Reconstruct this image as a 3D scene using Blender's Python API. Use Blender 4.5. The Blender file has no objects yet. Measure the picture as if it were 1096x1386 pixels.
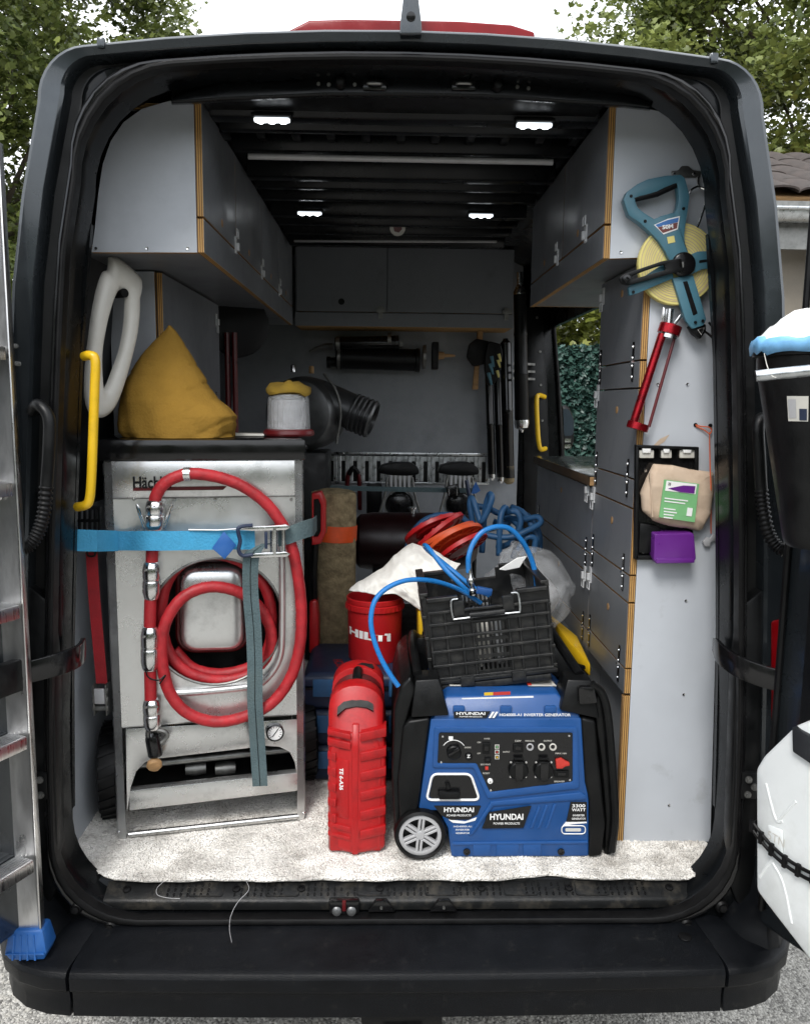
import bpy, bmesh, math, random
import numpy as np
from mathutils import Vector, Matrix, noise
random.seed(7); rng = np.random.default_rng(7)
scene = bpy.context.scene
R = math.radians

# ------------------------------------------------------------------ camera
CAM = Vector((-0.035, -1.93, 1.88))
YAW, PITCH, ROLL = R(1.36), R(7.7), R(0.6)
FPX, PCX, PCY = 1096.0, 548.0, 693.0
fw = Vector((math.sin(YAW)*math.cos(PITCH), math.cos(YAW)*math.cos(PITCH), -math.sin(PITCH)))
r0 = Vector((math.cos(YAW), -math.sin(YAW), 0)); u0 = r0.cross(fw)
rt = r0*math.cos(ROLL)+u0*math.sin(ROLL); up = u0*math.cos(ROLL)-r0*math.sin(ROLL)
cd = bpy.data.cameras.new('camera'); cam = bpy.data.objects.new('camera', cd)
scene.collection.objects.link(cam); scene.camera = cam
cd.sensor_fit = 'HORIZONTAL'; cd.sensor_width = 36; cd.lens = 36.0
cd.clip_start = 0.05; cd.clip_end = 500
m = Matrix((rt, up, -fw)).transposed().to_4x4(); m.translation = CAM; cam.matrix_world = m

# ------------------------------------------------------------------ world, sun, exposure
SUN_EL, SUN_AZ = R(50), R(200)      # azimuth clockwise from +Y: behind the camera, a little left
w = bpy.data.worlds.new('World'); scene.world = w; w.use_nodes = True
nt = w.node_tree; nt.nodes.clear()
def N(nt, t, **k):
    n = nt.nodes.new(t)
    for a, b in k.items():
        if a in ('inp',):
            for i, v in b.items(): n.inputs[i].default_value = v
        else: setattr(n, a, b)
    return n
sky = N(nt, 'ShaderNodeTexSky'); sky.sky_type = 'NISHITA'; sky.sun_disc = False
sky.sun_elevation = SUN_EL; sky.sun_rotation = SUN_AZ; sky.air_density = 1.0; sky.dust_density = 1.0
tc = N(nt, 'ShaderNodeTexCoord')
cn = N(nt, 'ShaderNodeTexNoise', inp={'Scale': 2.2, 'Detail': 6, 'Roughness': 0.6})
nt.links.new(tc.outputs['Generated'], cn.inputs['Vector'])
cr = N(nt, 'ShaderNodeValToRGB'); cr.color_ramp.elements[0].position = 0.30; cr.color_ramp.elements[1].position = 0.52
cr.color_ramp.elements[0].color = (.45, .45, .45, 1)
nt.links.new(cn.outputs['Fac'], cr.inputs['Fac'])
mx = N(nt, 'ShaderNodeMix', data_type='RGBA'); mx.inputs['B'].default_value = (8.6, 8.9, 9.3, 1)
nt.links.new(cr.outputs['Color'], mx.inputs['Factor']); nt.links.new(sky.outputs['Color'], mx.inputs['A'])
bg = N(nt, 'ShaderNodeBackground', inp={'Strength': 0.14}); wo = N(nt, 'ShaderNodeOutputWorld')
nt.links.new(mx.outputs['Result'], bg.inputs['Color']); nt.links.new(bg.outputs[0], wo.inputs['Surface'])
sl = bpy.data.lights.new('sun', 'SUN'); sl.energy = 1.5; sl.angle = R(20); sl.color = (1, .965, .92)
so = bpy.data.objects.new('sun', sl); scene.collection.objects.link(so)
sd = Vector((math.sin(SUN_AZ)*math.cos(SUN_EL), math.cos(SUN_AZ)*math.cos(SUN_EL), math.sin(SUN_EL)))
so.rotation_euler = sd.to_track_quat('Z', 'Y').to_euler()
vs = scene.view_settings; vs.view_transform = 'Standard'; vs.look = 'None'; vs.gamma = 1; vs.exposure = 0.86
vs.use_curve_mapping = False
scene.cycles.max_bounces = 7; scene.cycles.diffuse_bounces = 3; scene.cycles.glossy_bounces = 3; scene.cycles.transparent_max_bounces = 12

# ------------------------------------------------------------------ picture helpers: a pixel of the photograph on a plane of the place
def ray(x, y): return fw + rt*((x-PCX)/FPX) - up*((y-PCY)/FPX)
def A(x, y, Y): d = ray(x, y); return CAM + d*((Y-CAM.y)/d.y)
def AZ(x, y, Z): d = ray(x, y); return CAM + d*((Z-CAM.z)/d.z)
def AX(x, y, X): d = ray(x, y); return CAM + d*((X-CAM.x)/d.x)
class Pl:                               # an upright plane through P with normal n (towards the viewer)
    def __init__(s, P, n): s.P = Vector(P); s.n = Vector(n).normalized()
    def __call__(s, x, y, off=0.0):
        d = ray(x, y); P = s.P + s.n*off; return CAM + d*((P-CAM).dot(s.n)/d.dot(s.n))
def YP(Y): return Pl((0, Y, 0), (0, -1, 0))

# ------------------------------------------------------------------ materials
def lin(h):
    h = h.lstrip('#'); c = [int(h[i:i+2], 16)/255 for i in (0, 2, 4)]
    return tuple(((v+.055)/1.055)**2.4 if v > .04045 else v/12.92 for v in c)
MATS = {}
def pm(name, col, rough=.5, metal=0., var=.18, scale=9., bump=.0, bscale=80., spec=.5, coat=0., dust=None, damt=.0, dscale=5., dlo=.48, stretch=None, emit=None, alpha=None, trans=0., rvar=.12, det=5):
    if isinstance(col, str): col = lin(col)
    M = bpy.data.materials.new(name); M.use_nodes = True; t = M.node_tree; L = t.links.new
    b = t.nodes['Principled BSDF']
    b.inputs['Metallic'].default_value = metal; b.inputs['Specular IOR Level'].default_value = spec
    b.inputs['Coat Weight'].default_value = coat; b.inputs['Coat Roughness'].default_value = .08
    b.inputs['Transmission Weight'].default_value = trans
    tc = N(t, 'ShaderNodeTexCoord'); src = tc.outputs['Object']
    if stretch:
        mp = N(t, 'ShaderNodeMapping'); mp.inputs['Scale'].default_value = stretch; L(src, mp.inputs['Vector']); src = mp.outputs['Vector']
    n = N(t, 'ShaderNodeTexNoise', inp={'Scale': scale, 'Detail': det, 'Roughness': .62}); L(src, n.inputs['Vector'])
    r = N(t, 'ShaderNodeValToRGB'); e = r.color_ramp.elements
    e[0].position = .3; e[1].position = .7
    e[0].color = tuple(c*(1-var) for c in col)+(1,); e[1].color = tuple(min(1, c*(1+var)) for c in col)+(1,)
    L(n.outputs['Fac'], r.inputs['Fac']); out = r.outputs['Color']
    if dust:
        if isinstance(dust, str): dust = lin(dust)
        n2 = N(t, 'ShaderNodeTexNoise', inp={'Scale': dscale, 'Detail': 8, 'Roughness': .7}); L(src, n2.inputs['Vector'])
        r2 = N(t, 'ShaderNodeValToRGB'); r2.color_ramp.elements[0].position = dlo; r2.color_ramp.elements[1].position = min(1, dlo+.27)
        r2.color_ramp.elements[1].color = (damt,)*3+(1,); L(n2.outputs['Fac'], r2.inputs['Fac'])
        x = N(t, 'ShaderNodeMix', data_type='RGBA'); x.inputs['B'].default_value = tuple(dust)+(1,)
        L(r2.outputs['Color'], x.inputs['Factor']); L(out, x.inputs['A']); out = x.outputs['Result']
    L(out, b.inputs['Base Color'])
    mr = N(t, 'ShaderNodeMapRange', inp={'To Min': max(.02, rough-rvar), 'To Max': min(1, rough+rvar)}); mr.inputs['From Min'].default_value = .3; mr.inputs['From Max'].default_value = .7
    L(n.outputs['Fac'], mr.inputs['Value']); L(mr.outputs['Result'], b.inputs['Roughness'])
    if bump:
        n3 = N(t, 'ShaderNodeTexNoise', inp={'Scale': bscale, 'Detail': 4}); L(src, n3.inputs['Vector'])
        bp = N(t, 'ShaderNodeBump', inp={'Strength': bump, 'Distance': .004}); L(n3.outputs['Fac'], bp.inputs['Height']); L(bp.outputs['Normal'], b.inputs['Normal'])
    if emit: b.inputs['Emission Color'].default_value = tuple(emit[:3])+(1,); b.inputs['Emission Strength'].default_value = emit[3]
    if alpha is not None: b.inputs['Alpha'].default_value = alpha
    MATS[name] = M; return M
def stripes(name, axis, freq, c1, c2, c3, rough=.65):        # plies seen on a sawn edge
    M = bpy.data.materials.new(name); M.use_nodes = True; t = M.node_tree; L = t.links.new; b = t.nodes['Principled BSDF']
    tc = N(t, 'ShaderNodeTexCoord'); sp = N(t, 'ShaderNodeSeparateXYZ'); L(tc.outputs['Object'], sp.inputs[0])
    mu = N(t, 'ShaderNodeMath', operation='MULTIPLY'); mu.inputs[1].default_value = freq; L(sp.outputs[axis], mu.inputs[0])
    fr = N(t, 'ShaderNodeMath', operation='FRACT'); L(mu.outputs[0], fr.inputs[0])
    r = N(t, 'ShaderNodeValToRGB'); r.color_ramp.interpolation = 'LINEAR'; e = r.color_ramp.elements
    e[0].position = .0; e[0].color = lin(c1)+(1,); e[1].position = .5; e[1].color = lin(c1)+(1,)
    q = e.new(.58); q.color = lin(c2)+(1,); q = e.new(.92); q.color = lin(c2)+(1,)
    L(fr.outputs[0], r.inputs['Fac'])
    n = N(t, 'ShaderNodeTexNoise', inp={'Scale': 14, 'Detail': 8, 'Roughness': .7}); L(tc.outputs['Object'], n.inputs['Vector'])
    x = N(t, 'ShaderNodeMix', data_type='RGBA'); x.inputs['B'].default_value = lin(c3)+(1,)
    r2 = N(t, 'ShaderNodeValToRGB'); r2.color_ramp.elements[0].position = .5; r2.color_ramp.elements[1].position = .8; r2.color_ramp.elements[1].color = (.7, .7, .7, 1)
    L(n.outputs['Fac'], r2.inputs['Fac']); L(r2.outputs['Color'], x.inputs['Factor']); L(r.outputs['Color'], x.inputs['A']); L(x.outputs['Result'], b.inputs['Base Color'])
    b.inputs['Roughness'].default_value = rough; MATS[name] = M; return M
pm('paint', (.032, .038, .043), .22, .6, .12, 6, coat=.6, dust='#6a6e70', damt=.12, dscale=9)
pm('frame', (.0032, .0038, .0044), .26, .1, .15, 6, spec=.2, coat=.04, dust='#303233', damt=.08, dscale=14)
pm('rubber', (.003, .003, .0033), .45, 0, .3, 20, spec=.22, dust='#2c2b29', damt=.10, dscale=22)
pm('black', (.0040, .0043, .0046), .40, 0, .25, 18, bump=.12, bscale=300, spec=.25, dust='#33322f', damt=.12, dscale=16)
pm('gloss_black', (.005, .005, .0055), .2, 0, .2, 10, spec=.4, coat=.2)
pm('bumper', (.0036, .0042, .0054), .40, 0, .3, 8, bump=.3, bscale=420, spec=.17, dust='#57544e', damt=.22, dscale=30, dlo=.58, det=8)
pm('tread', (.0055, .006, .0064), .42, 0, .3, 12, bump=.25, bscale=300, spec=.32, dust='#6d665a', damt=.3, dscale=18, dlo=.5)
pm('ceiling', (.0016, .002, .0027), .30, .1, .2, 5, spec=.25)
pm('wall_in', (.016, .018, .021), .5, .1, .2, 5)
pm('bulk', (.235, .248, .266), .45, 0, .08, 3, bump=.05, bscale=400, dust='#3a3b3c', damt=.3, dscale=5)
pm('grey', (.37, .39, .42), .36, 0, .07, 3, bump=.05, bscale=500, dust='#6f7278', damt=.25, dscale=7)
pm('front', (.150, .159, .173), .38, 0, .1, 4, bump=.05, bscale=400, dust='#3d3e42', damt=.5, dscale=8, dlo=.55)
pm('white_panel', (.46, .485, .52), .38, 0, .06, 3, bump=.04, bscale=500, dust='#6f6b64', damt=.6, dscale=7, dlo=.60)
pm('carpet', (.74, .715, .67), .95, 0, .22, 60, bump=.8, bscale=260, spec=.1, dust='#6b5c49', damt=.55, dscale=4.5)
pm('pile', (.80, .775, .73), .95, 0, .2, 14, spec=.1, dust='#574a3a', damt=.85, dscale=4.6, dlo=.46, det=8)
pm('steel', (.68, .685, .68), .30, .88, .14, 4, bump=.2, bscale=6, dust='#4b4843', damt=.6, dscale=6, dlo=.52, rvar=.12, det=8)
pm('brushed', (.60, .60, .59), .3, 1, .12, 30, stretch=(3, 3, .2), bump=.05, bscale=200)
pm('chrome', (.72, .72, .72), .2, 1, .12, 15)
pm('dull_steel', (.22, .22, .21), .45, .9, .35, 25, bump=.1, bscale=60)
pm('alu', (.68, .68, .68), .36, .95, .14, 14, stretch=(1, 1, .25), bump=.08, bscale=70, dust='#6d6b66', damt=.5, dscale=16)
pm('galv', (.52, .54, .55), .33, .95, .25, 35)
pm('red', (.46, .011, .014), .4, 0, .15, 12, dust='#3a0a08', damt=.4, dscale=12, bump=.06, bscale=120)
pm('red_case', (.40, .007, .009), .40, 0, .12, 12, dust='#3d0a09', damt=.6, dscale=13, bump=.12, bscale=250, det=8)
pm('hose_red', (.36, .012, .018), .55, 0, .22, 26, bump=.35, bscale=90, dust='#3c0f0f', damt=.5, dscale=18)
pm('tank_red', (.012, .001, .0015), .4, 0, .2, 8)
pm('dark_red', (.085, .004, .006), .35, 0, .2, 10)
pm('red_metal', (.34, .008, .016), .25, .75, .25, 20, dust='#15100f', damt=.9, dscale=30, dlo=.44)
pm('lens_red', (.17, .002, .004), .16, 0, .12, 20, spec=.25)
pm('orange', (.62, .075, .012), .5, 0, .15, 12, dust='#5a2410', damt=.4, dscale=9)
pm('blue_gen', (.010, .066, .225), .38, 0, .1, 8, bump=.07, bscale=300, dust='#2c4f80', damt=.35, dscale=12)
pm('blue_foot', (.014, .10, .34), .5, 0, .2, 20, dust='#4d5f75', damt=.4, dscale=22)
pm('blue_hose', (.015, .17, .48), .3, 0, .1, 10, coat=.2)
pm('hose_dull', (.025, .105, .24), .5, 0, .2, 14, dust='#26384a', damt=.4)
pm('strap_blue', (.045, .30, .52), .75, 0, .12, 18, bump=.6, bscale=160, dust='#31536b', damt=.4, dscale=9)
pm('strap_old', (.075, .115, .125), .85, 0, .2, 18, bump=.6, bscale=180, dust='#4d5450', damt=.6, dscale=9)
pm('strap_red', (.30, .010, .016), .8, 0, .2, 18, bump=.5, bscale=180)
pm('navy', (.012, .022, .055), .45, 0, .2, 10, bump=.1, bscale=250, dust='#26303f', damt=.4)
pm('yellow', (.68, .42, .012), .38, 0, .08, 9, dust='#7a5a16', damt=.35, dscale=14)
pm('sack', (.29, .165, .030), .92, 0, .22, 5, bump=.55, bscale=140, spec=.12, dust='#8a6c35', damt=.6, dscale=7, dlo=.52, det=9)
pm('tape', (.66, .58, .20), .5, 0, .1, 14, dust='#7d6d2a', damt=.35)
pm('teal', (.055, .155, .205), .42, 0, .1, 12, dust='#31535f', damt=.35, bump=.05, bscale=200)
pm('offwhite', (.56, .545, .50), .42, 0, .08, 6, dust='#8d8879', damt=.3)
pm('white', (.78, .78, .77), .55, 0, .05, 8)
pm('cloth', (.80, .785, .74), .9, 0, .1, 7, bump=.35, bscale=70, spec=.15, dust='#8a8477', damt=.4)
pm('jerry', (.72, .745, .745), .4, 0, .05, 4, bump=.12, bscale=30, dust='#a3a39a', damt=.3, dscale=6)
pm('tan', (.215, .17, .10), .95, 0, .45, 30, bump=1.0, bscale=110, spec=.1, dust='#2e2517', damt=.6, dscale=14)
pm('pouch', (.50, .385, .285), .8, 0, .16, 8, bump=.3, bscale=40, dust='#6d5236', damt=.55, dscale=8)
pm('green_label', (.17, .42, .18), .5, 0, .1, 10)
pm('purple', (.115, .018, .20), .32, 0, .1, 8, coat=.2)
pm('string', (.62, .12, .04), .8)
pm('wood', (.33, .19, .08), .7, 0, .3, 12, stretch=(1, 6, 6))
pm('counter', (.012, .018, .017), .18, 0, .5, 26, spec=.4)
pm('dark_edge', (.07, .045, .025), .6, 0, .4, 20)
pm('lightgrey', (.50, .51, .52), .45, .1, .1, 10)
pm('wheelgrey', (.42, .42, .43), .4, .1, .08, 9, dust='#6c6a66', damt=.4)
pm('led', (1, 1, 1), .4, emit=(.93, .97, 1, 7)); pm('led_cover', (.8, .8, .8), .3, emit=(.85, .93, 1, 1.1)); pm('shade_bank', (.030, .042, .014), .95, 0, .5, 3, bump=1.0, bscale=8, spec=.1)
pm('bluebag', (.17, .40, .66), .35, 0, .25, 18, bump=.5, bscale=40)
pm('bark', (.10, .08, .06), .9, 0, .4, 8, bump=.8, bscale=20)
pm('wall_ext', (.20, .175, .14), .85, 0, .12, 3, bump=.3, bscale=60)
pm('tile', (.050, .038, .033), .8, 0, .4, 12, bump=.5, bscale=30, dust='#3a3833', damt=.5)
pm('sticker_red', (.45, .03, .02), .5); pm('sticker_yellow', (.65, .42, .02), .5)
pm('label_blue', (.05, .16, .42), .5); pm('label_brown', (.16, .05, .045), .5)
pm('glass_dark', (.03, .04, .05), .05, 0, .1, 3, coat=.5)
pm('cover', (.9, .93, .95), .1, 0, .02, 5, trans=.9)
pm('fence', (.018, .055, .048), .85, 0, .4, 30)
def leafmat(name, c1, c2, tr):
    M = bpy.data.materials.new(name); M.use_nodes = True; t = M.node_tree; L = t.links.new; b = t.nodes['Principled BSDF']
    at = N(t, 'ShaderNodeAttribute'); at.attribute_name = 'tone'
    r = N(t, 'ShaderNodeValToRGB'); r.color_ramp.elements[0].color = tuple(c1)+(1,); r.color_ramp.elements[1].color = tuple(c2)+(1,)
    L(at.outputs['Fac'], r.inputs['Fac']); L(r.outputs['Color'], b.inputs['Base Color']); b.inputs['Roughness'].default_value = .4
    tl = N(t, 'ShaderNodeBsdfTranslucent'); L(r.outputs['Color'], tl.inputs['Color']); x = N(t, 'ShaderNodeMixShader', inp={0: tr})
    o = t.nodes['Material Output']; L(b.outputs[0], x.inputs[1]); L(tl.outputs[0], x.inputs[2]); L(x.outputs[0], o.inputs['Surface']); MATS[name] = M
leafmat('leaf', (.045, .070, .014), (.27, .31, .085), .35)
leafmat('leaf_bright', (.10, .125, .02), (.36, .38, .08), .35)
leafmat('leaf_fence', (.018, .05, .042), (.06, .13, .105), .1)
# clear film and woven things
def film(name, a, tint=(.8, .82, .84)):
    M = bpy.data.materials.new(name); M.use_nodes = True; t = M.node_tree; L = t.links.new; b = t.nodes['Principled BSDF']
    b.inputs['Base Color'].default_value = tint+(1,); b.inputs['Roughness'].default_value = .14; b.inputs['Alpha'].default_value = a
    tc = N(t, 'ShaderNodeTexCoord'); n = N(t, 'ShaderNodeTexNoise', inp={'Scale': 16, 'Detail': 4, 'Roughness': .6, 'Distortion': .8}); L(tc.outputs['Object'], n.inputs['Vector'])
    bp = N(t, 'ShaderNodeBump', inp={'Strength': .9, 'Distance': .02}); L(n.outputs['Fac'], bp.inputs['Height']); L(bp.outputs['Normal'], b.inputs['Normal'])
    MATS[name] = M
pm('crate', (.009, .0095, .010), .40, 0, .25, 18, bump=.15, bscale=300, spec=.4, dust='#5c5a54', damt=.3, dscale=20, dlo=.5)
film('film', .17); film('film_clear', .16)
pm('lamp_core', (.20, .20, .21), .4); pm('cloth_yellow', (.20, .125, .010), .85, 0, .2, 9, bump=.3, bscale=60); pm('duct', (.11, .112, .114), .38, .7, .25, 12)
stripes('plyX', 0, 175, '#bd9356', '#604019', '#71501f'); stripes('plyY', 1, 175, '#bd9356', '#604019', '#71501f'); stripes('plyZ', 2, 175, '#bd9356', '#604019', '#71501f')
def ground_mat():
    M = bpy.data.materials.new('gravel'); M.use_nodes = True; t = M.node_tree; L = t.links.new; b = t.nodes['Principled BSDF']
    tc = N(t, 'ShaderNodeTexCoord'); v = N(t, 'ShaderNodeTexVoronoi', inp={'Scale': 110}); L(tc.outputs['Object'], v.inputs['Vector'])
    n = N(t, 'ShaderNodeTexNoise', inp={'Scale': 3, 'Detail': 8}); L(tc.outputs['Object'], n.inputs['Vector'])
    r = N(t, 'ShaderNodeValToRGB'); r.color_ramp.elements[0].color = (.17, .163, .15, 1); r.color_ramp.elements[1].color = (.60, .58, .53, 1)
    sp = N(t, 'ShaderNodeSeparateXYZ'); L(v.outputs['Color'], sp.inputs[0]); L(sp.outputs[0], r.inputs['Fac'])
    x = N(t, 'ShaderNodeMix', data_type='RGBA', blend_type='MULTIPLY'); x.inputs['Factor'].default_value = .4; L(r.outputs['Color'], x.inputs['A']); L(n.outputs['Fac'], x.inputs['B'])
    L(x.outputs['Result'], b.inputs['Base Color']); b.inputs['Roughness'].default_value = .9
    bp = N(t, 'ShaderNodeBump', inp={'Strength': 1, 'Distance': .006}); bp.invert = True; L(v.outputs['Distance'], bp.inputs['Height']); L(bp.outputs['Normal'], b.inputs['Normal']); MATS['gravel'] = M
ground_mat()
pm('stone', (.40, .385, .35), .85, 0, .4, 3)

# ------------------------------------------------------------------ mesh helpers
V = Vector
def catmull(P, k=6, closed=False):
    P = [V(p) for p in P]; n = len(P); out = []
    for i in range(n if closed else n-1):
        a, b, c, d = (P[(i-1) % n] if closed or i else P[0]*2-P[1]), P[i], P[(i+1) % n], (P[(i+2) % n] if closed or i+2 < n else P[-1]*2-P[-2])
        for j in range(k):
            t = j/k; out.append(.5*((2*b)+(c-a)*t+(2*a-5*b+4*c-d)*t*t+(3*b-a-3*c+d)*t*t*t))
    if not closed: out.append(P[-1])
    return out
class B:
    def __init__(s): s.bm = bmesh.new()
    def f(s, vs):
        try: return s.bm.faces.new(vs)
        except ValueError: return None
    def v(s, p): return s.bm.verts.new(p)
    def hexa(s, p):                      # p: 4 bottom, 4 top
        v = [s.v(q) for q in p]
        for i in ((3, 2, 1, 0), (4, 5, 6, 7), (0, 1, 5, 4), (1, 2, 6, 5), (2, 3, 7, 6), (3, 0, 4, 7)): s.f([v[j] for j in i])
        return s
    def box(s, x0, x1, y0, y1, z0, z1): return s.hexa([(x0, y0, z0), (x1, y0, z0), (x1, y1, z0), (x0, y1, z0), (x0, y0, z1), (x1, y0, z1), (x1, y1, z1), (x0, y1, z1)])
    def obox(s, c, ax, ay, az):          # centre and three half-axis vectors
        c, ax, ay, az = V(c), V(ax), V(ay), V(az)
        return s.hexa([c+ax*i+ay*j+az*k for k in (-1, 1) for i, j in ((-1, -1), (1, -1), (1, 1), (-1, 1))])
    def prism(s, P, off):
        off = V(off); a = [s.v(p) for p in P]; b = [s.v(V(p)+off) for p in P]; n = len(P)
        s.f(a); s.f(b[::-1])
        for i in range(n): s.f([a[(i+1) % n], a[i], b[i], b[(i+1) % n]])
        return s
    def ring(s, O, I, off):
        off = V(off); n = len(O); q = [[s.v(p) for p in O], [s.v(p) for p in I], [s.v(V(p)+off) for p in I], [s.v(V(p)+off) for p in O]]
        for k in range(4):
            a, b = q[k], q[(k+1) % 4]
            for i in range(n): s.f([a[i], a[(i+1) % n], b[(i+1) % n], b[i]])
        return s
    def loft(s, loops, closed=True, cap=True):
        q = [[s.v(p) for p in l] for l in loops]; n = len(loops[0])
        for a, b in zip(q, q[1:]):
            for i in range(n if closed else n-1): s.f([a[i], a[(i+1) % n], b[(i+1) % n], b[i]])
        if cap and closed: s.f(q[0][::-1]); s.f(q[-1])
        return s
    def tube(s, P, r, n=8, closed=False, cap=True, smooth=0):
        if smooth: P = catmull(P, smooth, closed)
        P = [V(p) for p in P]; m = len(P); rr = list(np.interp(np.linspace(0, 1, m), np.linspace(0, 1, len(r)), r)) if isinstance(r, (list, tuple)) else [r]*m
        T = [(P[(i+1) % m]-P[i-1]) if closed or 0 < i < m-1 else (P[1]-P[0] if i == 0 else P[-1]-P[-2]) for i in range(m)]
        T = [t.normalized() if t.length > 1e-9 else V((0, 0, 1)) for t in T]
        nrm = T[0].orthogonal().normalized(); L = []
        for i in range(m):
            if i:
                nrm = T[i-1].rotation_difference(T[i]) @ nrm
            nrm = (nrm-T[i]*nrm.dot(T[i])).normalized(); b = T[i].cross(nrm)
            L.append([P[i]+(nrm*math.cos(2*math.pi*k/n)+b*math.sin(2*math.pi*k/n))*rr[i] for k in range(n)])
        if closed: L.append(L[0])
        return s.loft(L, True, cap and not closed)
    def lathe(s, prof, base=(0, 0, 0), axis=(0, 0, 1), n=24, cap=True):
        ax = V(axis).normalized(); e = ax.orthogonal().normalized(); g = ax.cross(e); base = V(base)
        return s.loft([[base+ax*h+(e*math.cos(2*math.pi*k/n)+g*math.sin(2*math.pi*k/n))*max(r, 1e-5) for k in range(n)] for r, h in prof], True, cap)
    def ribbon(s, P, W, t):              # P centre line, W half-width vector(s), t thickness
        P = [V(p) for p in P]; W = W if isinstance(W, list) else [V(W)]*len(P); L = []
        for i, p in enumerate(P):
            T = (P[min(i+1, len(P)-1)]-P[max(i-1, 0)]).normalized(); nn = T.cross(W[i]).normalized()*t/2
            L.append([p-W[i]-nn, p+W[i]-nn, p+W[i]+nn, p-W[i]+nn])
        return s.loft(L)
    def ell(s, c, r, n=16, k=10):
        return s.loft([[V(c)+V((r[0]*math.sin(a)*math.cos(2*math.pi*i/n), r[1]*math.sin(a)*math.sin(2*math.pi*i/n), r[2]*math.cos(a))) for i in range(n)] for a in [1e-3+(math.pi-2e-3)*j/k for j in range(k, -1, -1)]])
    def build(s, name, mat, parent=None, bevel=0, seg=2, ang=35, flat=False, edge=None, axis=None):
        bm = s.bm; bmesh.ops.recalc_face_normals(bm, faces=bm.faces)
        if bevel:
            es = [e for e in bm.edges if len(e.link_faces) == 2 and e.calc_face_angle(0) > R(28)]
            bmesh.ops.bevel(bm, geom=es, offset=bevel, segments=seg, affect='EDGES', profile=.5, clamp_overlap=True)
        return mk(name, bm, mat, parent, ang, flat, edge, axis)
def mk(name, bm, mat, parent=None, ang=35, flat=False, edge=None, axis=None):
    me = bpy.data.meshes.new(name); bm.normal_update(); bm.to_mesh(me); bm.free()
    return mo(name, me, mat, parent, ang, flat, edge, axis)
def mo(name, me, mat, parent=None, ang=35, flat=False, edge=None, axis=None, recentre=True):
    me.materials.append(MATS[mat])
    if edge:
        me.materials.append(MATS[edge])
        for p in me.polygons:
            if abs(p.normal[axis]) < .6: p.material_index = 1
    if not flat:
        me.polygons.foreach_set('use_smooth', [True]*len(me.polygons)); me.set_sharp_from_angle(angle=R(ang))
    co = np.zeros(len(me.vertices)*3, 'f'); me.vertices.foreach_get('co', co); co = co.reshape(-1, 3)
    c = V(((co.min(0)+co.max(0))/2).tolist()) if recentre else V((0, 0, 0))
    if recentre: co -= np.array(c, 'f'); me.vertices.foreach_set('co', co.ravel())
    o = bpy.data.objects.new(name, me); scene.collection.objects.link(o)
    if parent is not None: o.parent = parent; c = c-wloc(parent)
    o.location = c; return o
def wloc(o):
    p = V(o.location)
    while o.parent: o = o.parent; p += V(o.location)
    return p
def E(name, loc, label, cat, group=None):
    o = bpy.data.objects.new(name, None); scene.collection.objects.link(o); o.location = loc; o.empty_display_size = .05
    return T(o, label, cat, group)
def T(o, label, cat, group=None):
    o['label'] = label; o['category'] = cat
    if group: o['group'] = group
    return o
def K(o, kind): o['kind'] = kind; return o
def dup(o, delta=(0, 0, 0), parent=None, label=None):
    c = o.copy(); scene.collection.objects.link(c); c.parent = parent
    c.location = V(o.location)+V(delta)
    if label: c['label'] = label
    for ch in [x for x in scene.objects if x.parent == o]: dup(ch, (0, 0, 0), c)
    return c
def text(s, mat, parent, O, ex, ez, width=None, height=None, depth=.0006, name='lettering', bold=.0, centre=True, fn=None, sx=None):
    cu = bpy.data.curves.new('t', 'FONT'); cu.body = s; cu.size = 1; cu.offset = bold; cu.extrude = 0; cu.resolution_u = 3
    o = bpy.data.objects.new('t', cu); scene.collection.objects.link(o); bpy.context.view_layer.update()
    me = bpy.data.meshes.new_from_object(o.evaluated_get(bpy.context.evaluated_depsgraph_get()))
    bpy.data.objects.remove(o); bpy.data.curves.remove(cu); me.materials.clear()
    co = np.zeros(len(me.vertices)*3, 'f'); me.vertices.foreach_get('co', co); co = co.reshape(-1, 3)
    lo, hi = co.min(0), co.max(0); W, H = hi[0]-lo[0], hi[1]-lo[1]
    kx = width/W if width else height/H; ky = height/H if height else kx
    ex, ez = V(ex).normalized(), V(ez).normalized(); nn = ex.cross(ez); O = V(O); out = []
    for x, y, z in co:
        a, b = (x-(lo[0]+hi[0])/2)*kx, (y-(lo[1]+hi[1])/2)*ky
        out += list(fn(a, b) if fn else O+ex*a+ez*b)
    me.vertices.foreach_set('co', out)
    return mo(name, me, mat, parent, flat=True)
def raw(name, verts, faces, mat, parent=None, tone=None, flat=True):
    me = bpy.data.meshes.new(name); nv = len(verts); k = faces.shape[1]
    me.vertices.add(nv); me.vertices.foreach_set('co', np.asarray(verts, 'f').ravel())
    me.loops.add(faces.size); me.loops.foreach_set('vertex_index', faces.ravel().astype('i'))
    me.polygons.add(len(faces)); me.polygons.foreach_set('loop_start', np.arange(0, faces.size, k, dtype='i'))
    me.update(calc_edges=True)
    if tone is not None:
        a = me.attributes.new('tone', 'FLOAT', 'POINT'); a.data.foreach_set('value', np.asarray(tone, 'f'))
    return mo(name, me, mat, parent, flat=flat)
def rpoly(P, r, k=4):                   # round the corners of a closed polygon (3-D points)
    out = []; n = len(P); P = [V(p) for p in P]
    for i in range(n):
        p, a, b = P[i], P[i-1]-P[i], P[(i+1) % n]-P[i]; q = min(r, a.length*.45, b.length*.45)
        s, e = p+a.normalized()*q, p+b.normalized()*q
        for j in range(k+1): t = j/k; out.append(s*(1-t)**2+p*2*t*(1-t)+e*t*t)
    return out
def circ(c, r, n, ex=(1, 0, 0), ez=(0, 0, 1)): return [V(c)+V(ex)*(r*math.cos(2*math.pi*i/n))+V(ez)*(r*math.sin(2*math.pi*i/n)) for i in range(n)]
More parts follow.
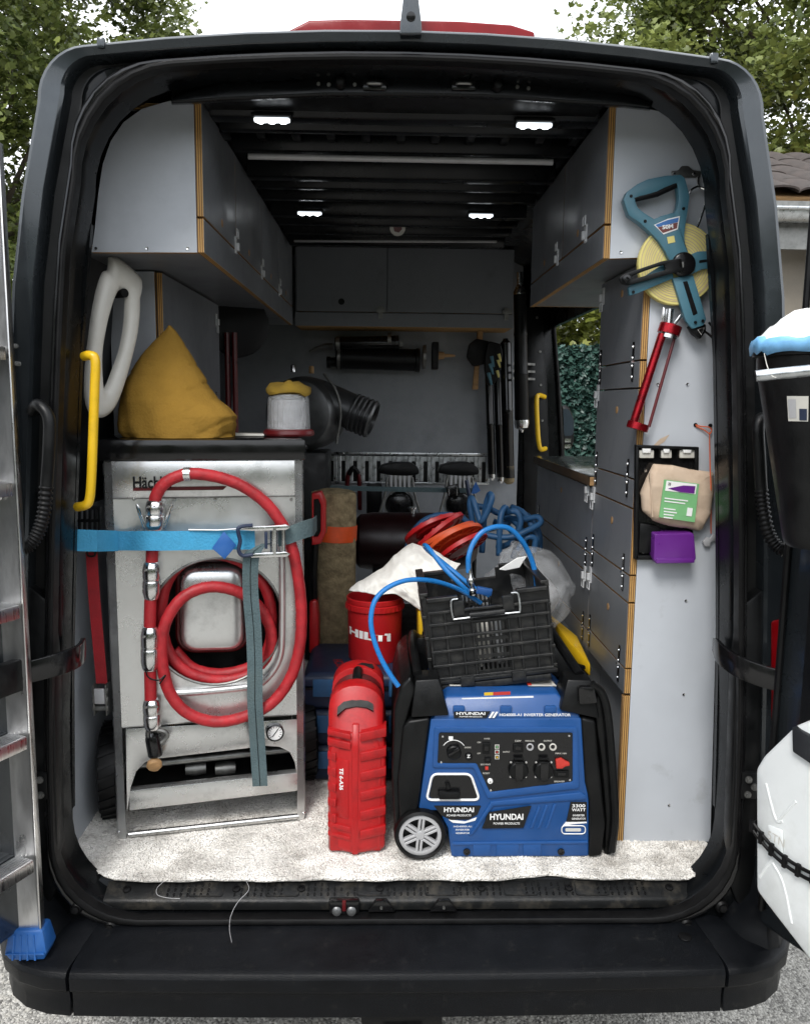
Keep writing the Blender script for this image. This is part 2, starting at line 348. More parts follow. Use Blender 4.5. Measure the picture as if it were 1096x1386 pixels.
def jit(o, amt, sc):                    # push vertices along noise: dents, wrinkles
    for v in o.data.vertices: v.co += noise.noise_vector(V(v.co)*sc)*amt
    return o
FLOOR = .62

# ================================================================== SETTING
g = B(); g.f([g.v(p) for p in ((-150, -150, 0), (150, -150, 0), (150, 150, 0), (-150, 150, 0))])
K(g.build('ground', 'gravel', flat=True), 'structure')
# added unseen bank behind the viewer, blocks low light and darkens reflections
b = B(); L_ = []
for i in range(61):
    a = R(112+i*136/60); row = []
    for r_, h_ in ((9.0, -.05), (9.1, 1.2), (9.4, 2.3), (10.0, 3.2), (11.0, 3.7), (13.0, 3.6), (16.0, 2.6), (19.0, -.05)):
        n_ = noise.noise(V((i*.35, r_, h_))); row.append(V((math.sin(a)*(r_+n_*.7), math.cos(a)*(r_+n_*.7), max(-.05, h_+(noise.noise(V((i*.5, r_*2, 5)))*1.0 if h_ > 0 else 0)))))
    L_.append(row)
b.loft(L_, False, False); K(b.build('added_bank', 'shade_bank', None, ang=20), 'structure')
# loose chippings on the yard around the bumper
def stones(n, x0, x1, y0, y1):
    base = np.array([(1, 0, 0), (-.5, .87, 0), (-.5, -.87, 0), (0, 0, 1.)]); c = np.stack([rng.uniform(x0, x1, n), rng.uniform(y0, y1, n), np.zeros(n)], 1)
    r = rng.uniform(.003, .008, n)[:, None, None]; a = rng.uniform(0, 6.28, n); ca, sa = np.cos(a), np.sin(a)
    b = np.repeat(base[None], n, 0)*rng.uniform(.6, 1.3, (n, 1, 3)); b = np.stack([b[..., 0]*ca[:, None]-b[..., 1]*sa[:, None], b[..., 0]*sa[:, None]+b[..., 1]*ca[:, None], b[..., 2]], 2)
    v = (b*r+c[:, None]).reshape(-1, 3); f = (np.array([(0, 1, 3), (1, 2, 3), (2, 0, 3)])[None]+4*np.arange(n)[:, None, None]).reshape(-1, 3)
    return v, f
v_, f_ = stones(26000, -2.0, 2.0, -.6, 1.6)
o = raw('chippings', v_, f_, 'stone'); K(o, 'stuff'); T(o, 'loose pale stone chippings lying on the yard below the bumper', 'gravel')

# ------------------------------------------------------------------ trees
def leaves(c, tone, size, name, mat, parent, up_bias=.5):
    n = len(c)
    shp = np.array([(0, -.55, 0), (.42, -.25, .05), (.55, .25, .10), (.2, .2, .02), (0, .75, .06), (-.2, .2, .02), (-.55, .25, .10), (-.42, -.25, .05)])
    q = rng.normal(size=(n, 3)); q[:, 2] = np.abs(q[:, 2])+up_bias; q[:, 1] -= .45; q /= np.linalg.norm(q, axis=1)[:, None]
    a = rng.normal(size=(n, 3)); a -= q*(a*q).sum(1)[:, None]; a /= np.linalg.norm(a, axis=1)[:, None]; b = np.cross(q, a)
    s = (size*rng.uniform(.6, 1.25, n))[:, None, None]
    v = (shp[None, :, 0:1]*a[:, None]+shp[None, :, 1:2]*b[:, None]+shp[None, :, 2:3]*q[:, None])*s+c[:, None]
    f = (np.array([(0, 1, 2, 3), (0, 3, 4, 5), (0, 5, 6, 7)])[None]+8*np.arange(n)[:, None, None]).reshape(-1, 4)
    return raw(name, v.reshape(-1, 3), f, mat, parent, np.repeat(tone, 8))
def crown(centre, rad, n, clumps, cl=.55):
    cc = rng.normal(size=(clumps, 3)); cc /= np.linalg.norm(cc, axis=1)[:, None]; cc *= (rng.uniform(.15, 1, clumps)**.42)[:, None]; cc = cc*np.array(rad)+np.array(centre)
    ct = rng.uniform(0, 1, clumps); k = rng.integers(0, clumps, n)
    p = rng.normal(size=(n, 3)); p /= np.linalg.norm(p, axis=1)[:, None]; p *= (rng.uniform(0, 1, n)**.5)[:, None]*np.array((cl, cl, cl*.6))*rng.uniform(.6, 1.3, clumps)[k][:, None]
    return cc[k]+p, np.clip(.25+.5*ct[k]+rng.normal(0, .18, n), 0, 1), cc
def tree(base, h, centre, rad, n, clumps, label, leaf='leaf', size=.062, group='trees behind the van', cl=.55, extra=()):
    t = E('broadleaf_tree', base, label, 'tree', group); base = V(base)
    c, tone, cc = crown(centre, rad, n, clumps, cl); top = V(centre)
    b = B(); b.tube([base, base.lerp(top, .35)+V((.12, .05, 0)), base.lerp(top, .7), top], [.17, .14, .10, .06], 10, smooth=0); b.build('trunk', 'bark', t)
    for i in range(0, clumps, max(1, clumps//16)):
        e = V(cc[i].tolist()); s = base.lerp(top, random.uniform(.45, .9)); b = B(); mid = s.lerp(e, .5)+V((0, 0, .18))
        b.tube([s, mid, e], [.05, .03, .012], 6, smooth=3); b.build('limb', 'bark', t)
    for p, r_, m_ in extra:                 # outlying sprays on thin twigs
        p = V(p); q = rng.normal(size=(m_, 3))*np.array((r_, r_*.6, r_*.55))*.55; c = np.concatenate([c, q+np.array(p)]); tone = np.concatenate([tone, rng.uniform(.1, .8, m_)])
        s = p.lerp(top, .55); b = B(); b.tube([s, s.lerp(p, .5)+V((0, 0, .15)), p, p+V((-r_*.6, 0, -.1))], [.02, .014, .008, .004], 5, smooth=3); b.build('limb', 'bark', t)
    leaves(c, tone, size, 'crown', leaf, t); return t
tree((-4.9, 7.4, 0), 6, (-4.55, 7.1, 5.0), (2.6, 1.9, 2.8), 105000, 210, 'dark green maple-like tree at left behind the ladder')
tree((5.3, 7.4, 0), 6, (4.75, 7.2, 5.3), (3.0, 2.0, 2.6), 105000, 210, 'green broadleaf tree at right above the tiled roof', extra=[((1.75, 7.0, 6.25), .22, 150), ((2.2, 7.1, 6.45), .25, 170), ((2.7, 7.1, 6.3), .3, 330), ((1.95, 7.1, 6.7), .3, 250), ((3.0, 7.0, 6.6), .45, 700)])
# green privacy fence seen through the side door and the bush over it
fe = E('privacy_fence', (2.2, 6.0, 0), 'dark green artificial leaf fence outside the open side door', 'fence')
b = B(); b.box(1.0, 3.6, 6.0, 6.05, 0, 2.42); b.build('backing', 'fence', fe)
for X in (1.05, 2.3, 3.55): b = B(); b.box(X-.03, X+.03, 6.06, 6.12, 0, 2.40); b.build('post', 'dull_steel', fe)
n = 26000; c = np.stack([rng.uniform(1.0, 3.6, n), 5.98-rng.uniform(0, .07, n), rng.uniform(.02, 2.44, n)], 1)
K(leaves(c, rng.uniform(0, 1, n), .048, 'leaf_mat', 'leaf_fence', fe, .2), 'stuff')
hb = E('hedge_bush', (2.3, 7.0, 0), 'yellow-green leafy bush rising above the dark fence', 'bush')
c, tone, cc = crown((2.4, 7.0, 2.6), (1.5, .6, .9), 14000, 60, .4)
leaves(c, tone, .07, 'crown', 'leaf_bright', hb)
b = B(); b.tube([(2.3, 7, 0), (2.35, 7.02, 1.2), (2.4, 7, 2.6)], [.07, .05, .03], 8); b.build('stem', 'bark', hb)
# neighbouring shed with tiled roof and gutter at the right
sh = E('garden_shed', (3.6, 3.4, 0), 'beige shed with tiled roof and grey gutter at the right edge', 'building')
ga, gb = A(1064, 262, 3.2), A(1180, 232, 3.2)
zg = 3.12
b = B(); b.box(2.35, 5.2, 3.3, 6.2, 0, zg-.1); b.build('wall', 'wall_ext', sh)
b = B(); b.prism([(2.2, 3.05, zg), (2.2, 4.75, zg+.72), (2.2, 6.45, zg), (2.2, 6.4, zg-.06), (2.2, 4.75, zg+.64), (2.2, 3.1, zg-.06)], (3.1, 0, 0)); rf = b.build('roof', 'wood', sh)
tb = B(); L_ = []
for k in range(9):
    a = math.pi*k/8; L_.append((math.cos(a)*.10, math.sin(a)*.028))
tl = B(); tl.loft([[(x, 0, z+.012) for x, z in L_]+[(x, 0, z) for x, z in L_[::-1]], [(x*1.05, .36, z+.006) for x, z in L_]+[(x*1.05, .36, z-.006) for x, z in L_[::-1]]])
t0 = tl.build('tile', 'tile', rf); first = True
sl_ = math.atan2(.72, 1.7)
for r_ in range(5):
    for k in range(15):
        y = 3.02+r_*.33*math.cos(sl_); z = zg+.01+r_*.33*math.sin(sl_)
        q = t0 if first else t0.copy()
        if not first: scene.collection.objects.link(q); q.parent = rf
        first = False
        q.rotation_euler = (sl_+random.uniform(-.02, .05), 0, random.uniform(-.03, .03)); q.location = V((2.3+k*.2, y+.16, z+.085+random.uniform(0, .012)))-wloc(rf)
gz = zg-.10
b = B(); b.loft([[V((X, 2.97+.065*math.cos(a), gz+.065*math.sin(a))) for a in [math.pi+math.pi*k/10 for k in range(11)]]+[V((X, 2.97+.058*math.cos(a), gz+.058*math.sin(a)+.004)) for a in [2*math.pi-math.pi*k/10 for k in range(11)]] for X in (2.15, 5.3)]); b.build('gutter', 'galv', sh)
b = B(); b.tube([(2.15, 2.90, gz+.002), (5.3, 2.90, gz+.002)], .012, 8); b.build('gutter_bead', 'galv', sh)
b = B(); b.box(2.2, 5.25, 3.06, 3.09, zg-.30, zg-.02); b.build('fascia', 'dull_steel', sh)

# ================================================================== VAN
van = E('cargo_van', (0, 0, 0), 'dark grey high-roof cargo van with its rear doors wide open', 'van')
PR = [(.30, .985), (.5, .99), (1.0, .98), (1.5, .95), (1.95, .915), (2.2, .893), (2.36, .862), (2.5, .832), (2.6, .803), (2.72, .765)]
def hw(z):
    z = min(max(z, .3), 2.72)
    for (a, p), (c, q) in zip(PR, PR[1:]):
        if a <= z <= c: return p+(q-p)*(z-a)/(c-a)
def floop(d, zt, zb, rtp, rb, Y, crown=.05):
    h = lambda z: hw(z)-d
    P = [(h(zb+rb)-rb)*t for t in (0, .25, .5, .75, 1)]; pts = [(x, zb) for x in P]
    for k in range(1, 9):
        a = -math.pi/2+math.pi/2*k/8; pts.append((h(zb+rb)-rb+rb*math.cos(a), zb+rb+rb*math.sin(a)))
    wt = h(zt-rtp); cz = lambda x: -crown*(x/.75)**2
    za, zc = zb+rb, zt-rtp+cz(wt)
    for k in range(1, 11): z = za+(zc-za)*k/10; pts.append((h(z), z))
    for k in range(1, 9):
        a = math.pi/2*k/8; x = h(zc)-rtp+rtp*math.cos(a); pts.append((x, zt-rtp+cz(wt)*(1-k/8)+cz(h(zc)-rtp)*(k/8)+rtp*math.sin(a)))
    xe = h(zc)-rtp
    for t in (.75, .5, .25, 0): x = xe*t; pts.append((x, zt+cz(x)))
    full = pts+[(-x, z) for x, z in pts[-2:0:-1]]
    return [V((x, Y, z)) for x, z in full]
def floft(name, mat, specs, bevel=0, ang=35):
    b = B(); b.loft([floop(*s) for s in specs], True, False); return b.build(name, mat, van, ang=ang)
# painted rear edge of the body, rabbet, inner frame, seal, reveal
floft('body_rim', 'paint', [(0, 2.705, .46, .11, .05, .46), (0, 2.705, .46, .11, .05, .006), (.006, 2.700, .463, .105, .05, -.006), (.014, 2.694, .467, .10, .05, -.010), (.050, 2.678, .485, .075, .05, -.004), (.056, 2.675, .49, .07, .05, .004), (.057, 2.674, .49, .07, .05, .05)])
floft('door_rabbet', 'black', [(.057, 2.674, .49, .07, .05, .045), (.078, 2.666, .50, .07, .06, .05), (.081, 2.665, .505, .07, .06, .036), (.085, 2.664, .507, .07, .06, .036), (.088, 2.663, .51, .07, .06, .05)])
floft('inner_frame', 'frame', [(.086, 2.664, .51, .07, .06, .05), (.090, 2.662, .513, .07, .07, .030), (.098, 2.659, .52, .08, .09, .026), (.106, 2.656, .53, .17, .16, .030), (.110, 2.653, .535, .20, .20, .034), (.114, 2.649, .540, .22, .20, .05)])
sp_ = []
for k in range(15):
    a = 2*math.pi*k/14; q = 1+.25*math.cos(3*a); sp_.append((.112-.009*math.cos(a)*q, 2.648+.009*math.cos(a)*q, .548-.012*math.cos(a)*q, .225, .205, .016-.020*math.sin(a)))
floft('door_seal', 'rubber', sp_)
sp_ = [(s[0]-.013, s[1]+.010, s[2]-.010, .20, .19, s[5]+.010) for s in sp_]
floft('door_seal', 'gloss_black', [(a-.0, b_, c_, d_, e_, f_) for a, b_, c_, d_, e_, f_ in sp_])
floft('reveal', 'frame', [(.110, 2.648, .548, .22, .21, .025), (.117, 2.644, .554, .22, .21, .035), (.121, 2.640, .558, .225, .21, .06), (.121, 2.638, .560, .225, .21, .12)])
# the shell forward of the rim: sides, roof, cab
def skin(name, Ys, sel, mat='paint'):
    b = B(); Ls = [floop(0, 2.705, .46, .11, .05, Y) for Y in Ys]; n = len(Ls[0]); q = [[b.v(p) for p in l] for l in Ls]
    for a, c, La in zip(q, q[1:], Ls):
        for i in range(n):
            mid = (La[i]+La[(i+1) % n])/2
            if sel(mid): b.f([a[i], a[(i+1) % n], c[(i+1) % n], c[i]])
    bmesh.ops.delete(b.bm, geom=[v for v in b.bm.verts if not v.link_faces], context='VERTS')
    return b.build(name, mat, van)
skin('body_side', (.46, 2.34, 4.2), lambda p: p.x < 0 and p.z < 2.57)
skin('body_side', (.46, .74), lambda p: p.x > 0 and p.z < 2.57)
skin('body_side', (2.68, 4.2), lambda p: p.x > 0 and p.z < 2.57)
skin('body_side', (.74, 2.68), lambda p: p.x > 0 and 2.30 < p.z < 2.57)
skin('roof', (.46, 2.34, 4.2), lambda p: p.z >= 2.57)
a0, a1 = floop(0, 2.705, .46, .11, .05, 4.2), None
b = B(); a1 = [V((p.x*.97, 4.9 if p.z < 1.3 else 4.9-(p.z-1.3)*.5, p.z if p.z < 2.3 else 2.3+(p.z-2.3)*.5)) for p in a0]
a2 = [V((p.x*.93, 5.75 if p.z < 1.2 else 5.75-(p.z-1.2)*1.15, p.z if p.z < 1.2 else 1.2+(p.z-1.2)*.2)) for p in a0]
b.loft([a0, a1, a2]); b.build('cab', 'paint', van)
def road_wheel(x, y):
    b = B(); b.lathe([(.20, -.11), (.31, -.12), (.345, -.09), (.352, 0), (.345, .09), (.31, .12), (.20, .11)], (x, y, .352), (1, 0, 0), 32); wv = b.build('wheel', 'rubber', van)
    b = B(); b.lathe([(.06, -.06), (.19, -.10), (.205, -.11), (.205, .11), (.19, .10), (.06, .06)], (x, y, .352), (1, 0, 0), 24); b.build('rim', 'dull_steel', wv)
for x in (-.84, .84):
    for y in (1.1, 4.6): road_wheel(x, y)
# interior lining
b = B(); b.box(-.95, .92, .09, 2.66, .585, .612); b.build('floor', 'wall_in', van)
b = B(); b.box(-.945, -.930, .14, 2.56, .612, 1.40); b.build('lining', 'wall_in', van); b = B(); b.hexa([(-.945, .14, 1.401), (-.930, .14, 1.401), (-.930, 2.56, 1.401), (-.945, 2.56, 1.401), (-.84, .14, 2.45), (-.82, .14, 2.45), (-.82, 2.56, 2.45), (-.84, 2.56, 2.45)]); b.build('lining', 'wall_in', van)
b = B(); b.hexa([(.930, .14, .612), (.945, .14, .612), (.945, .74, .612), (.930, .74, .612), (.82, .14, 2.45), (.84, .14, 2.45), (.84, .74, 2.45), (.82, .74, 2.45)]); b.build('lining', 'wall_in', van)
b = B(); b.box(.85, .872, .74, 2.64, 2.29, 2.55); b.build('door_header', 'frame', van)
b = B(); b.prism([V((x, .105, z)) for x, z in [(-.86, 2.54), (-.6, 2.655), (0, 2.675), (.6, 2.655), (.86, 2.54), (.86, 2.56), (.6, 2.672), (0, 2.690), (-.6, 2.672), (-.86, 2.56)]], (0, 2.56, 0)); b.build('ceiling', 'ceiling', van)
for s_ in (-1, 1):
    b = B(); b.loft([[V((s_*(hw(z)-.122), .118, z)), V((s_*(hw(z)-.02), .118, z)), V((s_*(hw(z)-.02), .135, z)), V((s_*(hw(z)-.122), .135, z))] for z in (.80, 1.2, 1.6, 2.0, 2.3)]); b.build('pillar_trim', 'frame', van)
# pressed roof bows
for i, Y in enumerate((.30, .42, .60, .86, 1.02, 1.18, 1.40, 1.60, 1.78, 2.0)):
    d, wd = (.042, .03) if i % 3 else (.052, .045)
    b = B(); b.prism([(-.495, Y-wd, 2.658), (-.495, Y-wd*.55, 2.655-d), (-.495, Y+wd*.55, 2.655-d), (-.495, Y+wd, 2.658)], (1.005, 0, 0)); b.build('roof_bow', 'ceiling', van, bevel=.006)
for i in range(11):
    X = -.5+i*.1; b = B(); b.box(X-.012, X+.012, .45 if i % 2 else .48, .56, 2.628, 2.66); b.build('roof_rib', 'ceiling', van, bevel=.004)
b = B(); p, q = AZ(336, 211, 2.60), AZ(748, 219, 2.60); b.tube([p, q], .009, 12); b.build('cross_tube', 'wheelgrey', van)
b = B(); p, q = AZ(398, 326, 2.606), AZ(672, 327, 2.606); b.obox((p+q)/2, ((q-p)/2), (0, .008, 0), (0, 0, .004)); b.build('light_strip', 'wheelgrey', van, bevel=.002)
b = B(); c_ = A(538, 308, 1.70); b.lathe([(.034, 0), (.034, .002)], c_, (0, -1, -.25), 24); st_ = b.build('round_sticker', 'offwhite', van)
b = B(); b.lathe([(.020, 0), (.020, .0015)], c_+V((0, -.003, -.001)), (0, -1, -.25), 6); b.build('sticker_mark', 'dark_red', st_)
# rear header beam with strikers
b = B(); b.loft([[A(x, y, .125)+V((0, 0, .05)), A(x, y-1, .120), A(x, y+4, .106), A(x, y2-4, .104), A(x, y2, .110), A(x, y2+2, .16), A(x, y2+2, .16)+V((0, 0, .05))] for x, y, y2 in ((232, 128, 140), (262, 119, 139), (300, 108, 136), (400, 106, 132), (440, 101, 130), (545, 100, 130), (650, 103, 132), (690, 108, 134), (770, 112, 140), (845, 124, 144), (880, 136, 148))]); b.build('header_beam', 'frame', van, bevel=.003)
b = B(); b.box(-.50, .50, .165, .30, 2.618, 2.64); b.build('header_panel', 'black', van, bevel=.004)
for px_ in (507, 627):
    c = A(px_, 115, .102)
    b = B(); b.obox(c, (.028, 0, 0), (0, .006, 0), (0, 0, .012)); s_ = b.build('striker_pocket', 'gloss_black', van, bevel=.003)
    b = B(); b.tube([c+V((-.016, -.008, 0)), c+V((-.014, -.02, -.003)), c+V((.014, -.02, -.003)), c+V((.016, -.008, 0))], .0032, 8, smooth=3); b.build('striker_loop', 'dull_steel', s_)
for px_, py_ in ((461, 113), (673, 117)):
    c = A(px_, py_, .104); b = B(); b.lathe([(.013, 0), (.013, .012), (.009, .02), (.004, .022)], c, (0, -1, 0), 14); b.build('buffer', 'rubber', van)
for px_, py_ in ((431, 113), (445, 114), (480, 114), (700, 117), (715, 119)):
    b = B(); b.lathe([(.005, 0), (.004, .003)], A(px_, py_, .104), (0, -1, 0), 10); b.build('rivet', 'dull_steel', van)
for s_, X in ((-1, A(97, 50, 0)), (1, 0)):
    c = A(137, 58, -.008) if s_ < 0 else A(966, 79, -.008); b = B(); b.obox(c, (.009, 0, 0), (0, .006, 0), (0, 0, .012)); b.build('seam_cap', 'paint', van, bevel=.004)
b = B(); p, q = A(397, 59, .03), A(716, 66, .03); b.obox((p+q)/2, (q-p)/2, (0, .01, 0), (0, 0, .004)); b.build('gutter_strip', 'frame', van, bevel=.002)
# high brake light and camera on the roof edge
P_ = YP(.05); b = B(); o_ = [P_(*p) for p in ((386, 42), (418, 26), (470, 24.5), (620, 27), (692, 32), (724, 42), (724, 60), (386, 60))]
b.prism(o_, (0, .10, .0)); b.build('high_brake_light', 'lens_red', van, bevel=.006, seg=3)
P_ = YP(-.03); b = B(); b.loft([[P_(541, 46), P_(571, 46), P_(571, 46)+V((0, .05, 0)), P_(541, 46)+V((0, .05, 0))], [P_(541.5, 30), P_(570.5, 30), P_(570.5, 30)+V((0, .06, 0)), P_(541.5, 30)+V((0, .06, 0))], [P_(545, 2), P_(567, 2), P_(567, 2)+V((0, .09, 0)), P_(545, 2)+V((0, .09, 0))], [P_(547, -40), P_(565, -40), P_(565, -40)+V((0, .10, 0)), P_(547, -40)+V((0, .10, 0))]])
cm_ = b.build('rear_camera', 'paint', van, bevel=.004, seg=3)
b = B(); b.lathe([(.010, 0), (.010, .004), (.006, .005)], P_(556, 22, .0)+V((0, .001, 0)), (0, -1, -.2), 16); b.build('camera_lens', 'gloss_black', cm_)

# ---- sill tread plate, latch gear
def sill_pt(x, y, z): return V((x, y, z))
b = B(); b.loft([[V((x, .10, .614)), V((x, y1, .590)), V((x, y1-.006, .584)), V((x, y1-.008, .562)), V((x, .10, .562))] for x, y1 in ((-.765, .044), (-.60, .041), (0, .038), (.60, .041), (.785, .044))])
tp = b.build('sill_tread', 'tread', van, bevel=.003)
for gx in np.arange(-.60, .72, .0175):           # little raised oblong studs, rows with gaps
    k_ = int((gx+.6)/.0175)
    if k_ % 11 in (6, 7, 8): continue
    if -.16 < gx < .16 and True: rows = (0, 1)
    else: rows = (0, 1, 2)
    for r_ in rows:
        if random.random() < .05: continue
        y = .050+r_*.0135; z = .5905+.022*(y-.041)/.06; b = B()
        b.ring(circ((gx, y, z), .0048, 8, (.62, 0, 0), (0, 1, .36)), circ((gx, y, z), .0028, 8, (.5, 0, 0), (0, 1, .36)), (0, 0, .0022)); b.build('stud', 'rubber', tp, flat=True)
for gx in (-.50, -.30, -.06, .12, .33, .52):
    b = B(); b.ring(rpoly([V((gx-.045, .044, .5925)), V((gx+.045, .044, .5925)), V((gx+.045, .088, .6095)), V((gx-.045, .088, .6095))], .008), rpoly([V((gx-.042, .047, .5937)), V((gx+.042, .047, .5937)), V((gx+.042, .085, .6083)), V((gx-.042, .085, .6083))], .008), (0, 0, .0016)); b.build('tread_border', 'tread', tp, flat=True)
for px_, py_ in ((172, 1212), (320, 1203), (408, 1219), (514, 1201), (651, 1217), (770, 1197), (905, 1207)):
    c = A(px_, py_, .066); c.z = .601; b = B(); b.lathe([(.011, 0), (.010, .003), (.005, .0035), (.004, .001)], c, (0, -.36, 1), 14); b.build('screw_cap', 'rubber', tp)
# lower striker recess with red latch and two hooks
c0 = V((A(466, 1222, .03).x, .032, .580))
b = B(); b.obox(c0+V((0, -.006, -.002)), (.040, 0, 0), (0, .010, 0), (0, 0, .020)); lr = b.build('latch_recess', 'gloss_black', tp, bevel=.006)
b = B(); b.obox(c0+V((.0, -.018, .006)), (.005, 0, 0), (0, .004, 0), (0, 0, .014)); b.build('latch_pin', 'dark_red', lr, bevel=.002)
for s_ in (-1, 1):
    b = B(); b.lathe([(.012, 0), (.012, .003), (.007, .006), (.002, .006)], c0+V((s_*.019, -.016, -.010)), (0, -1, .35), 16); b.build('bolt', 'duct', lr)
for px_ in (516, 600):
    c = V((A(px_, 1222, .03).x, .030, .580)); b = B()
    b.prism([c+V((-.036, 0, -.014)), c+V((.036, 0, -.014)), c+V((.014, 0, .018)), c+V((-.014, 0, .018))], (0, -.014, 0)); hk = b.build('latch_hook', 'gloss_black', tp, bevel=.003)
    b = B(); b.lathe([(.004, 0), (.0035, .008)], c+V((0, -.012, .0)), (0, -1, 0), 8); b.build('pin', 'dull_steel', hk)
# ---- bumper
def bump_sec(P, T_, zt, mid):            # profile at plan point P with inward direction T_
    pr = [(0, .400), (0.003, .44), (.0, .468), (-.010, .472), (-.014, .478), (-.016, .510), (-.010, .521), (.004, .527), (.14, .538), (.17, .55), (.17, .40)]
    if not mid: pr = [(i, (z-.40)*zt+.40 if z < .53 else z) for i, z in pr]
    return [V((P[0]+T_[0]*i, P[1]+T_[1]*i, z)) for i, z in pr]
b = B(); b.loft([bump_sec((x, -.148+.012*(x/.78)**2), (0, 1), 1, True) for x in np.linspace(-.782, .798, 13)]); b.build('bumper', 'bumper', van, bevel=.0015)
for s_ in (-1, 1):
    x0 = .788 if s_ < 0 else .804; pts = [(x0, -.136), (x0+.06, -.128), (x0+.12, -.105), (x0+.17, -.065), (x0+.205, -.01), (x0+.225, .06), (x0+.235, .16), (x0+.235, .32)]
    L_ = []
    for i, p in enumerate(pts):
        t = V(pts[min(i+1, 7)])-V(pts[max(i-1, 0)]); nn = V((-t.y, t.x)).normalized()
        L_.append([V((s_*q.x, q.y, q.z)) for q in bump_sec(p, (nn.x, nn.y), 1, True)])
    b = B(); b.loft(L_); bc = b.build('bumper_corner', 'bumper', van, bevel=.0015)
    # raised outer shoulder of the corner up to the lamp
    pl = [(x0+.06, .03), (x0+.09, -.02), (x0+.13, -.06), (x0+.165, -.045), (x0+.197, .0), (x0+.212, .07), (x0+.215, .22), (x0+.15, .24), (x0+.10, .12)]
    b = B(); b.loft([[V((s_*(x+(dx if i in (0, 1, 8) else 0)), y+dy*(1 if i in (1, 2, 3, 4) else 0), z)) for i, (x, y) in enumerate(pl)] for z, dx, dy in ((.52, -.02, -.03), (.555, .0, -.01), (.62, .045, .005), (.70, .05, .02), (.765, .05, .03))]); b.build('bumper_shoulder', 'bumper', bc, bevel=.004)
    c = V((s_*(.735), -.045, .5355)); b = B(); b.lathe([(.017, 0), (.016, .0025), (.004, .003)], c, (0, 0, 1), 14)
    if s_ > 0: b.build('cap', 'rubber', bc)
    # tail lamp and reflector
    P_ = YP(-.015)
    if s_ > 0: q = [(1046, 842), (1068, 836), (1080, 838), (1080, 998), (1066, 1005), (1046, 1000)]
    else: q = [(0, 842), (8, 836), (24, 842), (24, 1000), (8, 1005), (0, 998)]
    o_ = [P_(*p) for p in q]; b = B(); b.prism([p+V((0, .012, 0)) for p in rpoly([o_[0]+V((-.012, 0, .01)), o_[2]+V((.02, 0, .02)), o_[3]+V((.02, 0, -.02)), o_[5]+V((-.012, 0, -.01))], .012)], (0, .05, 0)); lh = b.build('tail_light', 'gloss_black', van, bevel=.004)
    b = B(); b.prism(rpoly([p+V((0, .004, 0)) for p in o_], .008), (0, .03, 0)); b.build('lens', 'lens_red', lh, bevel=.004)
    if s_ > 0:
        b = B(); b.prism([P_(*p)+V((0, -.05, 0)) for p in ((1033, 1196), (1062, 1196), (1062, 1239), (1033, 1239))], (0, .02, 0)); rh = b.build('reflector', 'gloss_black', van, bevel=.002)
        b = B(); b.prism([P_(*p)+V((0, -.054, 0)) for p in ((1037, 1199), (1062, 1199), (1062, 1236), (1037, 1236))], (0, .02, 0)); b.build('lens', 'lens_red', rh, bevel=.002)
    # lower pillar cover, studs, hinges
    for Z in (.60, .66):
        c = A(*({(-1, .60): (150, 1254), (-1, .66): (104, 1229), (1, .60): (928, 1251), (1, .66): (976, 1227)}[(s_, Z)]), .012); b = B(); b.lathe([(.017, 0), (.016, .006), (.010, .010), (.009, .016), (.003, .017)], c, (0, -1, .1), 16); b.build('buffer', 'rubber', van)
    b = B(); pc = [(.842, 1.38), (.90, 1.43), (.945, 1.39), (.955, .80), (.94, .60), (.90, .57), (.868, .64), (.86, .80)]
    b.prism([V((s_*x, .012, z)) for x, z in pc], (0, .05, 0)); b.build('pillar_cover', 'black', van, bevel=.008)
    for Z in (1.98, .92):
        b = B(); b.obox((s_*.895, .012, Z), (.022, 0, 0), (0, .014, 0), (0, 0, .036)); hg = b.build('hinge', 'black', van, bevel=.006)
        for dz in (-.020, .020):
            b = B(); b.lathe([(.009, 0), (.009, .004), (.006, .005), (.0055, .010), (.002, .011)], (s_*.890, -.003, Z+dz), (0, -1, 0), 12); b.build('bolt', 'dull_steel', hg)
        b = B(); b.lathe([(.009, 0), (.009, .004), (.006, .005), (.0055, .010), (.002, .011)], (s_*.906, -.003, Z), (0, -1, 0), 12); b.build('bolt', 'dull_steel', hg)
# tow bracket and under-tray
b = B(); P_ = YP(-.13); b.prism([P_(*p) for p in ((490, 1400), (488, 1372), (505, 1366), (512, 1345), (536, 1343), (578, 1343), (584, 1362), (597, 1372), (600, 1400))], (0, .02, 0)); hb_ = b.build('tow_bracket', 'black', van, bevel=.004)
for q in ((518, 1356), (571, 1356)): b = B(); b.lathe([(.006, 0), (.005, .005)], P_(*q)+V((0, -.001, 0)), (0, -1, 0), 10); b.build('bolt', 'dull_steel', hb_)
b = B(); b.obox(P_(545, 1391)+V((0, -.012, 0)), (.05, 0, 0), (0, .004, 0), (0, 0, .012)); b.build('number_plate', 'offwhite', hb_, bevel=.001)
b = B(); b.box(-.10, .58, -.02, .5, .30, .40); b.build('under_tray', 'dull_steel', van, bevel=.01)
b = B(); b.ell((-.12, .04, .36), (.10, .12, .06)); b.build('silencer', 'black', van)
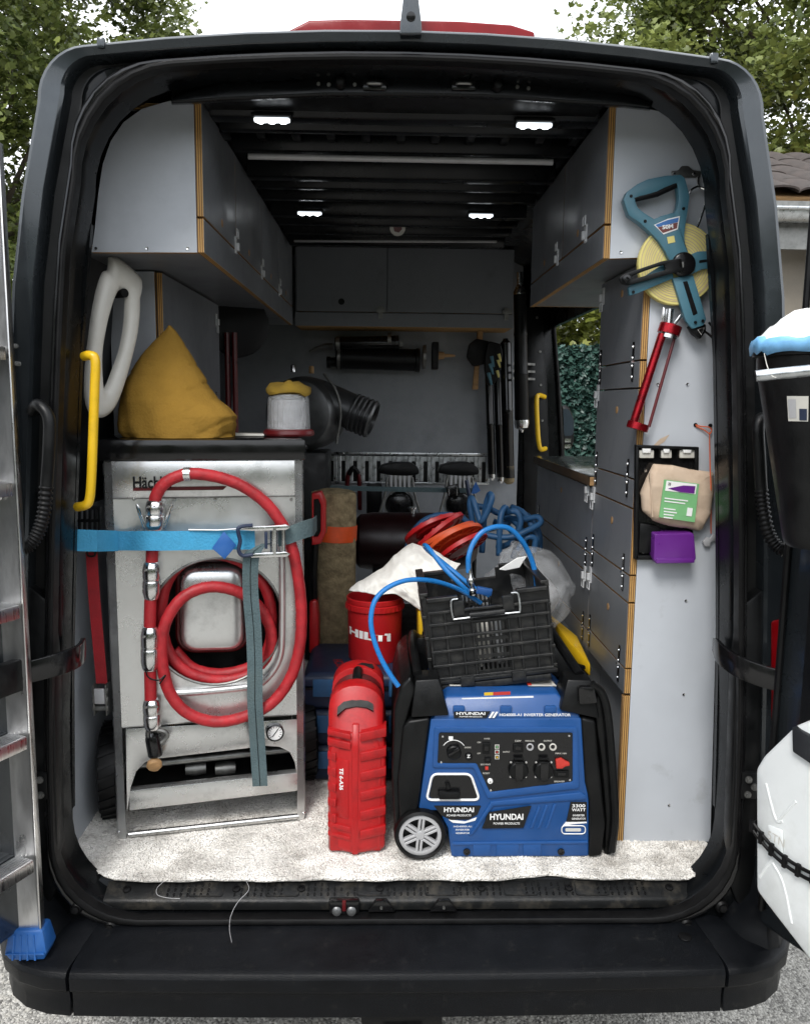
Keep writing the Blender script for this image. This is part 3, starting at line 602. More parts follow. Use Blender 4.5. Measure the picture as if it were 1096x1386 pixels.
# ---- rear doors, swung out beyond square
DD = {}
for s_ in (-1, 1):
    d = V((s_*.42, -.907, 0)); nin = V((-s_*.907, -.42, 0)); h0 = V((s_*.905, -.075, 0)); DD[s_] = (h0, d, nin)
    def dp(t, o_, z): return h0+d*t+nin*o_+V((0, 0, z))
    b = B(); b.loft([[dp(0, -.05, .56), dp(.78, -.05, .56), dp(.78, 0, .60), dp(0, 0, .60)], [dp(0, -.05, 1.6), dp(.78, -.05, 1.6), dp(.78, 0, 1.6), dp(0, 0, 1.6)], [dp(0.02, -.05, 2.58), dp(.70, -.05, 2.60), dp(.70, 0, 2.58), dp(.02, 0, 2.56)]])
    dr = b.build('rear_door', 'paint', van, bevel=.012)
    b = B(); b.prism(rpoly([dp(.08, .002, .72), dp(.72, .002, .72), dp(.72, .002, 1.62), dp(.08, .002, 1.62)], .06), nin*.012); b.build('door_liner', 'black', dr, bevel=.004)
    b = B(); b.prism(rpoly([dp(.08, .002, 1.70), dp(.70, .002, 1.70), dp(.66, .002, 2.48), dp(.08, .002, 2.48)], .06), nin*.010); b.build('door_liner', 'frame', dr, bevel=.004)
    b = B(); b.tube([dp(.012, .008, .64), dp(.012, .008, 2.52)], .008, 8); b.build('edge_seal', 'rubber', dr)
    # cable conduit from pillar to door
    if s_ > 0: q = [(1038, 572, .0), (1030, 566, -.03), (1026, 580, -.045), (1028, 625, -.05), (1030, 660, -.05), (1033, 690, -.05), (1040, 722, -.055), (1054, 742, -.065), (1070, 746, -.08)]
    else: q = [(44, 556, .0), (52, 548, -.03), (66, 566, -.045), (66, 610, -.05), (63, 655, -.05), (60, 690, -.05), (53, 718, -.055), (40, 738, -.065), (26, 744, -.08)]
    P = catmull([A(*p) for p in q], 20); cut = 4*20
    b = B(); b.tube(P[:cut+3], .014, 12); cv = b.build('cable_conduit', 'black', van)
    b = B(); b.tube(P[cut:], [.0118+.0042*((i//2) % 2) for i in range(len(P)-cut)], 12); b.build('corrugated_sleeve', 'rubber', cv, ang=180)
    # door check strap
    if s_ > 0: q = [(967, 872, .10), (974, 884, .05), (992, 898, .0), (1015, 909, -.04), (1042, 918, -.07), (1068, 924, -.09)]
    else: q = [(113, 872, .10), (110, 884, .05), (98, 892, .0), (78, 899, -.04), (52, 906, -.07), (28, 912, -.09)]
    P = catmull([A(*p) for p in q], 5); b = B(); b.ribbon(P, [V((0, 0, .028-.004*abs(i/len(P)-.5)))*(1 if i > 3 else .65+.1*i) for i in range(len(P))], .012); ck = b.build('check_strap', 'gloss_black', van, bevel=.002)
    b = B(); e = P[-1]; b.lathe([(.013, -.035), (.013, .035)], e, (0, 0, 1), 12); b.build('strap_pin', 'black', ck)
    b = B(); b.obox(e+d*.04, d*.045, nin*.012, (0, 0, .038)); b.build('strap_bracket', 'black', ck, bevel=.004)
# grab handles
P = [A(*q) for q in ((114, 482, .08), (122, 481, .06), (129, 488, .055), (128, 530, .055), (124, 640, .055), (121, 676, .055), (115, 684, .06), (105, 686, .09))]
b = B(); b.tube(P, .0115, 12, smooth=5); b.build('grab_handle', 'yellow', van)
P = [A(*q) for q in ((737, 537, 2.60), (729, 535, 2.55), (726, 542, 2.53), (727, 575, 2.53), (729, 600, 2.53), (732, 608, 2.55), (738, 607, 2.60))]
b = B(); b.tube(P, .013, 10, smooth=5); b.build('grab_handle', 'yellow', van)
# B-pillar with front edge of the side-door opening, mirror outside
P_ = YP(2.61); b = B(); b.prism([P_(*q) for q in ((700, 415), (744, 400), (752, 470), (760, 540), (766, 640), (770, 760), (700, 760))], (0, .06, 0)); bp_ = b.build('door_pillar', 'frame', van, bevel=.012)
b = B(); b.prism([P_(*q)+V((0, -.012, 0)) for q in ((708, 420), (732, 418), (740, 520), (743, 640), (743, 760), (708, 760))], (0, .02, 0)); b.build('pillar_liner', 'black', bp_, bevel=.006)
b = B(); b.tube([P_(747, 412)+V((0, -.01, 0)), P_(755, 520)+V((0, -.01, 0)), P_(761, 640)+V((0, -.01, 0))], .010, 8); b.build('pillar_seal', 'rubber', bp_)
for q in ((726, 430), (730, 476), (731, 521), (733, 569)): b = B(); b.lathe([(.008, 0), (.006, .005)], P_(*q)+V((0, -.013, 0)), (0, -1, 0), 10); b.build('screw', 'dull_steel', bp_)
for q in (492, 502, 512): b = B(); p = A(694, q, 2.4); p2 = A(724, q+1, 2.57); b.obox((p+p2)/2, (p2-p)/2, (0, .002, 0), (0, 0, .006)); b.build('perforated_bracket', 'dull_steel', bp_)
b = B(); P_ = YP(3.2); b.loft([[p+V((0, y, 0)) for p in rpoly([c_+(p-c_)*k for p in [P_(*q) for q in ((760, 548), (770, 549), (778, 568), (777, 600), (771, 610), (762, 606))]], .03)] for y, k in ((0, .86), (.02, 1), (.1, .9), (.16, .5)) for c_ in [P_(769, 580)]]); mr_ = b.build('side_mirror', 'black', van, ang=50)
b = B(); b.prism(rpoly([c_+(P_(*q)-c_)*.82+V((0, -.003, 0)) for c_ in [P_(769, 575)] for q in ((760, 548), (770, 549), (778, 568), (777, 592), (762, 594))], .02), (0, .002, 0)); b.build('mirror_glass', 'glass_dark', mr_)
for py_ in (596, 604): b = B(); b.obox(P_(768, py_)+V((0, -.004, 0)), (.02, 0, 0), (0, .001, 0), (0, 0, .012)); b.build('mirror_pane', 'chrome', mr_)

# ================================================================== FITTED CABINETS
def pan(name, parent, x0, x1, y0, y1, z0, z1, mat='front', axis=0, edge=None, bevel=.0008):
    b = B(); b.box(x0, x1, y0, y1, z0, z1); return b.build(name, mat, parent, bevel=bevel, seg=1, edge=edge or ('plyX', 'plyY', 'plyZ')[axis], axis=axis)
def latch(parent, X, s, y, z, dirz=1, k=1.0):       # s: side of the wall the face looks away from
    i = -s                                           # inward
    b = B(); b.box(min(X, X+i*.005), max(X, X+i*.005), y-.011*k, y+.011*k, z-.026*k, z+.026*k); o = b.build('latch', 'lightgrey', parent, bevel=.001, seg=1)
    b = B(); b.box(min(X+i*.005, X+i*.014), max(X+i*.005, X+i*.014), y-.007*k, y+.007*k, z-.018*k, z+.006*k); b.build('latch_lever', 'lightgrey', o, bevel=.0015, seg=1)
    c = V((X+i*.008, y, z+dirz*.034*k)); b = B(); b.tube([c+V((0, dy*k, dz*k)) for dy, dz in ((-.013, -.012), (.013, -.012), (.013, .012), (-.013, .012))], .0022*k, 6, closed=True); b.build('latch_loop', 'lightgrey', o)
    return o
def hinge(parent, X, s, y, z, L=.05):
    i = -s; b = B(); b.box(min(X, X+i*.003), max(X, X+i*.003), y-.006, y+.006, z-L, z+L); o = b.build('hinge', 'gloss_black', parent, bevel=.0008, seg=1)
    for dz in (-.75, -.2, .2, .75):
        b = B(); b.lathe([(.0045, 0), (.003, .003)], (X+i*.003, y, z+dz*L), (i, 0, 0), 8); b.build('screw', 'chrome', o)
    b = B(); b.tube([(X+i*.004, y-.007, z), (X+i*.004, y+.007, z)], .0045, 8); b.build('hinge_pin', 'chrome', o)
def hole(parent, X, s, y, z):
    i = -s; b = B(); b.lathe([(.011, 0), (.011, .0012), (.008, .0014)], (X, y, z), (i, 0, 0), 14); o = b.build('finger_hole', 'wood', parent); return o
def screws(parent, pts, Y):
    for q in pts: b = B(); b.lathe([(.0045, 0), (.0038, .002), (.001, .0012)], A(*q, Y), (0, -1, 0), 10); b.build('screw', 'chrome', parent)
# left overhead
CL = E('overhead_cabinet', (-.67, 1.0, 2.235), 'grey plywood overhead cabinet running along the left side', 'cabinet', 'overhead cabinets')
X = -.511; P_ = YP(.255); z0, zr, z1 = 2.262, 2.350, 2.638
b = B(); b.prism([P_(*q) for q in ((124, 341), (128, 312), (133, 262), (139, 222), (150, 190), (167, 165), (192, 147), (222, 138), (240, 134))]+[V((X-.0187, .255, z1)), V((X-.0187, .255, z0-.001))], (0, .018, 0)); ep = b.build('end_panel', 'grey', CL, edge='plyY', axis=1)
screws(ep, [(130, 336), (199, 336), (254, 336)], .254)
pan('bottom_panel', CL, -.865, X-.019, .273, 2.252, z0, z0+.018, 'front', 2)
pan('top_panel', CL, -.70, X-.019, .273, 2.252, z1-.024, z1-.006, 'front', 2)
pan('rail', CL, X-.018, X, .255, 2.252, z0-.001, zr-.004, 'front', 0)
yd = [.255, .717, 1.248, 1.742, 2.252]
for i in range(4):
    d_ = pan('door', CL, X-.018, X, yd[i]+.002, yd[i+1]-.004, zr+.002, z1, 'front', 0)
    if i < 3: latch(d_, X, -1, yd[i+1]-.02, zr+.012, 1)
    hole(d_, X, -1, yd[i]+.24, zr+.035)
# right overhead
CR = E('overhead_cabinet', (.67, .6, 2.235), 'grey plywood overhead cabinet on the right side beside the tape reel', 'cabinet', 'overhead cabinets')
X = .529
b = B(); b.prism([V((X+.0187, .255, z0-.001)), V((X+.0187, .255, z1))]+[P_(*q) for q in ((864, 145), (892, 150), (915, 158), (934, 172), (949, 194), (958, 222), (965, 262), (972, 345))], (0, .018, 0)); ep = b.build('end_panel', 'white_panel', CR, edge='plyY', axis=1)
screws(ep, [(840, 341), (912, 341), (962, 341)], .254)
pan('bottom_panel', CR, X+.019, .865, .273, 1.325, z0, z0+.018, 'front', 2)
pan('top_panel', CR, X+.019, .70, .273, 1.325, z1-.024, z1-.006, 'front', 2)
pan('side_panel', CR, X+.019, .80, 1.325, 1.343, z0, z1-.05, 'front', 1)
pan('rail', CR, X, X+.018, .255, 1.343, z0-.001, zr-.006, 'front', 0)
for a_, c_ in ((.255, .765), (.769, 1.343)):
    d_ = pan('door', CR, X, X+.018, a_+.002, c_-.002, zr, z1, 'front', 0)
    latch(d_, X, 1, a_+.19 if a_ < .3 else a_+.06, zr+.012, 1); hole(d_, X, 1, a_+.30, zr+.035)
# rear overhead against the bulkhead
CB = E('overhead_cabinet', (.05, 2.1, 2.235), 'dark grey two-door overhead cabinet across the bulkhead at the far end', 'cabinet', 'overhead cabinets')
xa, xb, xm = -.50, .602, A(524, 370, 2.257).x
pan('body', CB, xa, xb, 2.277, 2.55, z0, z1+.01, 'front', 1)
pan('rail', CB, xa, xb, 2.257, 2.275, z0-.002, 2.327, 'front', 1)
for a_, c_, h_ in ((xa+.01, xm-.002, 462), (xm+.002, xb-.004, 608)):
    d_ = pan('door', CB, a_, c_, 2.257, 2.275, 2.332, z1+.008, 'front', 1)
    c = A(h_, 408, 2.257); b = B(); b.lathe([(.016, 0), (.016, .001)], c, (0, -1, 0), 16); b.build('finger_hole', 'black' if h_ < 500 else 'front', d_)
    c = V((c_-.03, 2.255, 2.33)); b = B(); b.obox(c, (.012, 0, 0), (0, .004, 0), (0, 0, .03)); l_ = b.build('latch', 'dull_steel', d_, bevel=.001, seg=1); b = B(); b.obox(c+V((.0, -.006, .01)), (.022, 0, 0), (0, .003, 0), (0, 0, .010)); b.build('latch_lever', 'dull_steel', l_, bevel=.001, seg=1)
# bulkhead
b = B(); b.box(-.93, .695, 2.558, 2.578, .612, 2.66); b.build('bulkhead', 'bulk', van)
# tall side cabinet at the left, behind the machine
bpy_ct = 0; CT = E('side_cabinet', (-.78, .9, FLOOR), 'tall grey side cabinet with plywood edge behind the yellow sack', 'cabinet')
xf = A(221, 450, .56).x
pan('end_panel', CT, -.862, xf-.022, .56, .578, FLOOR, 2.258, 'grey', 1)
pan('carcass', CT, -.862, xf-.022, .58, 1.38, FLOOR, 2.255, 'front', 0)
d_ = pan('door', CT, xf-.018, xf, .565, 1.38, 1.86, 2.255, 'front', 0); latch(d_, xf, -1, 1.32, 2.19, -1)
d_ = pan('door', CT, xf-.018, xf, .565, 1.38, 1.30, 1.855, 'front', 0); hinge(d_, xf, -1, 1.30, 1.855, .06)
pan('door', CT, xf-.018, xf, .565, 1.38, .70, 1.295, 'front', 0)
lw = E('lining_board', (-.80, .4, FLOOR), 'plain grey lining panel on the lower left wall behind the red strap', 'panel')
pan('board', lw, -.928, -.912, .15, .62, FLOOR, 1.74, 'grey', 0)
# right drawer column with end panel
DC = E('drawer_cabinet', (.72, .3, FLOOR), 'tall grey flap cabinet with plywood edges on the right', 'cabinet', 'flap cabinets')
X = .640; Z = [2.258, 1.999, 1.925, 1.679, 1.598, 1.411, 1.333, 1.143, 1.068]; Y0_, Y1_ = .2555, .679
b = B(); b.prism([(X+.020, .255, FLOOR+.003), (.915, .255, FLOOR+.003), (.855, .255, 2.259), (X+.020, .255, 2.259)], (0, .018, 0)); ep = b.build('end_panel', 'white_panel', DC, edge='plyY', axis=1)
screws(ep, [(890, 520), (930, 520), (928, 813), (925, 940), (905, 1090)], .254)
for i in range(8):
    f_ = i % 2 == 0
    d_ = pan('flap' if f_ else 'rail', DC, X, X+.0185, Y0_, Y1_, Z[i+1]+.0025, Z[i]-.0025, 'front', 0)
    if f_:
        if i: latch(d_, X, 1, .665, Z[i]-.008, -1)
        hole(d_, X, 1, .45, Z[i]-.06)
        for y in (.31, .65): hinge(d_, X, 1, y, Z[i+1]-.002, .054)
    latch(d_, X, 1, .65, 2.215, -1) if i == 0 else None
pan('carcass', DC, X+.022, .866, .276, Y1_, 1.08, 2.255, 'front', 0)
pan('toe_panel', DC, X+.05, X+.066, .276, Y1_, FLOOR, 1.07, 'grey', 0)
pan('ply_edge', DC, X, X+.0185, Y0_, .274, FLOOR+.002, 1.062, 'wood', 0)
# low cabinet with counter in the side-door opening
LC = E('counter_cabinet', (.72, .95, FLOOR), 'lower flap cabinet with dark stone-look countertop beside the side door', 'cabinet', 'flap cabinets')
Z2 = [1.612, 1.391, 1.322, 1.134, 1.064]
for i in range(4):
    f_ = i % 2 == 0; d_ = pan('flap' if f_ else 'rail', LC, X, X+.018, .683, 1.667, Z2[i+1]+.0025, Z2[i]-.0025, 'front', 0)
    if f_:
        latch(d_, X, 1, .74, Z2[i]-.008, -1); hole(d_, X, 1, 1.16, Z2[i]-.06)
        for y in (.74, 1.60): hinge(d_, X, 1, y, Z2[i+1]-.002, .05)
pan('carcass', LC, X+.022, .866, .683, 1.665, 1.08, 1.61, 'front', 0)
pan('toe_panel', LC, X+.05, X+.066, .683, 1.667, FLOOR, 1.07, 'grey', 0)
b = B(); b.prism([(X-.012, .681, 1.616), (X-.012, 1.71, 1.616), (.94, 1.71, 1.616), (.94, .681, 1.616)], (0, 0, .032)); b.build('countertop', 'counter', LC, bevel=.002, edge='dark_edge', axis=2)
pan('counter_end', LC, X-.013, X+.05, .6785, .6805, 1.618, 1.646, 'wood', 1)

# ------------------------------------------------------------------ ceiling lamps
for i, (px_, py_, L_) in enumerate(((368, 160, 'left lamp of the near pair on the black ceiling'), (723, 167, 'right lamp of the near pair on the black ceiling'), (419, 287, 'left lamp of the far pair on the black ceiling'), (651, 290, 'right lamp of the far pair on the black ceiling'))):
    c = AZ(px_, py_, 2.60); t = E('ceiling_lamp', c, 'lit white LED bar, '+L_, 'lamp', 'ceiling lamps')
    b = B(); b.obox(c+V((0, 0, .006)), (.052, 0, 0), (0, .016, 0), (0, 0, .005)); b.build('housing', 'black', t, bevel=.003)
    b = B(); b.prism(rpoly([c+V((-.046, -.011, 0)), c+V((.046, -.011, 0)), c+V((.046, .011, 0)), c+V((-.046, .011, 0))], .008), (0, 0, -.008)); df = b.build('diffuser', 'led_cover', t, bevel=.002)
    for dx in (-.029, 0, .029): b = B(); b.lathe([(.0095, 0), (.0085, .003), (.002, .004)], c+V((dx, 0, -.008)), (0, 0, -1), 12); b.build('led_lens', 'led', df)

# ------------------------------------------------------------------ carpet
cp = E('floor_carpet', (0, .9, FLOOR), 'cream looped carpet with dirt marks covering the load floor', 'carpet')
def cedge(x): return .078+.003*math.sin(x*23)+.002*math.sin(x*61+1)+.022*max(0, 1-abs(x-.42)/.12)+(.10*max(0, (abs(x-.02)-.74)/.14)**1.8 if abs(x-.02) > .74 else 0)
b = B(); xs = np.linspace(-.92, .90, 64); b.loft([[V((x, cedge(x), FLOOR-.006)), V((x, cedge(x)-.004, FLOOR-.002)), V((x, cedge(x)+.002, FLOOR+.003)), V((x, .6, FLOOR+.004)), V((x, 2.54, FLOOR+.004)), V((x, 2.54, FLOOR-.006))] for x in xs]); b.build('backing', 'carpet', cp)
n = 84000; x = rng.uniform(-.92, .90, n); y = np.array([cedge(q) for q in x]); y = y-.005+rng.uniform(0, 1, n)**1.15*.78
a = rng.uniform(0, 6.28, n); r = rng.uniform(.0026, .0046, n); h = rng.uniform(.003, .0078, n)*(.72+.28*np.clip(1.6*np.sin(x*9+2*np.sin(y*11))*np.cos(y*13+x*5), -1, 1))*(1+.3*np.sin(x*31)*np.sin(y*27))
lx, ly = rng.normal(0, .0026, n), rng.normal(-.001, .0026, n)
vv = np.zeros((n, 6, 3)); zb = FLOOR+.002
for k in range(3):
    q = a+2.094*k; vv[:, k] = np.stack([x+r*np.cos(q), y+r*np.sin(q), np.full(n, zb)], 1); vv[:, 3+k] = np.stack([x+lx+r*.75*np.cos(q+.3), y+ly+r*.75*np.sin(q+.3), zb+h*(1-.12*k)], 1)
ff = (np.array([(0, 1, 4, 3), (1, 2, 5, 4), (2, 0, 3, 5), (3, 4, 5, 5)])[None]+6*np.arange(n)[:, None, None])
f4 = ff[:, :3].reshape(-1, 4)
me_top = (np.array([(3, 4, 5)])[None]+6*np.arange(n)[:, None, None]).reshape(-1, 3)
me = bpy.data.meshes.new('pile'); nq = len(f4); ntri = len(me_top)
me.vertices.add(n*6); me.vertices.foreach_set('co', vv.astype('f').ravel()); me.loops.add(nq*4+ntri*3); me.loops.foreach_set('vertex_index', np.concatenate([f4.ravel(), me_top.ravel()]).astype('i'))
me.polygons.add(nq+ntri); me.polygons.foreach_set('loop_start', np.concatenate([np.arange(nq)*4, nq*4+np.arange(ntri)*3]).astype('i')); me.update(calc_edges=True)
K(mo('pile', me, 'pile', cp, flat=True), 'stuff')
# loose threads over the sill
for P, L_ in (([(333, 1192, .08), (337, 1205, .03), (322, 1222, .0), (313, 1240, -.022), (311, 1258, -.06), (314, 1276, -.11)], 'long white thread hanging from the carpet over the sill to the bumper'), ([(222, 1194, .075), (213, 1203, .05), (214, 1212, .03), (228, 1216, .02), (244, 1217, .015)], 'short curled thread lying on the sill tread')):
    b = B(); b.tube([A(*q)+V((0, -.004, .003)) for q in P], .0007, 5, smooth=6); T(b.build('loose_thread', 'wheelgrey', None), L_, 'thread', 'loose carpet threads')

# ================================================================== STAINLESS MACHINE (left)
m0, m1 = AZ(157, 1137, FLOOR+.006), AZ(415, 1110, FLOOR+.006)
me_ = (m1-m0).normalized(); mn = V((me_.y, -me_.x, 0)); MP = Pl(m0, mn); back = -mn
MC = E('stainless_machine', (m0+m1)/2-mn*.25, 'stainless steel machine cabinet with black top and red hose', 'machine')
def mp(x, y, o=0): return MP(x, y, o)
DEP = .40; ZT = mp(155, 624).z; MW = (m1-m0).length
def ml(t, d, z): return m0+me_*(t*MW)-mn*d+V((0, 0, z-m0.z))
# body behind the front plate: back, sides
b = B(); b.loft([[ml(.0, .03, z), ml(.012, .008, z), ml(.05, 0.0, z), ml(.05, .012, z), ml(.03, .02, z), ml(.014, .045, z), ml(.014, DEP, z), ml(0, DEP, z)] for z in (ZT, m0.z)]); b.build('side_panel', 'steel', MC)
b = B(); b.loft([[ml(1, .03, z), ml(.988, .008, z), ml(.95, 0, z), ml(.95, .012, z), ml(.97, .02, z), ml(.986, .045, z), ml(.986, DEP, z), ml(1, DEP, z)] for z in (ZT, m0.z)]); b.build('side_panel', 'steel', MC)
b = B(); b.prism([ml(.02, DEP-.01, .75), ml(.98, DEP-.01, .75), ml(.98, DEP-.01, ZT), ml(.02, DEP-.01, ZT)], mn*.008); b.build('back_panel', 'dull_steel', MC)
# front plate with round opening
zc_ = mp(294, 842); hr = (mp(382, 842)-zc_).length; NN = 48
Zs, Zl = mp(155, 675).z, mp(170, 985).z
xl, xr = .05, .95
def sq(i):                                  # matching points on the rectangle for the hole's rim
    a = 2*math.pi*i/NN; c, s = math.cos(a), math.sin(a); cx = (zc_-m0).dot(me_)/MW
    hwid = (xr-cx) if c > 0 else (cx-xl); hh = (Zs-.002-zc_.z) if s > 0 else (zc_.z-Zl-.001)
    k = min(hwid*MW/abs(c) if abs(c) > 1e-6 else 9, hh/abs(s) if abs(s) > 1e-6 else 9)
    return zc_+me_*(c*k)+V((0, 0, s*k))
ex_, ez_ = me_, V((0, 0, 1))
SQ = [sq(i) for i in range(NN)]
for cx_, cz_ in ((xl, Zs-.002), (xr, Zs-.002), (xl, Zl+.001), (xr, Zl+.001)):
    cpt = m0+me_*(cx_*MW)+V((0, 0, cz_-m0.z)); SQ[min(range(NN), key=lambda i: (SQ[i]-cpt).length)] = cpt
b = B(); b.ring(SQ, circ(zc_, hr, NN, ex_, ez_), back*.003); b.build('front_plate', 'steel', MC, ang=20)
b = B(); b.tube(circ(zc_, hr+.001, NN, ex_, ez_), .004, 8, closed=True); b.build('opening_rim', 'dull_steel', MC)
b = B(); b.loft([circ(zc_-mn*.004, hr+.012, NN, ex_, ez_), circ(zc_-mn*.15, hr+.004, NN, ex_, ez_), circ(zc_-mn*.151, .01, NN, ex_, ez_)], True, False); b.build('recess', 'black', MC)
b = B(); b.prism([ml(xl, .001, Zs), ml(xr, .001, Zs), ml(xr, .001, ZT-.001), ml(xl, .001, ZT-.001)], back*.003); up_ = b.build('upper_plate', 'steel', MC, bevel=.001)
for q in (181, 236, 291, 394): b = B(); b.lathe([(.005, 0), (.003, .003)], mp(q, 676), mn, 10); b.build('screw', 'chrome', up_)
b = B(); b.tube([ml(xl, -.001, Zs), ml(xr, -.001, Zs)], .0016, 6); b.build('seam', 'dull_steel', up_)
# lower skirt with arched opening
sk = [mp(170, 987), mp(402, 974), mp(402, 1052), mp(399, 1032), mp(392, 1018), mp(378, 1011), mp(360, 1010), mp(215, 1027), mp(196, 1032), mp(184, 1045), mp(177, 1066), mp(172, 1100)]
b = B(); b.prism(sk, back*.003); b.build('lower_skirt', 'steel', MC, bevel=.0008)
b = B(); b.tube([ml(xl, -.001, Zl+.001), ml(xr, -.001, Zl+.001)], .0018, 6); b.build('seam', 'dull_steel', MC)
for q in ((174, 1071, 403, 1046, 175, 1098, 403, 1071),):
    b = B(); b.prism([mp(q[0], q[1]), mp(q[2], q[3]), mp(q[6], q[7]), mp(q[4], q[5])], back*.03); b.build('cross_member', 'steel', MC, bevel=.003)
b = B(); b.tube([mp(174, 1130, -.004), mp(404, 1105, -.004)], .0085, 12); b.build('foot_bar', 'brushed', MC)
b = B(); b.tube([mp(174, 1037, -.06), mp(404, 1013, -.06)], .011, 12); b.build('axle_bar', 'dull_steel', MC)
b = B(); b.prism([ml(.03, .03, .745), ml(.97, .03, .745), ml(.97, .37, .745), ml(.03, .37, .745)], (0, 0, .01)); b.build('inner_tray', 'black', MC)
for q in (265, 305): b = B(); b.lathe([(.018, -.03), (.022, 0), (.018, .03)], mp(q, 1040, -.09), me_, 14); b.build('roller', 'dull_steel', MC)
for t_ in (.015, .985):
    b = B(); b.prism([ml(t_-.012, -.0005, m0.z), ml(t_+.034 if t_ < .5 else t_+.012, -.0005, m0.z), ml(t_+.034 if t_ < .5 else t_+.012, -.0005, .79), ml(t_-.012, -.0005, .79)], mn*.0015)
    b = B(); b.lathe([(.005, 0), (.003, .004)], ml(t_, -.001, m0.z+.022), mn, 10); b.build('screw', 'chrome', MC)
# tank bulging in the opening
c_ = mp(288, 823, -.05); b = B(); o_ = rpoly([mp(244, 766, -.05), mp(330, 764, -.05), mp(331, 878, -.05), mp(244, 880, -.05)], .05, 6)
b.loft([[c_+(p-c_)*k+mn*d for p in o_] for d, k in ((-.08, 1.02), (0, 1), (.022, .96), (.030, .86), (.032, .6), (.0325, .1))]); b.build('tank', 'steel', MC, ang=60)
b = B(); b.tube([c_+(p-c_)*1.08-mn*.03 for p in o_], .008, 8, closed=True); b.build('tank_band', 'dark_red', MC)
# gauge
c_ = mp(372, 990, .001); b = B(); b.lathe([(.026, 0), (.026, .014), (.022, .016), (.022, .012)], c_, mn, 28); gg = b.build('pressure_gauge', 'gloss_black', MC)
b = B(); b.lathe([(.0215, 0), (.0215, .001)], c_+mn*.012, mn, 24); b.build('dial', 'white', gg)
for k in range(12):
    a = R(-45+k*24.5); q = c_+mn*.0135; b = B(); u_ = me_*math.cos(a)+V((0, 0, math.sin(a))); b.obox(q+u_*.017, u_*.003, u_.cross(mn)*.0007, mn*.0003); b.build('tick', 'black', gg)
b = B(); u_ = (me_*.6+V((0, 0, .8))); b.obox(c_+mn*.014, u_*.014, u_.cross(mn)*.0012, mn*.0004); b.build('needle', 'black', gg)
# name on the upper plate
text('Hächler', 'black', up_, mp(208, 653, .0025), me_, (0, 0, 1), width=(mp(236, 650)-mp(180, 650)).length, height=(mp(200, 644.5)-mp(200, 661)).length, bold=.02)
b = B(); b.prism([mp(180, 660, .0015), mp(307, 658, .0015), mp(302, 663, .0015), mp(180, 664.5, .0015)], mn*.0006); b.build('red_line', 'dark_red', up_)
# black top
b = B(); b.prism([ml(-.012, -.006, ZT), ml(1.006, -.006, ZT), ml(1.006, DEP+.01, ZT), ml(-.012, DEP+.01, ZT)], (0, 0, .058)); b.build('top_cap', 'gloss_black', MC, bevel=.006); TOPZ = ZT+.058
# rail that carries the hose
P = [mp(236, 939, .012), mp(270, 937, .012), mp(330, 931, .012), mp(352, 926, .013), mp(370, 908, .013), mp(380, 885, .013), mp(382, 850, .013), mp(382, 770, .013), mp(381, 735, .013)]
b = B(); b.tube(P, .0095, 10, smooth=5); b.build('hose_rail', 'alu', MC)
# wheels behind
for t_, dd in ((-.045, .17), (1.05, .30)):
    c = ml(t_, dd, FLOOR+.146); b = B(); b.lathe([(.07, -.028), (.128, -.030), (.140, -.022), (.142, 0), (.140, .022), (.128, .030), (.07, .028)], c, me_, 30); wv = b.build('wheel', 'rubber', MC)
    for k in range(26):
        a = 2*math.pi*k/26; q = c+(mn*math.cos(a)+V((0, 0, math.sin(a))))*.141; b = B(); tv = (V((0, 0, math.cos(a)))-mn*math.sin(a)); b.obox(q, me_*.024+tv*.008, tv*.0045, (mn*math.cos(a)+V((0, 0, math.sin(a))))*.004); b.build('tread_block', 'rubber', wv, flat=True)
    b = B(); b.lathe([(.02, -.03), (.068, -.022), (.072, 0), (.068, .022), (.02, .03)], c, me_, 20); b.build('rim', 'dull_steel', wv)

# ------------------------------------------------------------------ red hose with couplings
RH = E('red_hose', mp(290, 985, .03), 'thick red rubber hose coiled on the machine front', 'hose')
r_ = .0165
path = [(209, 690, .028), (211, 672, .030), (222, 655, .032), (240, 645, .034), (262, 641, .034), (300, 647, .034), (335, 662, .034), (368, 690, .034), (392, 732, .036), (404, 785, .036), (408, 840, .036), (403, 888, .036), (388, 927, .036), (362, 956, .036), (325, 972, .036), (290, 977, .036), (255, 966, .034), (232, 942, .030), (221, 908, .026), (219, 870, .022), (226, 838, .018), (246, 810, .012), (275, 796, .006), (305, 796, .002), (335, 808, -.002), (358, 832, -.006), (368, 862, -.010), (362, 892, -.014), (340, 912, -.018), (300, 921, -.022), (258, 912, -.026), (230, 886, -.030), (219, 845, -.034), (222, 800, -.034), (240, 768, -.03), (270, 752, -.026), (300, 751, -.024), (335, 766, -.03), (360, 798, -.036), (368, 840, -.044), (362, 880, -.05), (340, 902, -.055), (300, 912, -.06), (262, 905, -.062), (236, 880, -.065)]
b = B(); P = catmull([mp(x, y, o) for x, y, o in path], 8); b.tube(P, [r_*(1+.022*math.sin(i*1.9)) for i in range(len(P))], 14); b.build('hose', 'hose_red', RH, ang=180)
b = B(); b.tube([mp(206, 742, .026), mp(205, 775, .026)], r_, 14); b.build('hose', 'hose_red', RH)
b = B(); b.tube([mp(204, 800, .026), mp(203, 835, .026), mp(203, 860, .026)], r_, 14); b.build('hose', 'hose_red', RH)
b = B(); b.tube([mp(203, 895, .026), mp(204, 950, .026)], r_, 14); b.build('hose', 'hose_red', RH)
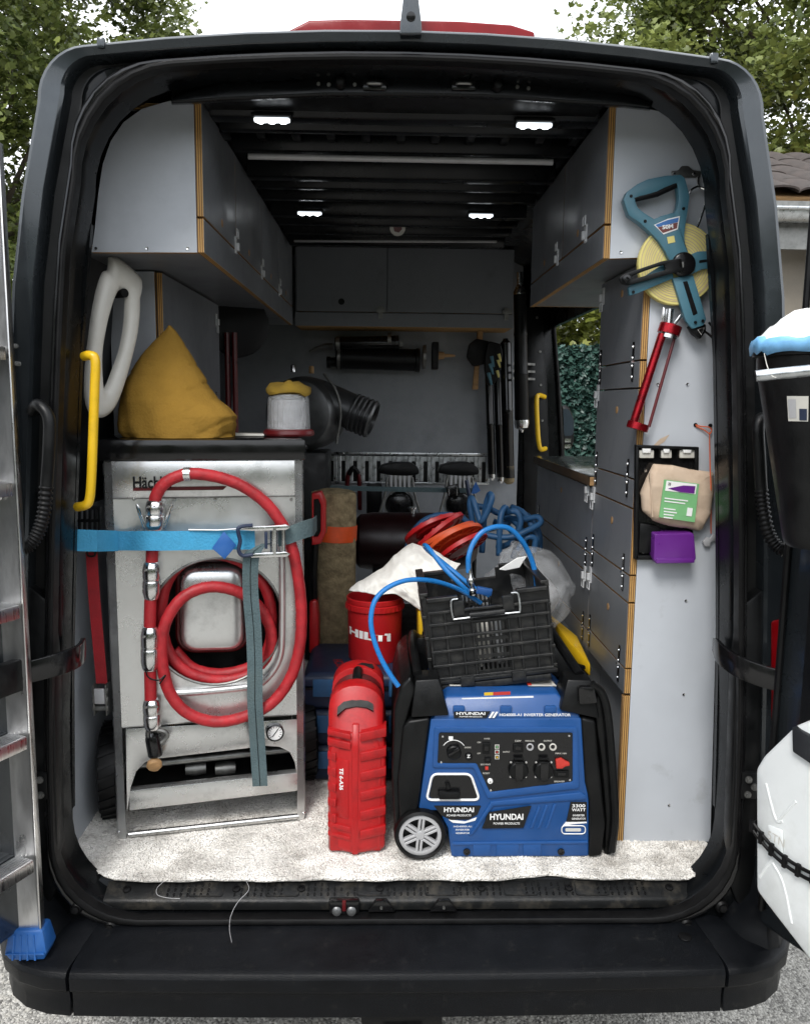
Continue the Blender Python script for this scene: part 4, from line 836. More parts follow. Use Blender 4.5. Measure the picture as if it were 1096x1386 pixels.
def coup(a, c, r=.024):
    d = (c-a); h = d.length; b = B(); b.lathe([(r*.70, 0), (r*.86, h*.06), (r, h*.2), (r, h*.44), (r*.93, h*.46), (r*.93, h*.50), (r, h*.52), (r, h*.8), (r*.84, h*.95), (r*.66, h)], a, d, 28); o = b.build('coupling', 'chrome', RH, bevel=.0008, seg=1)
    for k in range(3):
        q = a+d*.18+me_*(k-1)*r*.6+mn*r*.86; b = B(); b.lathe([(.0045, 0), (.003, .003)], q, mn, 8); b.build('ball', 'dull_steel', o)
    return o
q1 = coup(mp(210, 677, .028), mp(209, 718, .028), .026); coup(mp(205, 760, .026), mp(205, 812, .026)); coup(mp(203, 848, .026), mp(203, 908, .026), .025); q4 = coup(mp(205, 946, .026), mp(207, 988, .026), .025)
for s_ in (-1, 1):
    b = B(); c = mp(209, 708, .03); b.tube([mp(209+s_*9, 716, .03), mp(209+s_*15, 705, .032), mp(209+s_*20, 690, .036), mp(209+s_*24, 683, .036), mp(209+s_*22, 692, .036), mp(209+s_*17, 706, .032), mp(209+s_*13, 716, .03)], .0026, 6, smooth=4); b.build('lever_ear', 'chrome', q1)
b = B(); b.tube([mp(200, 997, .03), mp(201, 990, .03), mp(210, 988, .034), mp(222, 990, .034), mp(226, 996, .034), mp(220, 1004, .034), mp(208, 1008, .03)], .007, 8, smooth=5); b.build('lever', 'dull_steel', q4)
b = B(); b.lathe([(.019, 0), (.021, .01), (.021, .055), (.018, .06)], mp(206, 996, .03), mp(212, 1030, .036)-mp(206, 996, .03), 18); hs = b.build('sleeve', 'gloss_black', RH)
b = B(); b.lathe([(.012, 0), (.020, .004), (.0215, .012), (.017, .019), (.006, .021)], mp(209, 1032, .036), (mp(210, 1042, .05)-mp(208, 1026, .03)).normalized()*.5+mn*.8, 20); q = b.build('outlet_fitting', 'wood', hs); jit(q, .0015, 160)
b = B(); b.lathe([(.0175, -.009), (.0195, -.009), (.0195, .009), (.0175, .009)], mp(254, 641.5, .034), (1, 0, .05), 18); b.build('hose_ferrule', 'chrome', RH)
P = [mp(196, 905, .05), mp(201, 917, .055), mp(214, 921, .055), mp(224, 914, .05), mp(216, 926, .05)]; b = B(); b.tube(P, .0022, 6, smooth=4); b.build('cable_tie', 'rubber', RH)

# ------------------------------------------------------------------ blue ratchet strap across the machine
RS = E('ratchet_strap', mp(330, 745, .06), 'blue webbing ratchet strap stretched across the stainless machine', 'strap')
hz = V((0, 0, .0265))
b = B(); b.ribbon(catmull([A(90, 730, .16), A(98, 731, .15), A(130, 732, .16), mp(160, 732, .012), mp(200, 732, .064), mp(230, 732, .062), mp(300, 731, .056), mp(345, 731, .056)], 4), hz, .004); wb = b.build('webbing', 'strap_blue', RS)
b = B(); b.ribbon([A(98, 731, .143), A(130, 732, .153), mp(158, 732, .020)], hz*1.06, .007); b.build('sewn_loop', 'strap_blue', wb)
b = B(); b.ribbon(catmull([mp(372, 729, .060), mp(392, 724, .058), mp(405, 719, .056), mp(421, 714, .03), mp(424, 713, -.02), mp(428, 708, -.30)], 4), [V((0, 0, .025))]*21, .004); b.build('webbing', 'strap_old', RS)
tl_ = catmull([mp(362, 736, .070), mp(350, 741, .076), mp(340, 755, .076), mp(339, 800, .062), mp(343, 850, .058), mp(345, 900, .060), mp(345, 950, .062), mp(348, 1000, .056), mp(352, 1064, .050)], 5)
b = B(); b.ribbon(tl_, [me_*.0215*(.75+.25*min(1, i/8))+V((0, 0, .004*math.sin(i*.4))) for i in range(len(tl_))], .0035); tq = b.build('loose_end', 'strap_old', RS)
b = B(); b.ribbon([p+mn*.0026 for p in tl_], me_*.0009, .001); b.build('stitch_line', 'black', tq)
b = B(); b.prism([mp(303, 719, .064), mp(320, 738, .066), mp(304, 757, .066), mp(287, 742, .064)], mn*.003); b.build('webbing_tag', 'blue_foot', RS, bevel=.001)
# ratchet frame and handle
for py_ in (712, 748):
    b = B(); b.prism([mp(322 if py_ < 730 else 338, py_+3, .066), mp(345, py_-1, .066), mp(386, py_-3, .066), mp(392, py_, .066), mp(386, py_+4, .066), mp(340, py_+5, .066)], mn*.022); b.build('ratchet_side', 'chrome', RS, bevel=.001)
b = B(); b.tube([mp(371, 712, .077), mp(371, 750, .077)], .012, 14); b.build('ratchet_drum', 'chrome', RS)
b = B(); b.tube([mp(384, 712, .077), mp(384, 750, .077)], .006, 10); b.build('ratchet_bolt', 'chrome', RS)
b = B(); b.tube([mp(342, 711, .088), mp(326, 713, .09), mp(322, 718, .092), mp(325, 732, .092), mp(323, 744, .092), mp(328, 752, .09), mp(342, 751, .088)], .0055, 10, smooth=4); b.build('ratchet_handle', 'navy', RS)
b = B(); b.obox(mp(360, 731, .083), me_*.004, mn*.006, (0, 0, .024)); b.build('pawl', 'navy', RS, bevel=.002)
b = B(); b.tube([mp(255, 717, .064), mp(295, 717.5, .064), mp(345, 714, .066)], .0024, 8); b.build('handle_wire', 'chrome', RS)

# ------------------------------------------------------------------ yellow sack, lantern on the machine top
bagY = m0.y+.20
SK = [(590, 168, 317), (584, 163, 316), (574, 162, 317), (562, 163, 317), (550, 164, 307), (538, 166, 293), (524, 169, 285), (508, 176, 277), (494, 184, 268), (480, 193, 259), (466, 205, 251), (454, 216, 243), (446, 224, 237), (440, 228.5, 231)]
b = B(); loops = []; n_ = 80; SK2 = []
for (y0, l0, r0), (y1, l1, r1) in zip(SK, SK[1:]):
    for k in range(5): t = k/5; SK2.append((y0+(y1-y0)*t, l0+(l1-l0)*t, r0+(r1-r0)*t))
SK2.append(SK[-1])
for y, l, r in SK2:
    a_, c_ = A(l, y, bagY), A(r, y, bagY); ce = (a_+c_)/2; h_ = (c_-a_).length/2; dz = max(.012, min(.135, h_*.95)); t = (590-y)/150
    dz = dz*(1-.35*t)+.004; L = []
    for k in range(n_):
        a = 2*math.pi*k/n_; c, s = math.cos(a), math.sin(a); c = math.copysign(abs(c)**.9, c)
        p = ce+V((h_*c, dz*s, 0)); wr = .006*noise.noise(V((p.x*5, p.y*5, p.z*9)))+.005*noise.noise(V((p.x*15+7, p.y*15, p.z*13)))*(1-t)-.006*max(0, 1-abs(noise.noise(V((p.x*4+3, p.y*4, p.z*13-p.x*9))))*10)*max(0, c)*(1-.5*t)+.0012*noise.noise(V((p.x*70, p.y*70, p.z*90)))+.010*(1-t)**3*math.sin(a*13+p.z*30)*.35
        wr += .004*max(0, c)*math.exp(-((p.z-(TOPZ+.115+.25*(p.x-ce.x)))/.006)**2)*(-1)+.003*math.exp(-((p.z-(TOPZ+.17-.12*(p.x-ce.x)))/.005)**2)*(-1)
        L.append(p+V((c, s, 0))*wr*min(1, h_/.05))
    loops.append(L)
zmin = min(p.z for l in loops for p in l); loops = [[p+V((0, 0, TOPZ+.002-zmin)) for p in l] for l in loops]
b.loft(loops); o = b.build('yellow_sack', 'sack', None, ang=70); T(o, 'ochre yellow leather sandbag with pointed top resting on the machine', 'sack')
c_ = A(391, 588, m0.y+.30); c_.z = TOPZ+.003
LT = E('work_lantern', c_, 'round LED work lantern with clear cover on a red base', 'lantern')
b = B(); b.lathe([(.075, 0), (.078, .006), (.076, .016), (.068, .020)], c_, (0, 0, 1), 28); b.build('base', 'dark_red', LT)
b = B(); b.lathe([(.066, .020), (.063, .11), (.058, .125), (.0575, .124), (.0615, .110), (.064, .022)], c_, (0, 0, 1), 32, cap=False); b.build('clear_cover', 'film_clear', LT)
b = B(); b.lathe([(.050, .020), (.049, .108), (.03, .110)], c_, (0, 0, 1), 18); lc_ = b.build('lamp_core', 'lamp_core', LT, flat=True)
for k in range(18):
    a = 2*math.pi*(k+.5)/18; q = c_+V((math.cos(a)*.0505, math.sin(a)*.0505, .064)); b = B(); tv = V((-math.sin(a), math.cos(a), 0)); b.obox(q, tv*.0058, V((math.cos(a), math.sin(a), 0))*.0008, (0, 0, .038)); b.build('led_strip', 'lamp_core', lc_, flat=True)
b = B(); b.loft([[c_+V((r*math.cos(2*math.pi*k/20)*1.05, r*math.sin(2*math.pi*k/20), h+.012*noise.noise(V((k*.6, h*60, 3)))+.006*math.sin(k*1.3))) for k in range(20)] for r, h in ((.064, .126), (.066, .134), (.054, .150), (.03, .160), (.004, .158))]); o = b.build('yellow_cloth', 'cloth_yellow', None, ang=60); T(o, 'crumpled yellow cloth lying on the lantern', 'cloth')
b = B(); c2 = c_+V((-.14, .02, -.001)); b.prism([c2+V(q) for q in ((-.06, -.05, 0), (.07, -.06, 0), (.06, .05, 0), (-.05, .04, 0))], (0, 0, .006)); T(b.build('paper_scrap', 'offwhite', None, bevel=.001), 'flat pale paper scrap on the machine top between sack and lantern', 'paper')

# ------------------------------------------------------------------ white ring seat hanging by the left wall
OU = [(150, 347), (160, 349), (178, 363), (190, 376), (192, 388), (189, 400), (189, 420), (186, 450), (178, 485), (168, 520), (157, 548), (146, 561), (134, 565), (123, 558), (117, 538), (117, 505), (121, 465), (126, 425), (133, 390), (141, 368), (147, 366), (149, 355)]
IN = [(163, 392), (166, 393), (170, 396), (171, 402), (171, 416), (170, 436), (167, 456), (162, 478), (154, 500), (148, 516), (143, 526), (141, 527), (139, 524), (138, 505), (138, 480), (140, 460), (144, 440), (148, 424), (153, 408), (156, 400), (158, 396), (160, 393)]
Yr = .33; Pn = Pl(A(120, 450, .27), (.80, -.6, 0)); ou, inn = [Pn(*q) for q in OU], [Pn(*q) for q in IN]
ou, inn = catmull(ou, 3, True), catmull(inn, 3, True); mid = [(p+q)/2 for p, q in zip(ou, inn)]; dn = V((.80, -.6, 0))
b = B(); LL = []
for i in range(len(ou)):
    o_, n_, m_ = ou[i], inn[i], mid[i]; LL.append([o_-dn*.010, o_+dn*.002, o_.lerp(m_, .35)+dn*.012, m_+dn*.015, n_.lerp(m_, .35)+dn*.012, n_+dn*.002, n_-dn*.010, m_-dn*.012])
LL.append(LL[0]); b.loft(LL, True, False); o = b.build('ring_seat', 'offwhite', None, ang=60); T(o, 'off-white plastic oval ring seat hanging on the left wall', 'seat')
b = B(); b.lathe([(.012, -.02), (.012, .02)], Pn(163, 397, -.01), dn, 12); o = b.build('wall_peg', 'rubber', None); T(o, 'dark round wall peg inside the top of the white ring', 'hook')

# ------------------------------------------------------------------ red strap with ratchet at left, black perforated bracket
SR = E('red_strap', A(140, 950, .30), 'red webbing strap hanging beside the left wall with dull ratchet', 'strap')
P = [A(124, 748, .27), A(127, 800, .27), A(133, 870, .28), A(138, 925, .29)]; b = B(); b.ribbon(catmull(P, 4), V((.0155, 0, 0)), .004); b.build('webbing', 'strap_red', SR)
c = A(138, 945, .285)
for s_ in (-1, 1): b = B(); b.obox(c+V((s_*.017, 0, 0)), (.002, 0, 0), (0, .02, 0), (0, 0, .045)); b.build('ratchet_side', 'dull_steel', SR, bevel=.001)
for dz in (-.025, .0, .025): b = B(); b.tube([c+V((-.022, -.01, dz)), c+V((.022, -.01, dz))], .008, 10); b.build('ratchet_bar', 'dull_steel', SR)
b = B(); b.obox(c+V((0, -.018, .012)), (.014, 0, 0), (0, .004, 0), (0, 0, .022)); b.build('ratchet_plate', 'wheelgrey', SR, bevel=.002)
BR = E('slotted_bracket', A(120, 700, .26), 'black slotted bracket under the yellow grab handle', 'bracket')
P_ = YP(.25)
for x in (107, 114, 121, 128, 134):
    b = B(); b.prism([P_(x-1.6, 690), P_(x+1.6, 690), P_(x+1.2, 722), P_(x-2, 722)], (0, .01, 0)); b.build('bar', 'black', BR, bevel=.001, seg=1)
for y in (688, 705, 722): b = B(); b.prism([P_(104, y-2), P_(136, y-2), P_(136, y+2), P_(104, y+2)], (0, .012, 0)); b.build('bar', 'black', BR, bevel=.001, seg=1)
b = B(); b.tube([A(118, 742, .262), A(119, 752, .262), A(128, 752, .262), A(130, 742, .262)], .003, 6, smooth=3); b.build('ring', 'rubber', BR)

# ------------------------------------------------------------------ aluminium stepladder on the left door
h0, d, nin = DD[-1]
LD = E('step_ladder', (-.90, -.10, .53), 'folded aluminium stepladder with blue feet standing on the bumper corner', 'ladder')
LP = Pl((0, -.10, 0), (0, -1, 0)); ax = V((1, 0, 0))
xR, xL, zb_, zt_ = -.866, -.931, .60, 2.45
def stile(cx, cy, w_, dp_, z0, z1, name='stile'):   # C-section upright
    b = B(); L = [[V((cx-w_/2, cy, z)), V((cx+w_/2-.004, cy, z)), V((cx+w_/2, cy-.004, z)), V((cx+w_/2, cy+dp_, z)), V((cx+w_/2-.004, cy+dp_, z)), V((cx+w_/2-.004, cy+.004, z)), V((cx-w_/2+.003, cy+.004, z)), V((cx-w_/2+.003, cy+dp_*.6, z)), V((cx-w_/2, cy+dp_*.6, z))] for z in (z0, z1)]
    b.loft(L); return b.build(name, 'alu', LD, bevel=.0008, seg=1)
s1 = stile(-.8985, -.10, .066, .022, .595, 2.42)
b = B(); b.prism([(-.866, -.106, .60), (-.861, -.106, .60), (-.861, -.106, 2.42), (-.866, -.106, 2.42)], (0, .022, 0)); b.build('stile_lip', 'brushed', s1, bevel=.001)
e2 = V((-.8985, -.10, 0))+V((-.42, -.907, 0))*.38
b = B(); b.obox(e2+V((0, 0, 1.5)), (.011, 0, 0), (.011, .032, 0), (0, 0, .905)); b.build('stile', 'alu', LD, bevel=.003)
b = B(); b.obox(V((-.985, -.015, 1.45)), (.030, 0, 0), (0, .011, 0), (0, 0, .85)); b.build('rear_leg', 'alu', LD, bevel=.003)
dl = V((-.42, -.907, 0)); dn_ = V((.907, -.42, 0))
for py_ in (822, 1000, 1168, 655, 470):
    zt = A(40, py_, -.12).z; s0 = V((-.872, -.112, zt)); b = B(); b.obox(s0+dl*.19-dn_*.035, dl*.19, dn_*.040, (0, 0, .003)); tr = b.build('tread', 'alu', LD, bevel=.001)
    b = B(); b.obox(s0+dl*.19+dn_*.004+V((0, 0, -.014)), dl*.19, dn_*.002, (0, 0, .014)); b.build('tread_lip', 'brushed', tr, bevel=.001)
    for k in range(9): b = B(); b.obox(s0+dl*.19-dn_*(.002+k*.008)+V((0, 0, .0035)), dl*.188, dn_*.0016, (0, 0, .0012)); b.build('tread_rib', 'alu', tr, flat=True)
    b = B(); b.lathe([(.010, 0), (.010, .004), (.006, .008)], (-.905, -.1045, zt-.03), (0, -1, 0), 14); b.build('rivet', 'alu', tr)
def foot(c, k=1.0):
    b = B(); c = V(c)
    def ringz(z, sx, sy, dz=0): return [c+V((sx*x*k, sy*y*k, z+(dz*(abs(x) < .5)))) for x, y in ((-1, -1), (-.4, -1.12), (.4, -1.12), (1, -1), (1, 1), (-1, 1))]
    b.loft([ringz(-.008, .042, .026), ringz(.012, .050, .030), ringz(.064, .040, .024), ringz(.068, .036, .021)]); o = b.build('foot', 'blue_foot', LD, bevel=.003)
    for x in (-.030, -.012, .006, .024): b = B(); b.hexa([c+V(q) for q in ((x-.0022, -.036*k, -.004), (x+.0022, -.036*k, -.004), (x+.0022, -.028, -.004), (x-.0022, -.028, -.004), (x*.85-.0018, -.030*k, .058), (x*.85+.0018, -.030*k, .058), (x*.85+.0018, -.02, .058), (x*.85-.0018, -.02, .058))]); b.build('foot_rib', 'blue_foot', o, flat=True)
    b = B(); b.obox(c+V((0, -.0335*k, .012)), (.046, 0, 0), (0, .0022, 0), (0, 0, .0018)); b.build('foot_rib', 'blue_foot', o, flat=True)
foot((-.897, -.085, .540)); foot((-.985, -.015, .555), .9); foot(e2+V((0, 0, .54)), .9)

# ================================================================== GENERATOR
CZ = FLOOR+.010                                  # top of the carpet pile
GY = .170; G = YP(GY); by = V((0, 1, 0))
gl = AZ(690, 1161, CZ); GN = E('inverter_generator', (G(690, 1100).x, GY+.2, CZ), 'blue and black inverter generator on a grey wheel', 'generator')
def gp(x, y, o=0): return G(x, y, o)
GD = .40
# blue shell: front skin polygon, extruded back, with a sloped shoulder to the top
fr_ = [gp(583, 973), gp(787, 972), gp(791, 1030), gp(795, 1062), gp(797, 1085), gp(797, 1160), gp(611, 1161), gp(609, 1148), gp(606, 1122), gp(593, 1098), gp(566, 1098)]
b = B(); b.prism(fr_, by*GD); b.build('shell', 'blue_gen', GN, bevel=.006, seg=2)
b = B(); zt0 = gp(683, 973).z
tA, tB = A(604, 930, GY+.10), A(757, 918, GY+.10)
b.loft([[gp(586, 975), gp(785, 974), gp(785, 974)+by*GD, gp(586, 975)+by*GD], [gp(588, 968)+by*.004, gp(784, 967)+by*.004, gp(784, 967)+by*GD, gp(588, 968)+by*GD], [gp(604, 948)+by*.03, gp(757, 944)+by*.03, gp(757, 944)+by*(GD-.03), gp(604, 948)+by*(GD-.03)], [V((gp(604, 948).x+.01, GY+.07, zt0+.058)), V((gp(757, 944).x-.01, GY+.07, zt0+.058)), V((gp(757, 944).x-.01, GY+GD-.05, zt0+.062)), V((gp(604, 948).x+.01, GY+GD-.05, zt0+.062))]]); tp_ = b.build('top_shell', 'blue_gen', GN, bevel=.006)
GTOP = zt0+.062
# ribs on the sloped shoulder
for x in (621, 685, 745): b = B(); b.obox(gp(x, 962, .0)+V((0, .006, 0)), (.016, 0, 0), (0, .006, 0), (0, 0, .012)); b.build('shoulder_rib', 'blue_gen', tp_, bevel=.004)
# recessed pocket frame and black control panel
def dec(name, pts, o, mat, parent, r=.0, th=.002, bevel=0):
    q = [gp(x, y, o) for x, y in pts]; q = rpoly(q, r) if r else q; b = B(); b.prism(q, by*th); return b.build(name, mat, parent, bevel=bevel, seg=1)
O_ = [(588, 985), (782, 985), (784, 1068), (660, 1082), (641, 1040), (585, 1040)]; I_ = [(594, 992), (775, 992), (775, 1059), (663, 1073), (645, 1034), (592, 1034)]
b = B(); b.ring(rpoly([gp(*q, .005) for q in O_], .008), rpoly([gp(*q, .005) for q in I_], .006), by*.008); b.build('panel_bezel', 'blue_gen', GN, bevel=.002)
cpn = dec('control_panel', I_, .0012, 'gloss_black', GN, .006)
def knob(x, y, r, h, mat, parent=cpn, name='knob', o=.0012, n=20): b = B(); b.lathe([(r, 0), (r, h*.7), (r*.85, h), (r*.01, h)], gp(x, y, o), (0, -1, 0), n); return b.build(name, mat, parent)
k_ = knob(614, 1018, .020, .010, 'black', name='choke_dial'); b = B(); u_ = V((.8, 0, .6)); b.obox(gp(614, 1018, .014), u_*.018, (0, .005, 0), u_.cross(V((0, 1, 0)))*.005); b.build('dial_grip', 'gloss_black', k_, bevel=.003)
def arc(cx, cy, r, a0, a1, w_, mat='white', parent=cpn, o=.0018):
    P = [gp(cx+r*math.cos(R(a)), cy-r*math.sin(R(a)), o) for a in np.linspace(a0, a1, 10)]; b = B(); b.tube(P, w_, 4); b.build('dial_scale', mat, parent)
arc(614, 1019, 17, 35, 145, .0011)
k_ = knob(634, 1024, .010, .006, 'black', name='eco_button'); text('Z', 'white', k_, gp(634, 1024, .008), (1, 0, 0), (0, 0, 1), height=.009, bold=.03)
for x, y in ((599, 997), (597, 1032), (770, 996), (664, 1070), (771, 1056)): knob(x, y, .003, .002, 'chrome', name='screw', n=10)
for x, y, w_, h_, m_ in ((658, 1013, .010, .016, 'black'), (660, 1029, .009, .007, 'black'), (701, 1013, .014, .012, 'black'), (760, 1048, .020, .010, 'black')):
    b = B(); b.obox(gp(x, y, .004), (w_, 0, 0), (0, .003, 0), (0, 0, h_)); s_ = b.build('switch', m_, cpn, bevel=.002); b = B(); b.obox(gp(x, y, .008), (w_*.55, 0, 0), (0, .002, 0), (0, 0, h_*.5)); b.build('rocker', 'gloss_black', s_, bevel=.001)
for i, m_ in enumerate(('green_label', 'sticker_red', 'sticker_yellow')):
    b = B(); q = gp(672.5, 1011+i*7, .0016); b.obox(q, (.006, 0, 0), (0, .0006, 0), (0, 0, .006)); s_ = b.build('indicator_frame', 'offwhite', cpn); b = B(); b.obox(q+V((0, -.0008, 0)), (.004, 0, 0), (0, .0006, 0), (0, 0, .004)); s2_ = b.build('indicator', 'black', s_); 
    b = B(); b.obox(q+V((0, -.0016, 0)), (.002, 0, 0), (0, .0004, 0), (0, 0, .0022)); b.build('indicator_light', m_, s_)
b = B(); b.obox(gp(658.5, 1040, .004), (.0045, 0, 0), (0, .003, 0), (0, 0, .0045)); b.build('reset_button', 'sticker_red', cpn, bevel=.001)
k_ = knob(663, 1057, .0075, .006, 'white', name='earth_terminal'); knob(663, 1057, .003, .008, 'chrome', k_, 'bolt')
for x in (717, 732.5, 748):
    k_ = knob(x, 1011, .010, .006, 'offwhite' if x > 720 else 'wheelgrey', name='terminal'); b = B(); b.lathe([(.006, 0), (.0055, .001)], gp(x, 1011, .0075), (0, -1, 0), 14); b.build('terminal_hole', 'gloss_black', k_)
for x in (701, 735):
    c = gp(x, 1042, .0012); b = B(); b.lathe([(.027, 0), (.027, .010), (.024, .014), (.002, .014)], c, (0, -1, 0), 28); s_ = b.build('power_socket', 'black', cpn, bevel=.0008, seg=1)
    b = B(); b.obox(c+V((0, -.016, .002)), (.011, 0, 0), (0, .003, 0), (0, 0, .028)); b.build('socket_flap', 'gloss_black', s_, bevel=.002)
    b = B(); b.obox(c+V((0, -.010, .036)), (.013, 0, 0), (0, .003, 0), (0, 0, .003)); b.build('flap_hinge', 'black', s_, bevel=.001)
    for dx in (-.021, .021):
        for dz in (-.021, .021): b = B(); b.lathe([(.0038, 0), (.003, .002)], c+V((dx, -.003, dz+.002)), (0, -1, 0), 8); b.build('screw', 'chrome', s_)
b = B(); b.prism(rpoly([gp(x, y, .012) for x, y in ((752, 1029), (760, 1027), (766, 1031), (771, 1033), (771, 1037), (765, 1038), (761, 1041), (753, 1041))], .002), by*.010); b.build('outlet_key', 'sticker_red', cpn, bevel=.002)
for s_, x, y, w_, h_ in (('120V', 701, 1003, 9, 2.2), ('RUN MODE', 659, 1000, 8, 2), ('ON', 648, 1005, 5, 2), ('OFF', 648, 1020, 5, 2), ('ECO MODE', 657, 1035, 14, 2), ('RESET', 658, 1047, 10, 2), ('OUTPUT', 685, 1018, 10, 2), ('PARALLEL', 717, 1003, 13, 2), ('OUTPUT', 741, 1003, 12, 2), ('MAX 16A', 759, 1020, 16, 2.2), ('BREAKER', 757, 1058, 15, 2), ('ENGINE', 633, 1012, 9, 2)):
    text(s_, 'offwhite', cpn, gp(x, y, .0019), (1, 0, 0), (0, 0, 1), width=w_*.00192, height=h_*.00192*1.15, bold=.01, name='panel_lettering')
b = B(); b.prism([gp(x, y, .0019) for x, y in ((607, 997), (613, 997), (613, 1001), (610, 1003), (607, 1001))], by*.0005); b.build('fuel_mark', 'white', cpn)
# starter pocket with white ring
dec('starter_recess', [(587, 1050), (636, 1050), (647, 1081), (580, 1081)], .0012, 'gloss_black', GN, .012)
b = B(); b.tube(rpoly([gp(*q, .003) for q in ((585, 1048), (637, 1048), (649, 1083), (577, 1083))], .016, 6), .0034, 8, closed=True); b.build('recess_ring', 'white', GN)
b = B(); b.obox(gp(608, 1076, .010), (.030, 0, 0), (0, .008, 0), (0, 0, .011)); ph = b.build('pull_handle', 'black', GN, bevel=.005); b = B(); b.tube([gp(607, 1068, .008), gp(605, 1060, .006)], .006, 8); b.build('pull_cord', 'black', ph)
# labels
wf = .00192
def lab(s, x, y, w_, h_, parent, mat='white', o=.0042, bold=.012): return text(s, mat, parent, gp(x, y, o), (1, 0, 0), (0, 0, 1), width=w_*wf, height=h_*wf, bold=bold)
l1 = dec('name_label', [(587, 1091), (651, 1091), (646, 1103), (634, 1110), (610, 1110), (597, 1104)], .0022, 'gloss_black', GN, .002)
lab('HYUNDAI', 621, 1096.5, 43, 7.2, l1, bold=.03); lab('POWER PRODUCTS', 621, 1104, 35, 3, l1)
dec('label_swoosh', [(607, 1110), (630, 1112.5), (645, 1107), (643, 1111), (628, 1115), (613, 1114)], .0022, 'white', GN)
l2 = dec('model_lettering_backing', [(611, 1117), (641, 1117), (641, 1129), (611, 1129)], .0008, 'blue_gen', GN)
for s_, y in (('HG4000I-A1', 1119), ('INVERTER', 1123.5), ('GENERATOR', 1128)): lab(s_, 626, y, 26 if y < 1121 else 20, 2.6, l2, o=.0016)
l3 = dec('name_plate', [(661, 1100), (719, 1091), (708, 1121), (652, 1122)], .0062, 'gloss_black', GN, .002)
lab('HYUNDAI', 685.5, 1106, 48, 9.5, l3, o=.0072, bold=.03); lab('POWER PRODUCTS', 685.5, 1115, 38, 3.4, l3, o=.0072)
l4 = dec('power_label', [(772, 1086), (794, 1086), (794, 1112), (766, 1114)], .0022, 'gloss_black', GN)
lab('3300', 783, 1091, 19, 5, l4, bold=.02); lab('WATT', 783, 1096.5, 20, 4.6, l4, bold=.02); lab('INVERTER', 783, 1104, 17, 3, l4); lab('GENERATOR', 783, 1108.5, 20, 3, l4)
dec('label_swoosh', [(761, 1119), (766, 1113), (794, 1113), (794, 1114.5), (775, 1116)], .0026, 'white', GN)
b = B(); b.tube(rpoly([gp(*q, .002) for q in ((760, 1118), (792, 1118), (792, 1129), (760, 1129))], .012, 5), .0015, 6, closed=True); ov = b.build('oval_ring', 'white', GN); b = B(); b.prism(rpoly([gp(*q, .0016) for q in ((765, 1121.5), (786, 1121.5), (786, 1125.8), (765, 1125.8))], .003), by*.001); b.build('oval_mark', 'offwhite', ov)
l5 = dec('top_label', [(614, 963.5), (664, 963), (658, 972), (614, 972)], .0035, 'gloss_black', tp_)
lab('HYUNDAI', 637, 966, 41, 4.2, l5, o=.0045, bold=.03); lab('POWER PRODUCTS', 637, 970.3, 32, 2, l5, o=.0045)
for i in range(2): dec('top_slash', [(661+i*5, 972), (666+i*5, 964), (669+i*5, 964), (664+i*5, 972)], .0035, 'white', tp_)
text('HG4000I-A1 INVERTER GENERATOR', 'white', tp_, gp(724, 967.8, .0045), (1, 0, 0), (0, 0, 1), width=101*wf, height=4.2*wf, bold=.02)
# moulded diagonals and base lugs
for i, x in enumerate((728, 738, 749)): b = B(); b.prism([gp(*q, .003) for q in ((x, 1092-i*1.5), (x+4, 1092-i*1.5), (x-7, 1122), (x-11, 1122))], by*.006); b.build('vent_rib', 'blue_gen', GN, bevel=.0015)
b = B(); b.prism([gp(*q, .005) for q in ((664, 1086), (786, 1073), (794, 1078), (794, 1083), (668, 1092), (640, 1130), (634, 1133))], by*.008); b.build('front_moulding', 'blue_gen', GN, bevel=.003)
for x0, x1 in ((640, 664), (672, 702), (708, 732)): b = B(); b.prism([gp(*q, .003) for q in ((x0, 1143), (x1, 1143), (x1, 1159), (x0, 1159))], by*.006); b.build('base_lug', 'blue_gen', GN, bevel=.002)
b = B(); b.prism([gp(*q, .004) for q in ((612, 1141), (796, 1139), (796, 1143), (612, 1145))], by*.006); b.build('base_moulding', 'blue_gen', GN, bevel=.0025)
for x in (631.5, 759): b = B(); b.lathe([(.010, 0), (.0095, .004), (.005, .003), (.004, .001)], gp(x, 1153), (0, -1, 0), 16); b.build('base_bolt', 'gloss_black', GN)
# black side frames, corner posts, handle
b = B(); b.prism([gp(*q, .008) for q in ((582, 972), (565, 1098), (552, 1100), (541, 1112), (538, 1060), (545, 985), (553, 976))], by*(GD+.016)); b.build('side_frame', 'black', GN, bevel=.008, seg=3)
b = B(); b.prism([gp(*q, .002) for q in ((548, 985), (541, 1060), (544, 1130), (534, 1130), (530, 1050), (533, 960), (541, 930), (556, 915), (562, 935))], by*(GD-.02)+V((0, .04, 0))); b.build('muffler_side', 'black', GN, bevel=.012, seg=3)
b = B(); b.prism([gp(*q, .008) for q in ((787, 972), (806, 976), (814, 1060), (820, 1116), (815, 1159), (797, 1162), (798, 1085), (792, 1060))], by*(GD+.016)); b.build('side_frame', 'black', GN, bevel=.008, seg=3)
def post(q0, q1, parent=GN):
    b = B(); b.loft([[gp(*q, .010) for q in q0]+[gp(*q)+by*.10 for q in q0[::-1]], [gp(*q, -.008) for q in q1]+[gp(*q)+by*.085 for q in q1[::-1]]]); return b.build('corner_post', 'black', parent, bevel=.006, seg=2)
post([(556, 972), (608, 969)], [(562, 921), (594, 919)]); ps = post([(758, 962), (812, 974)], [(768, 920), (801, 921)])
dp_ = dup(ps, (0, GD-.10, .0), GN); 
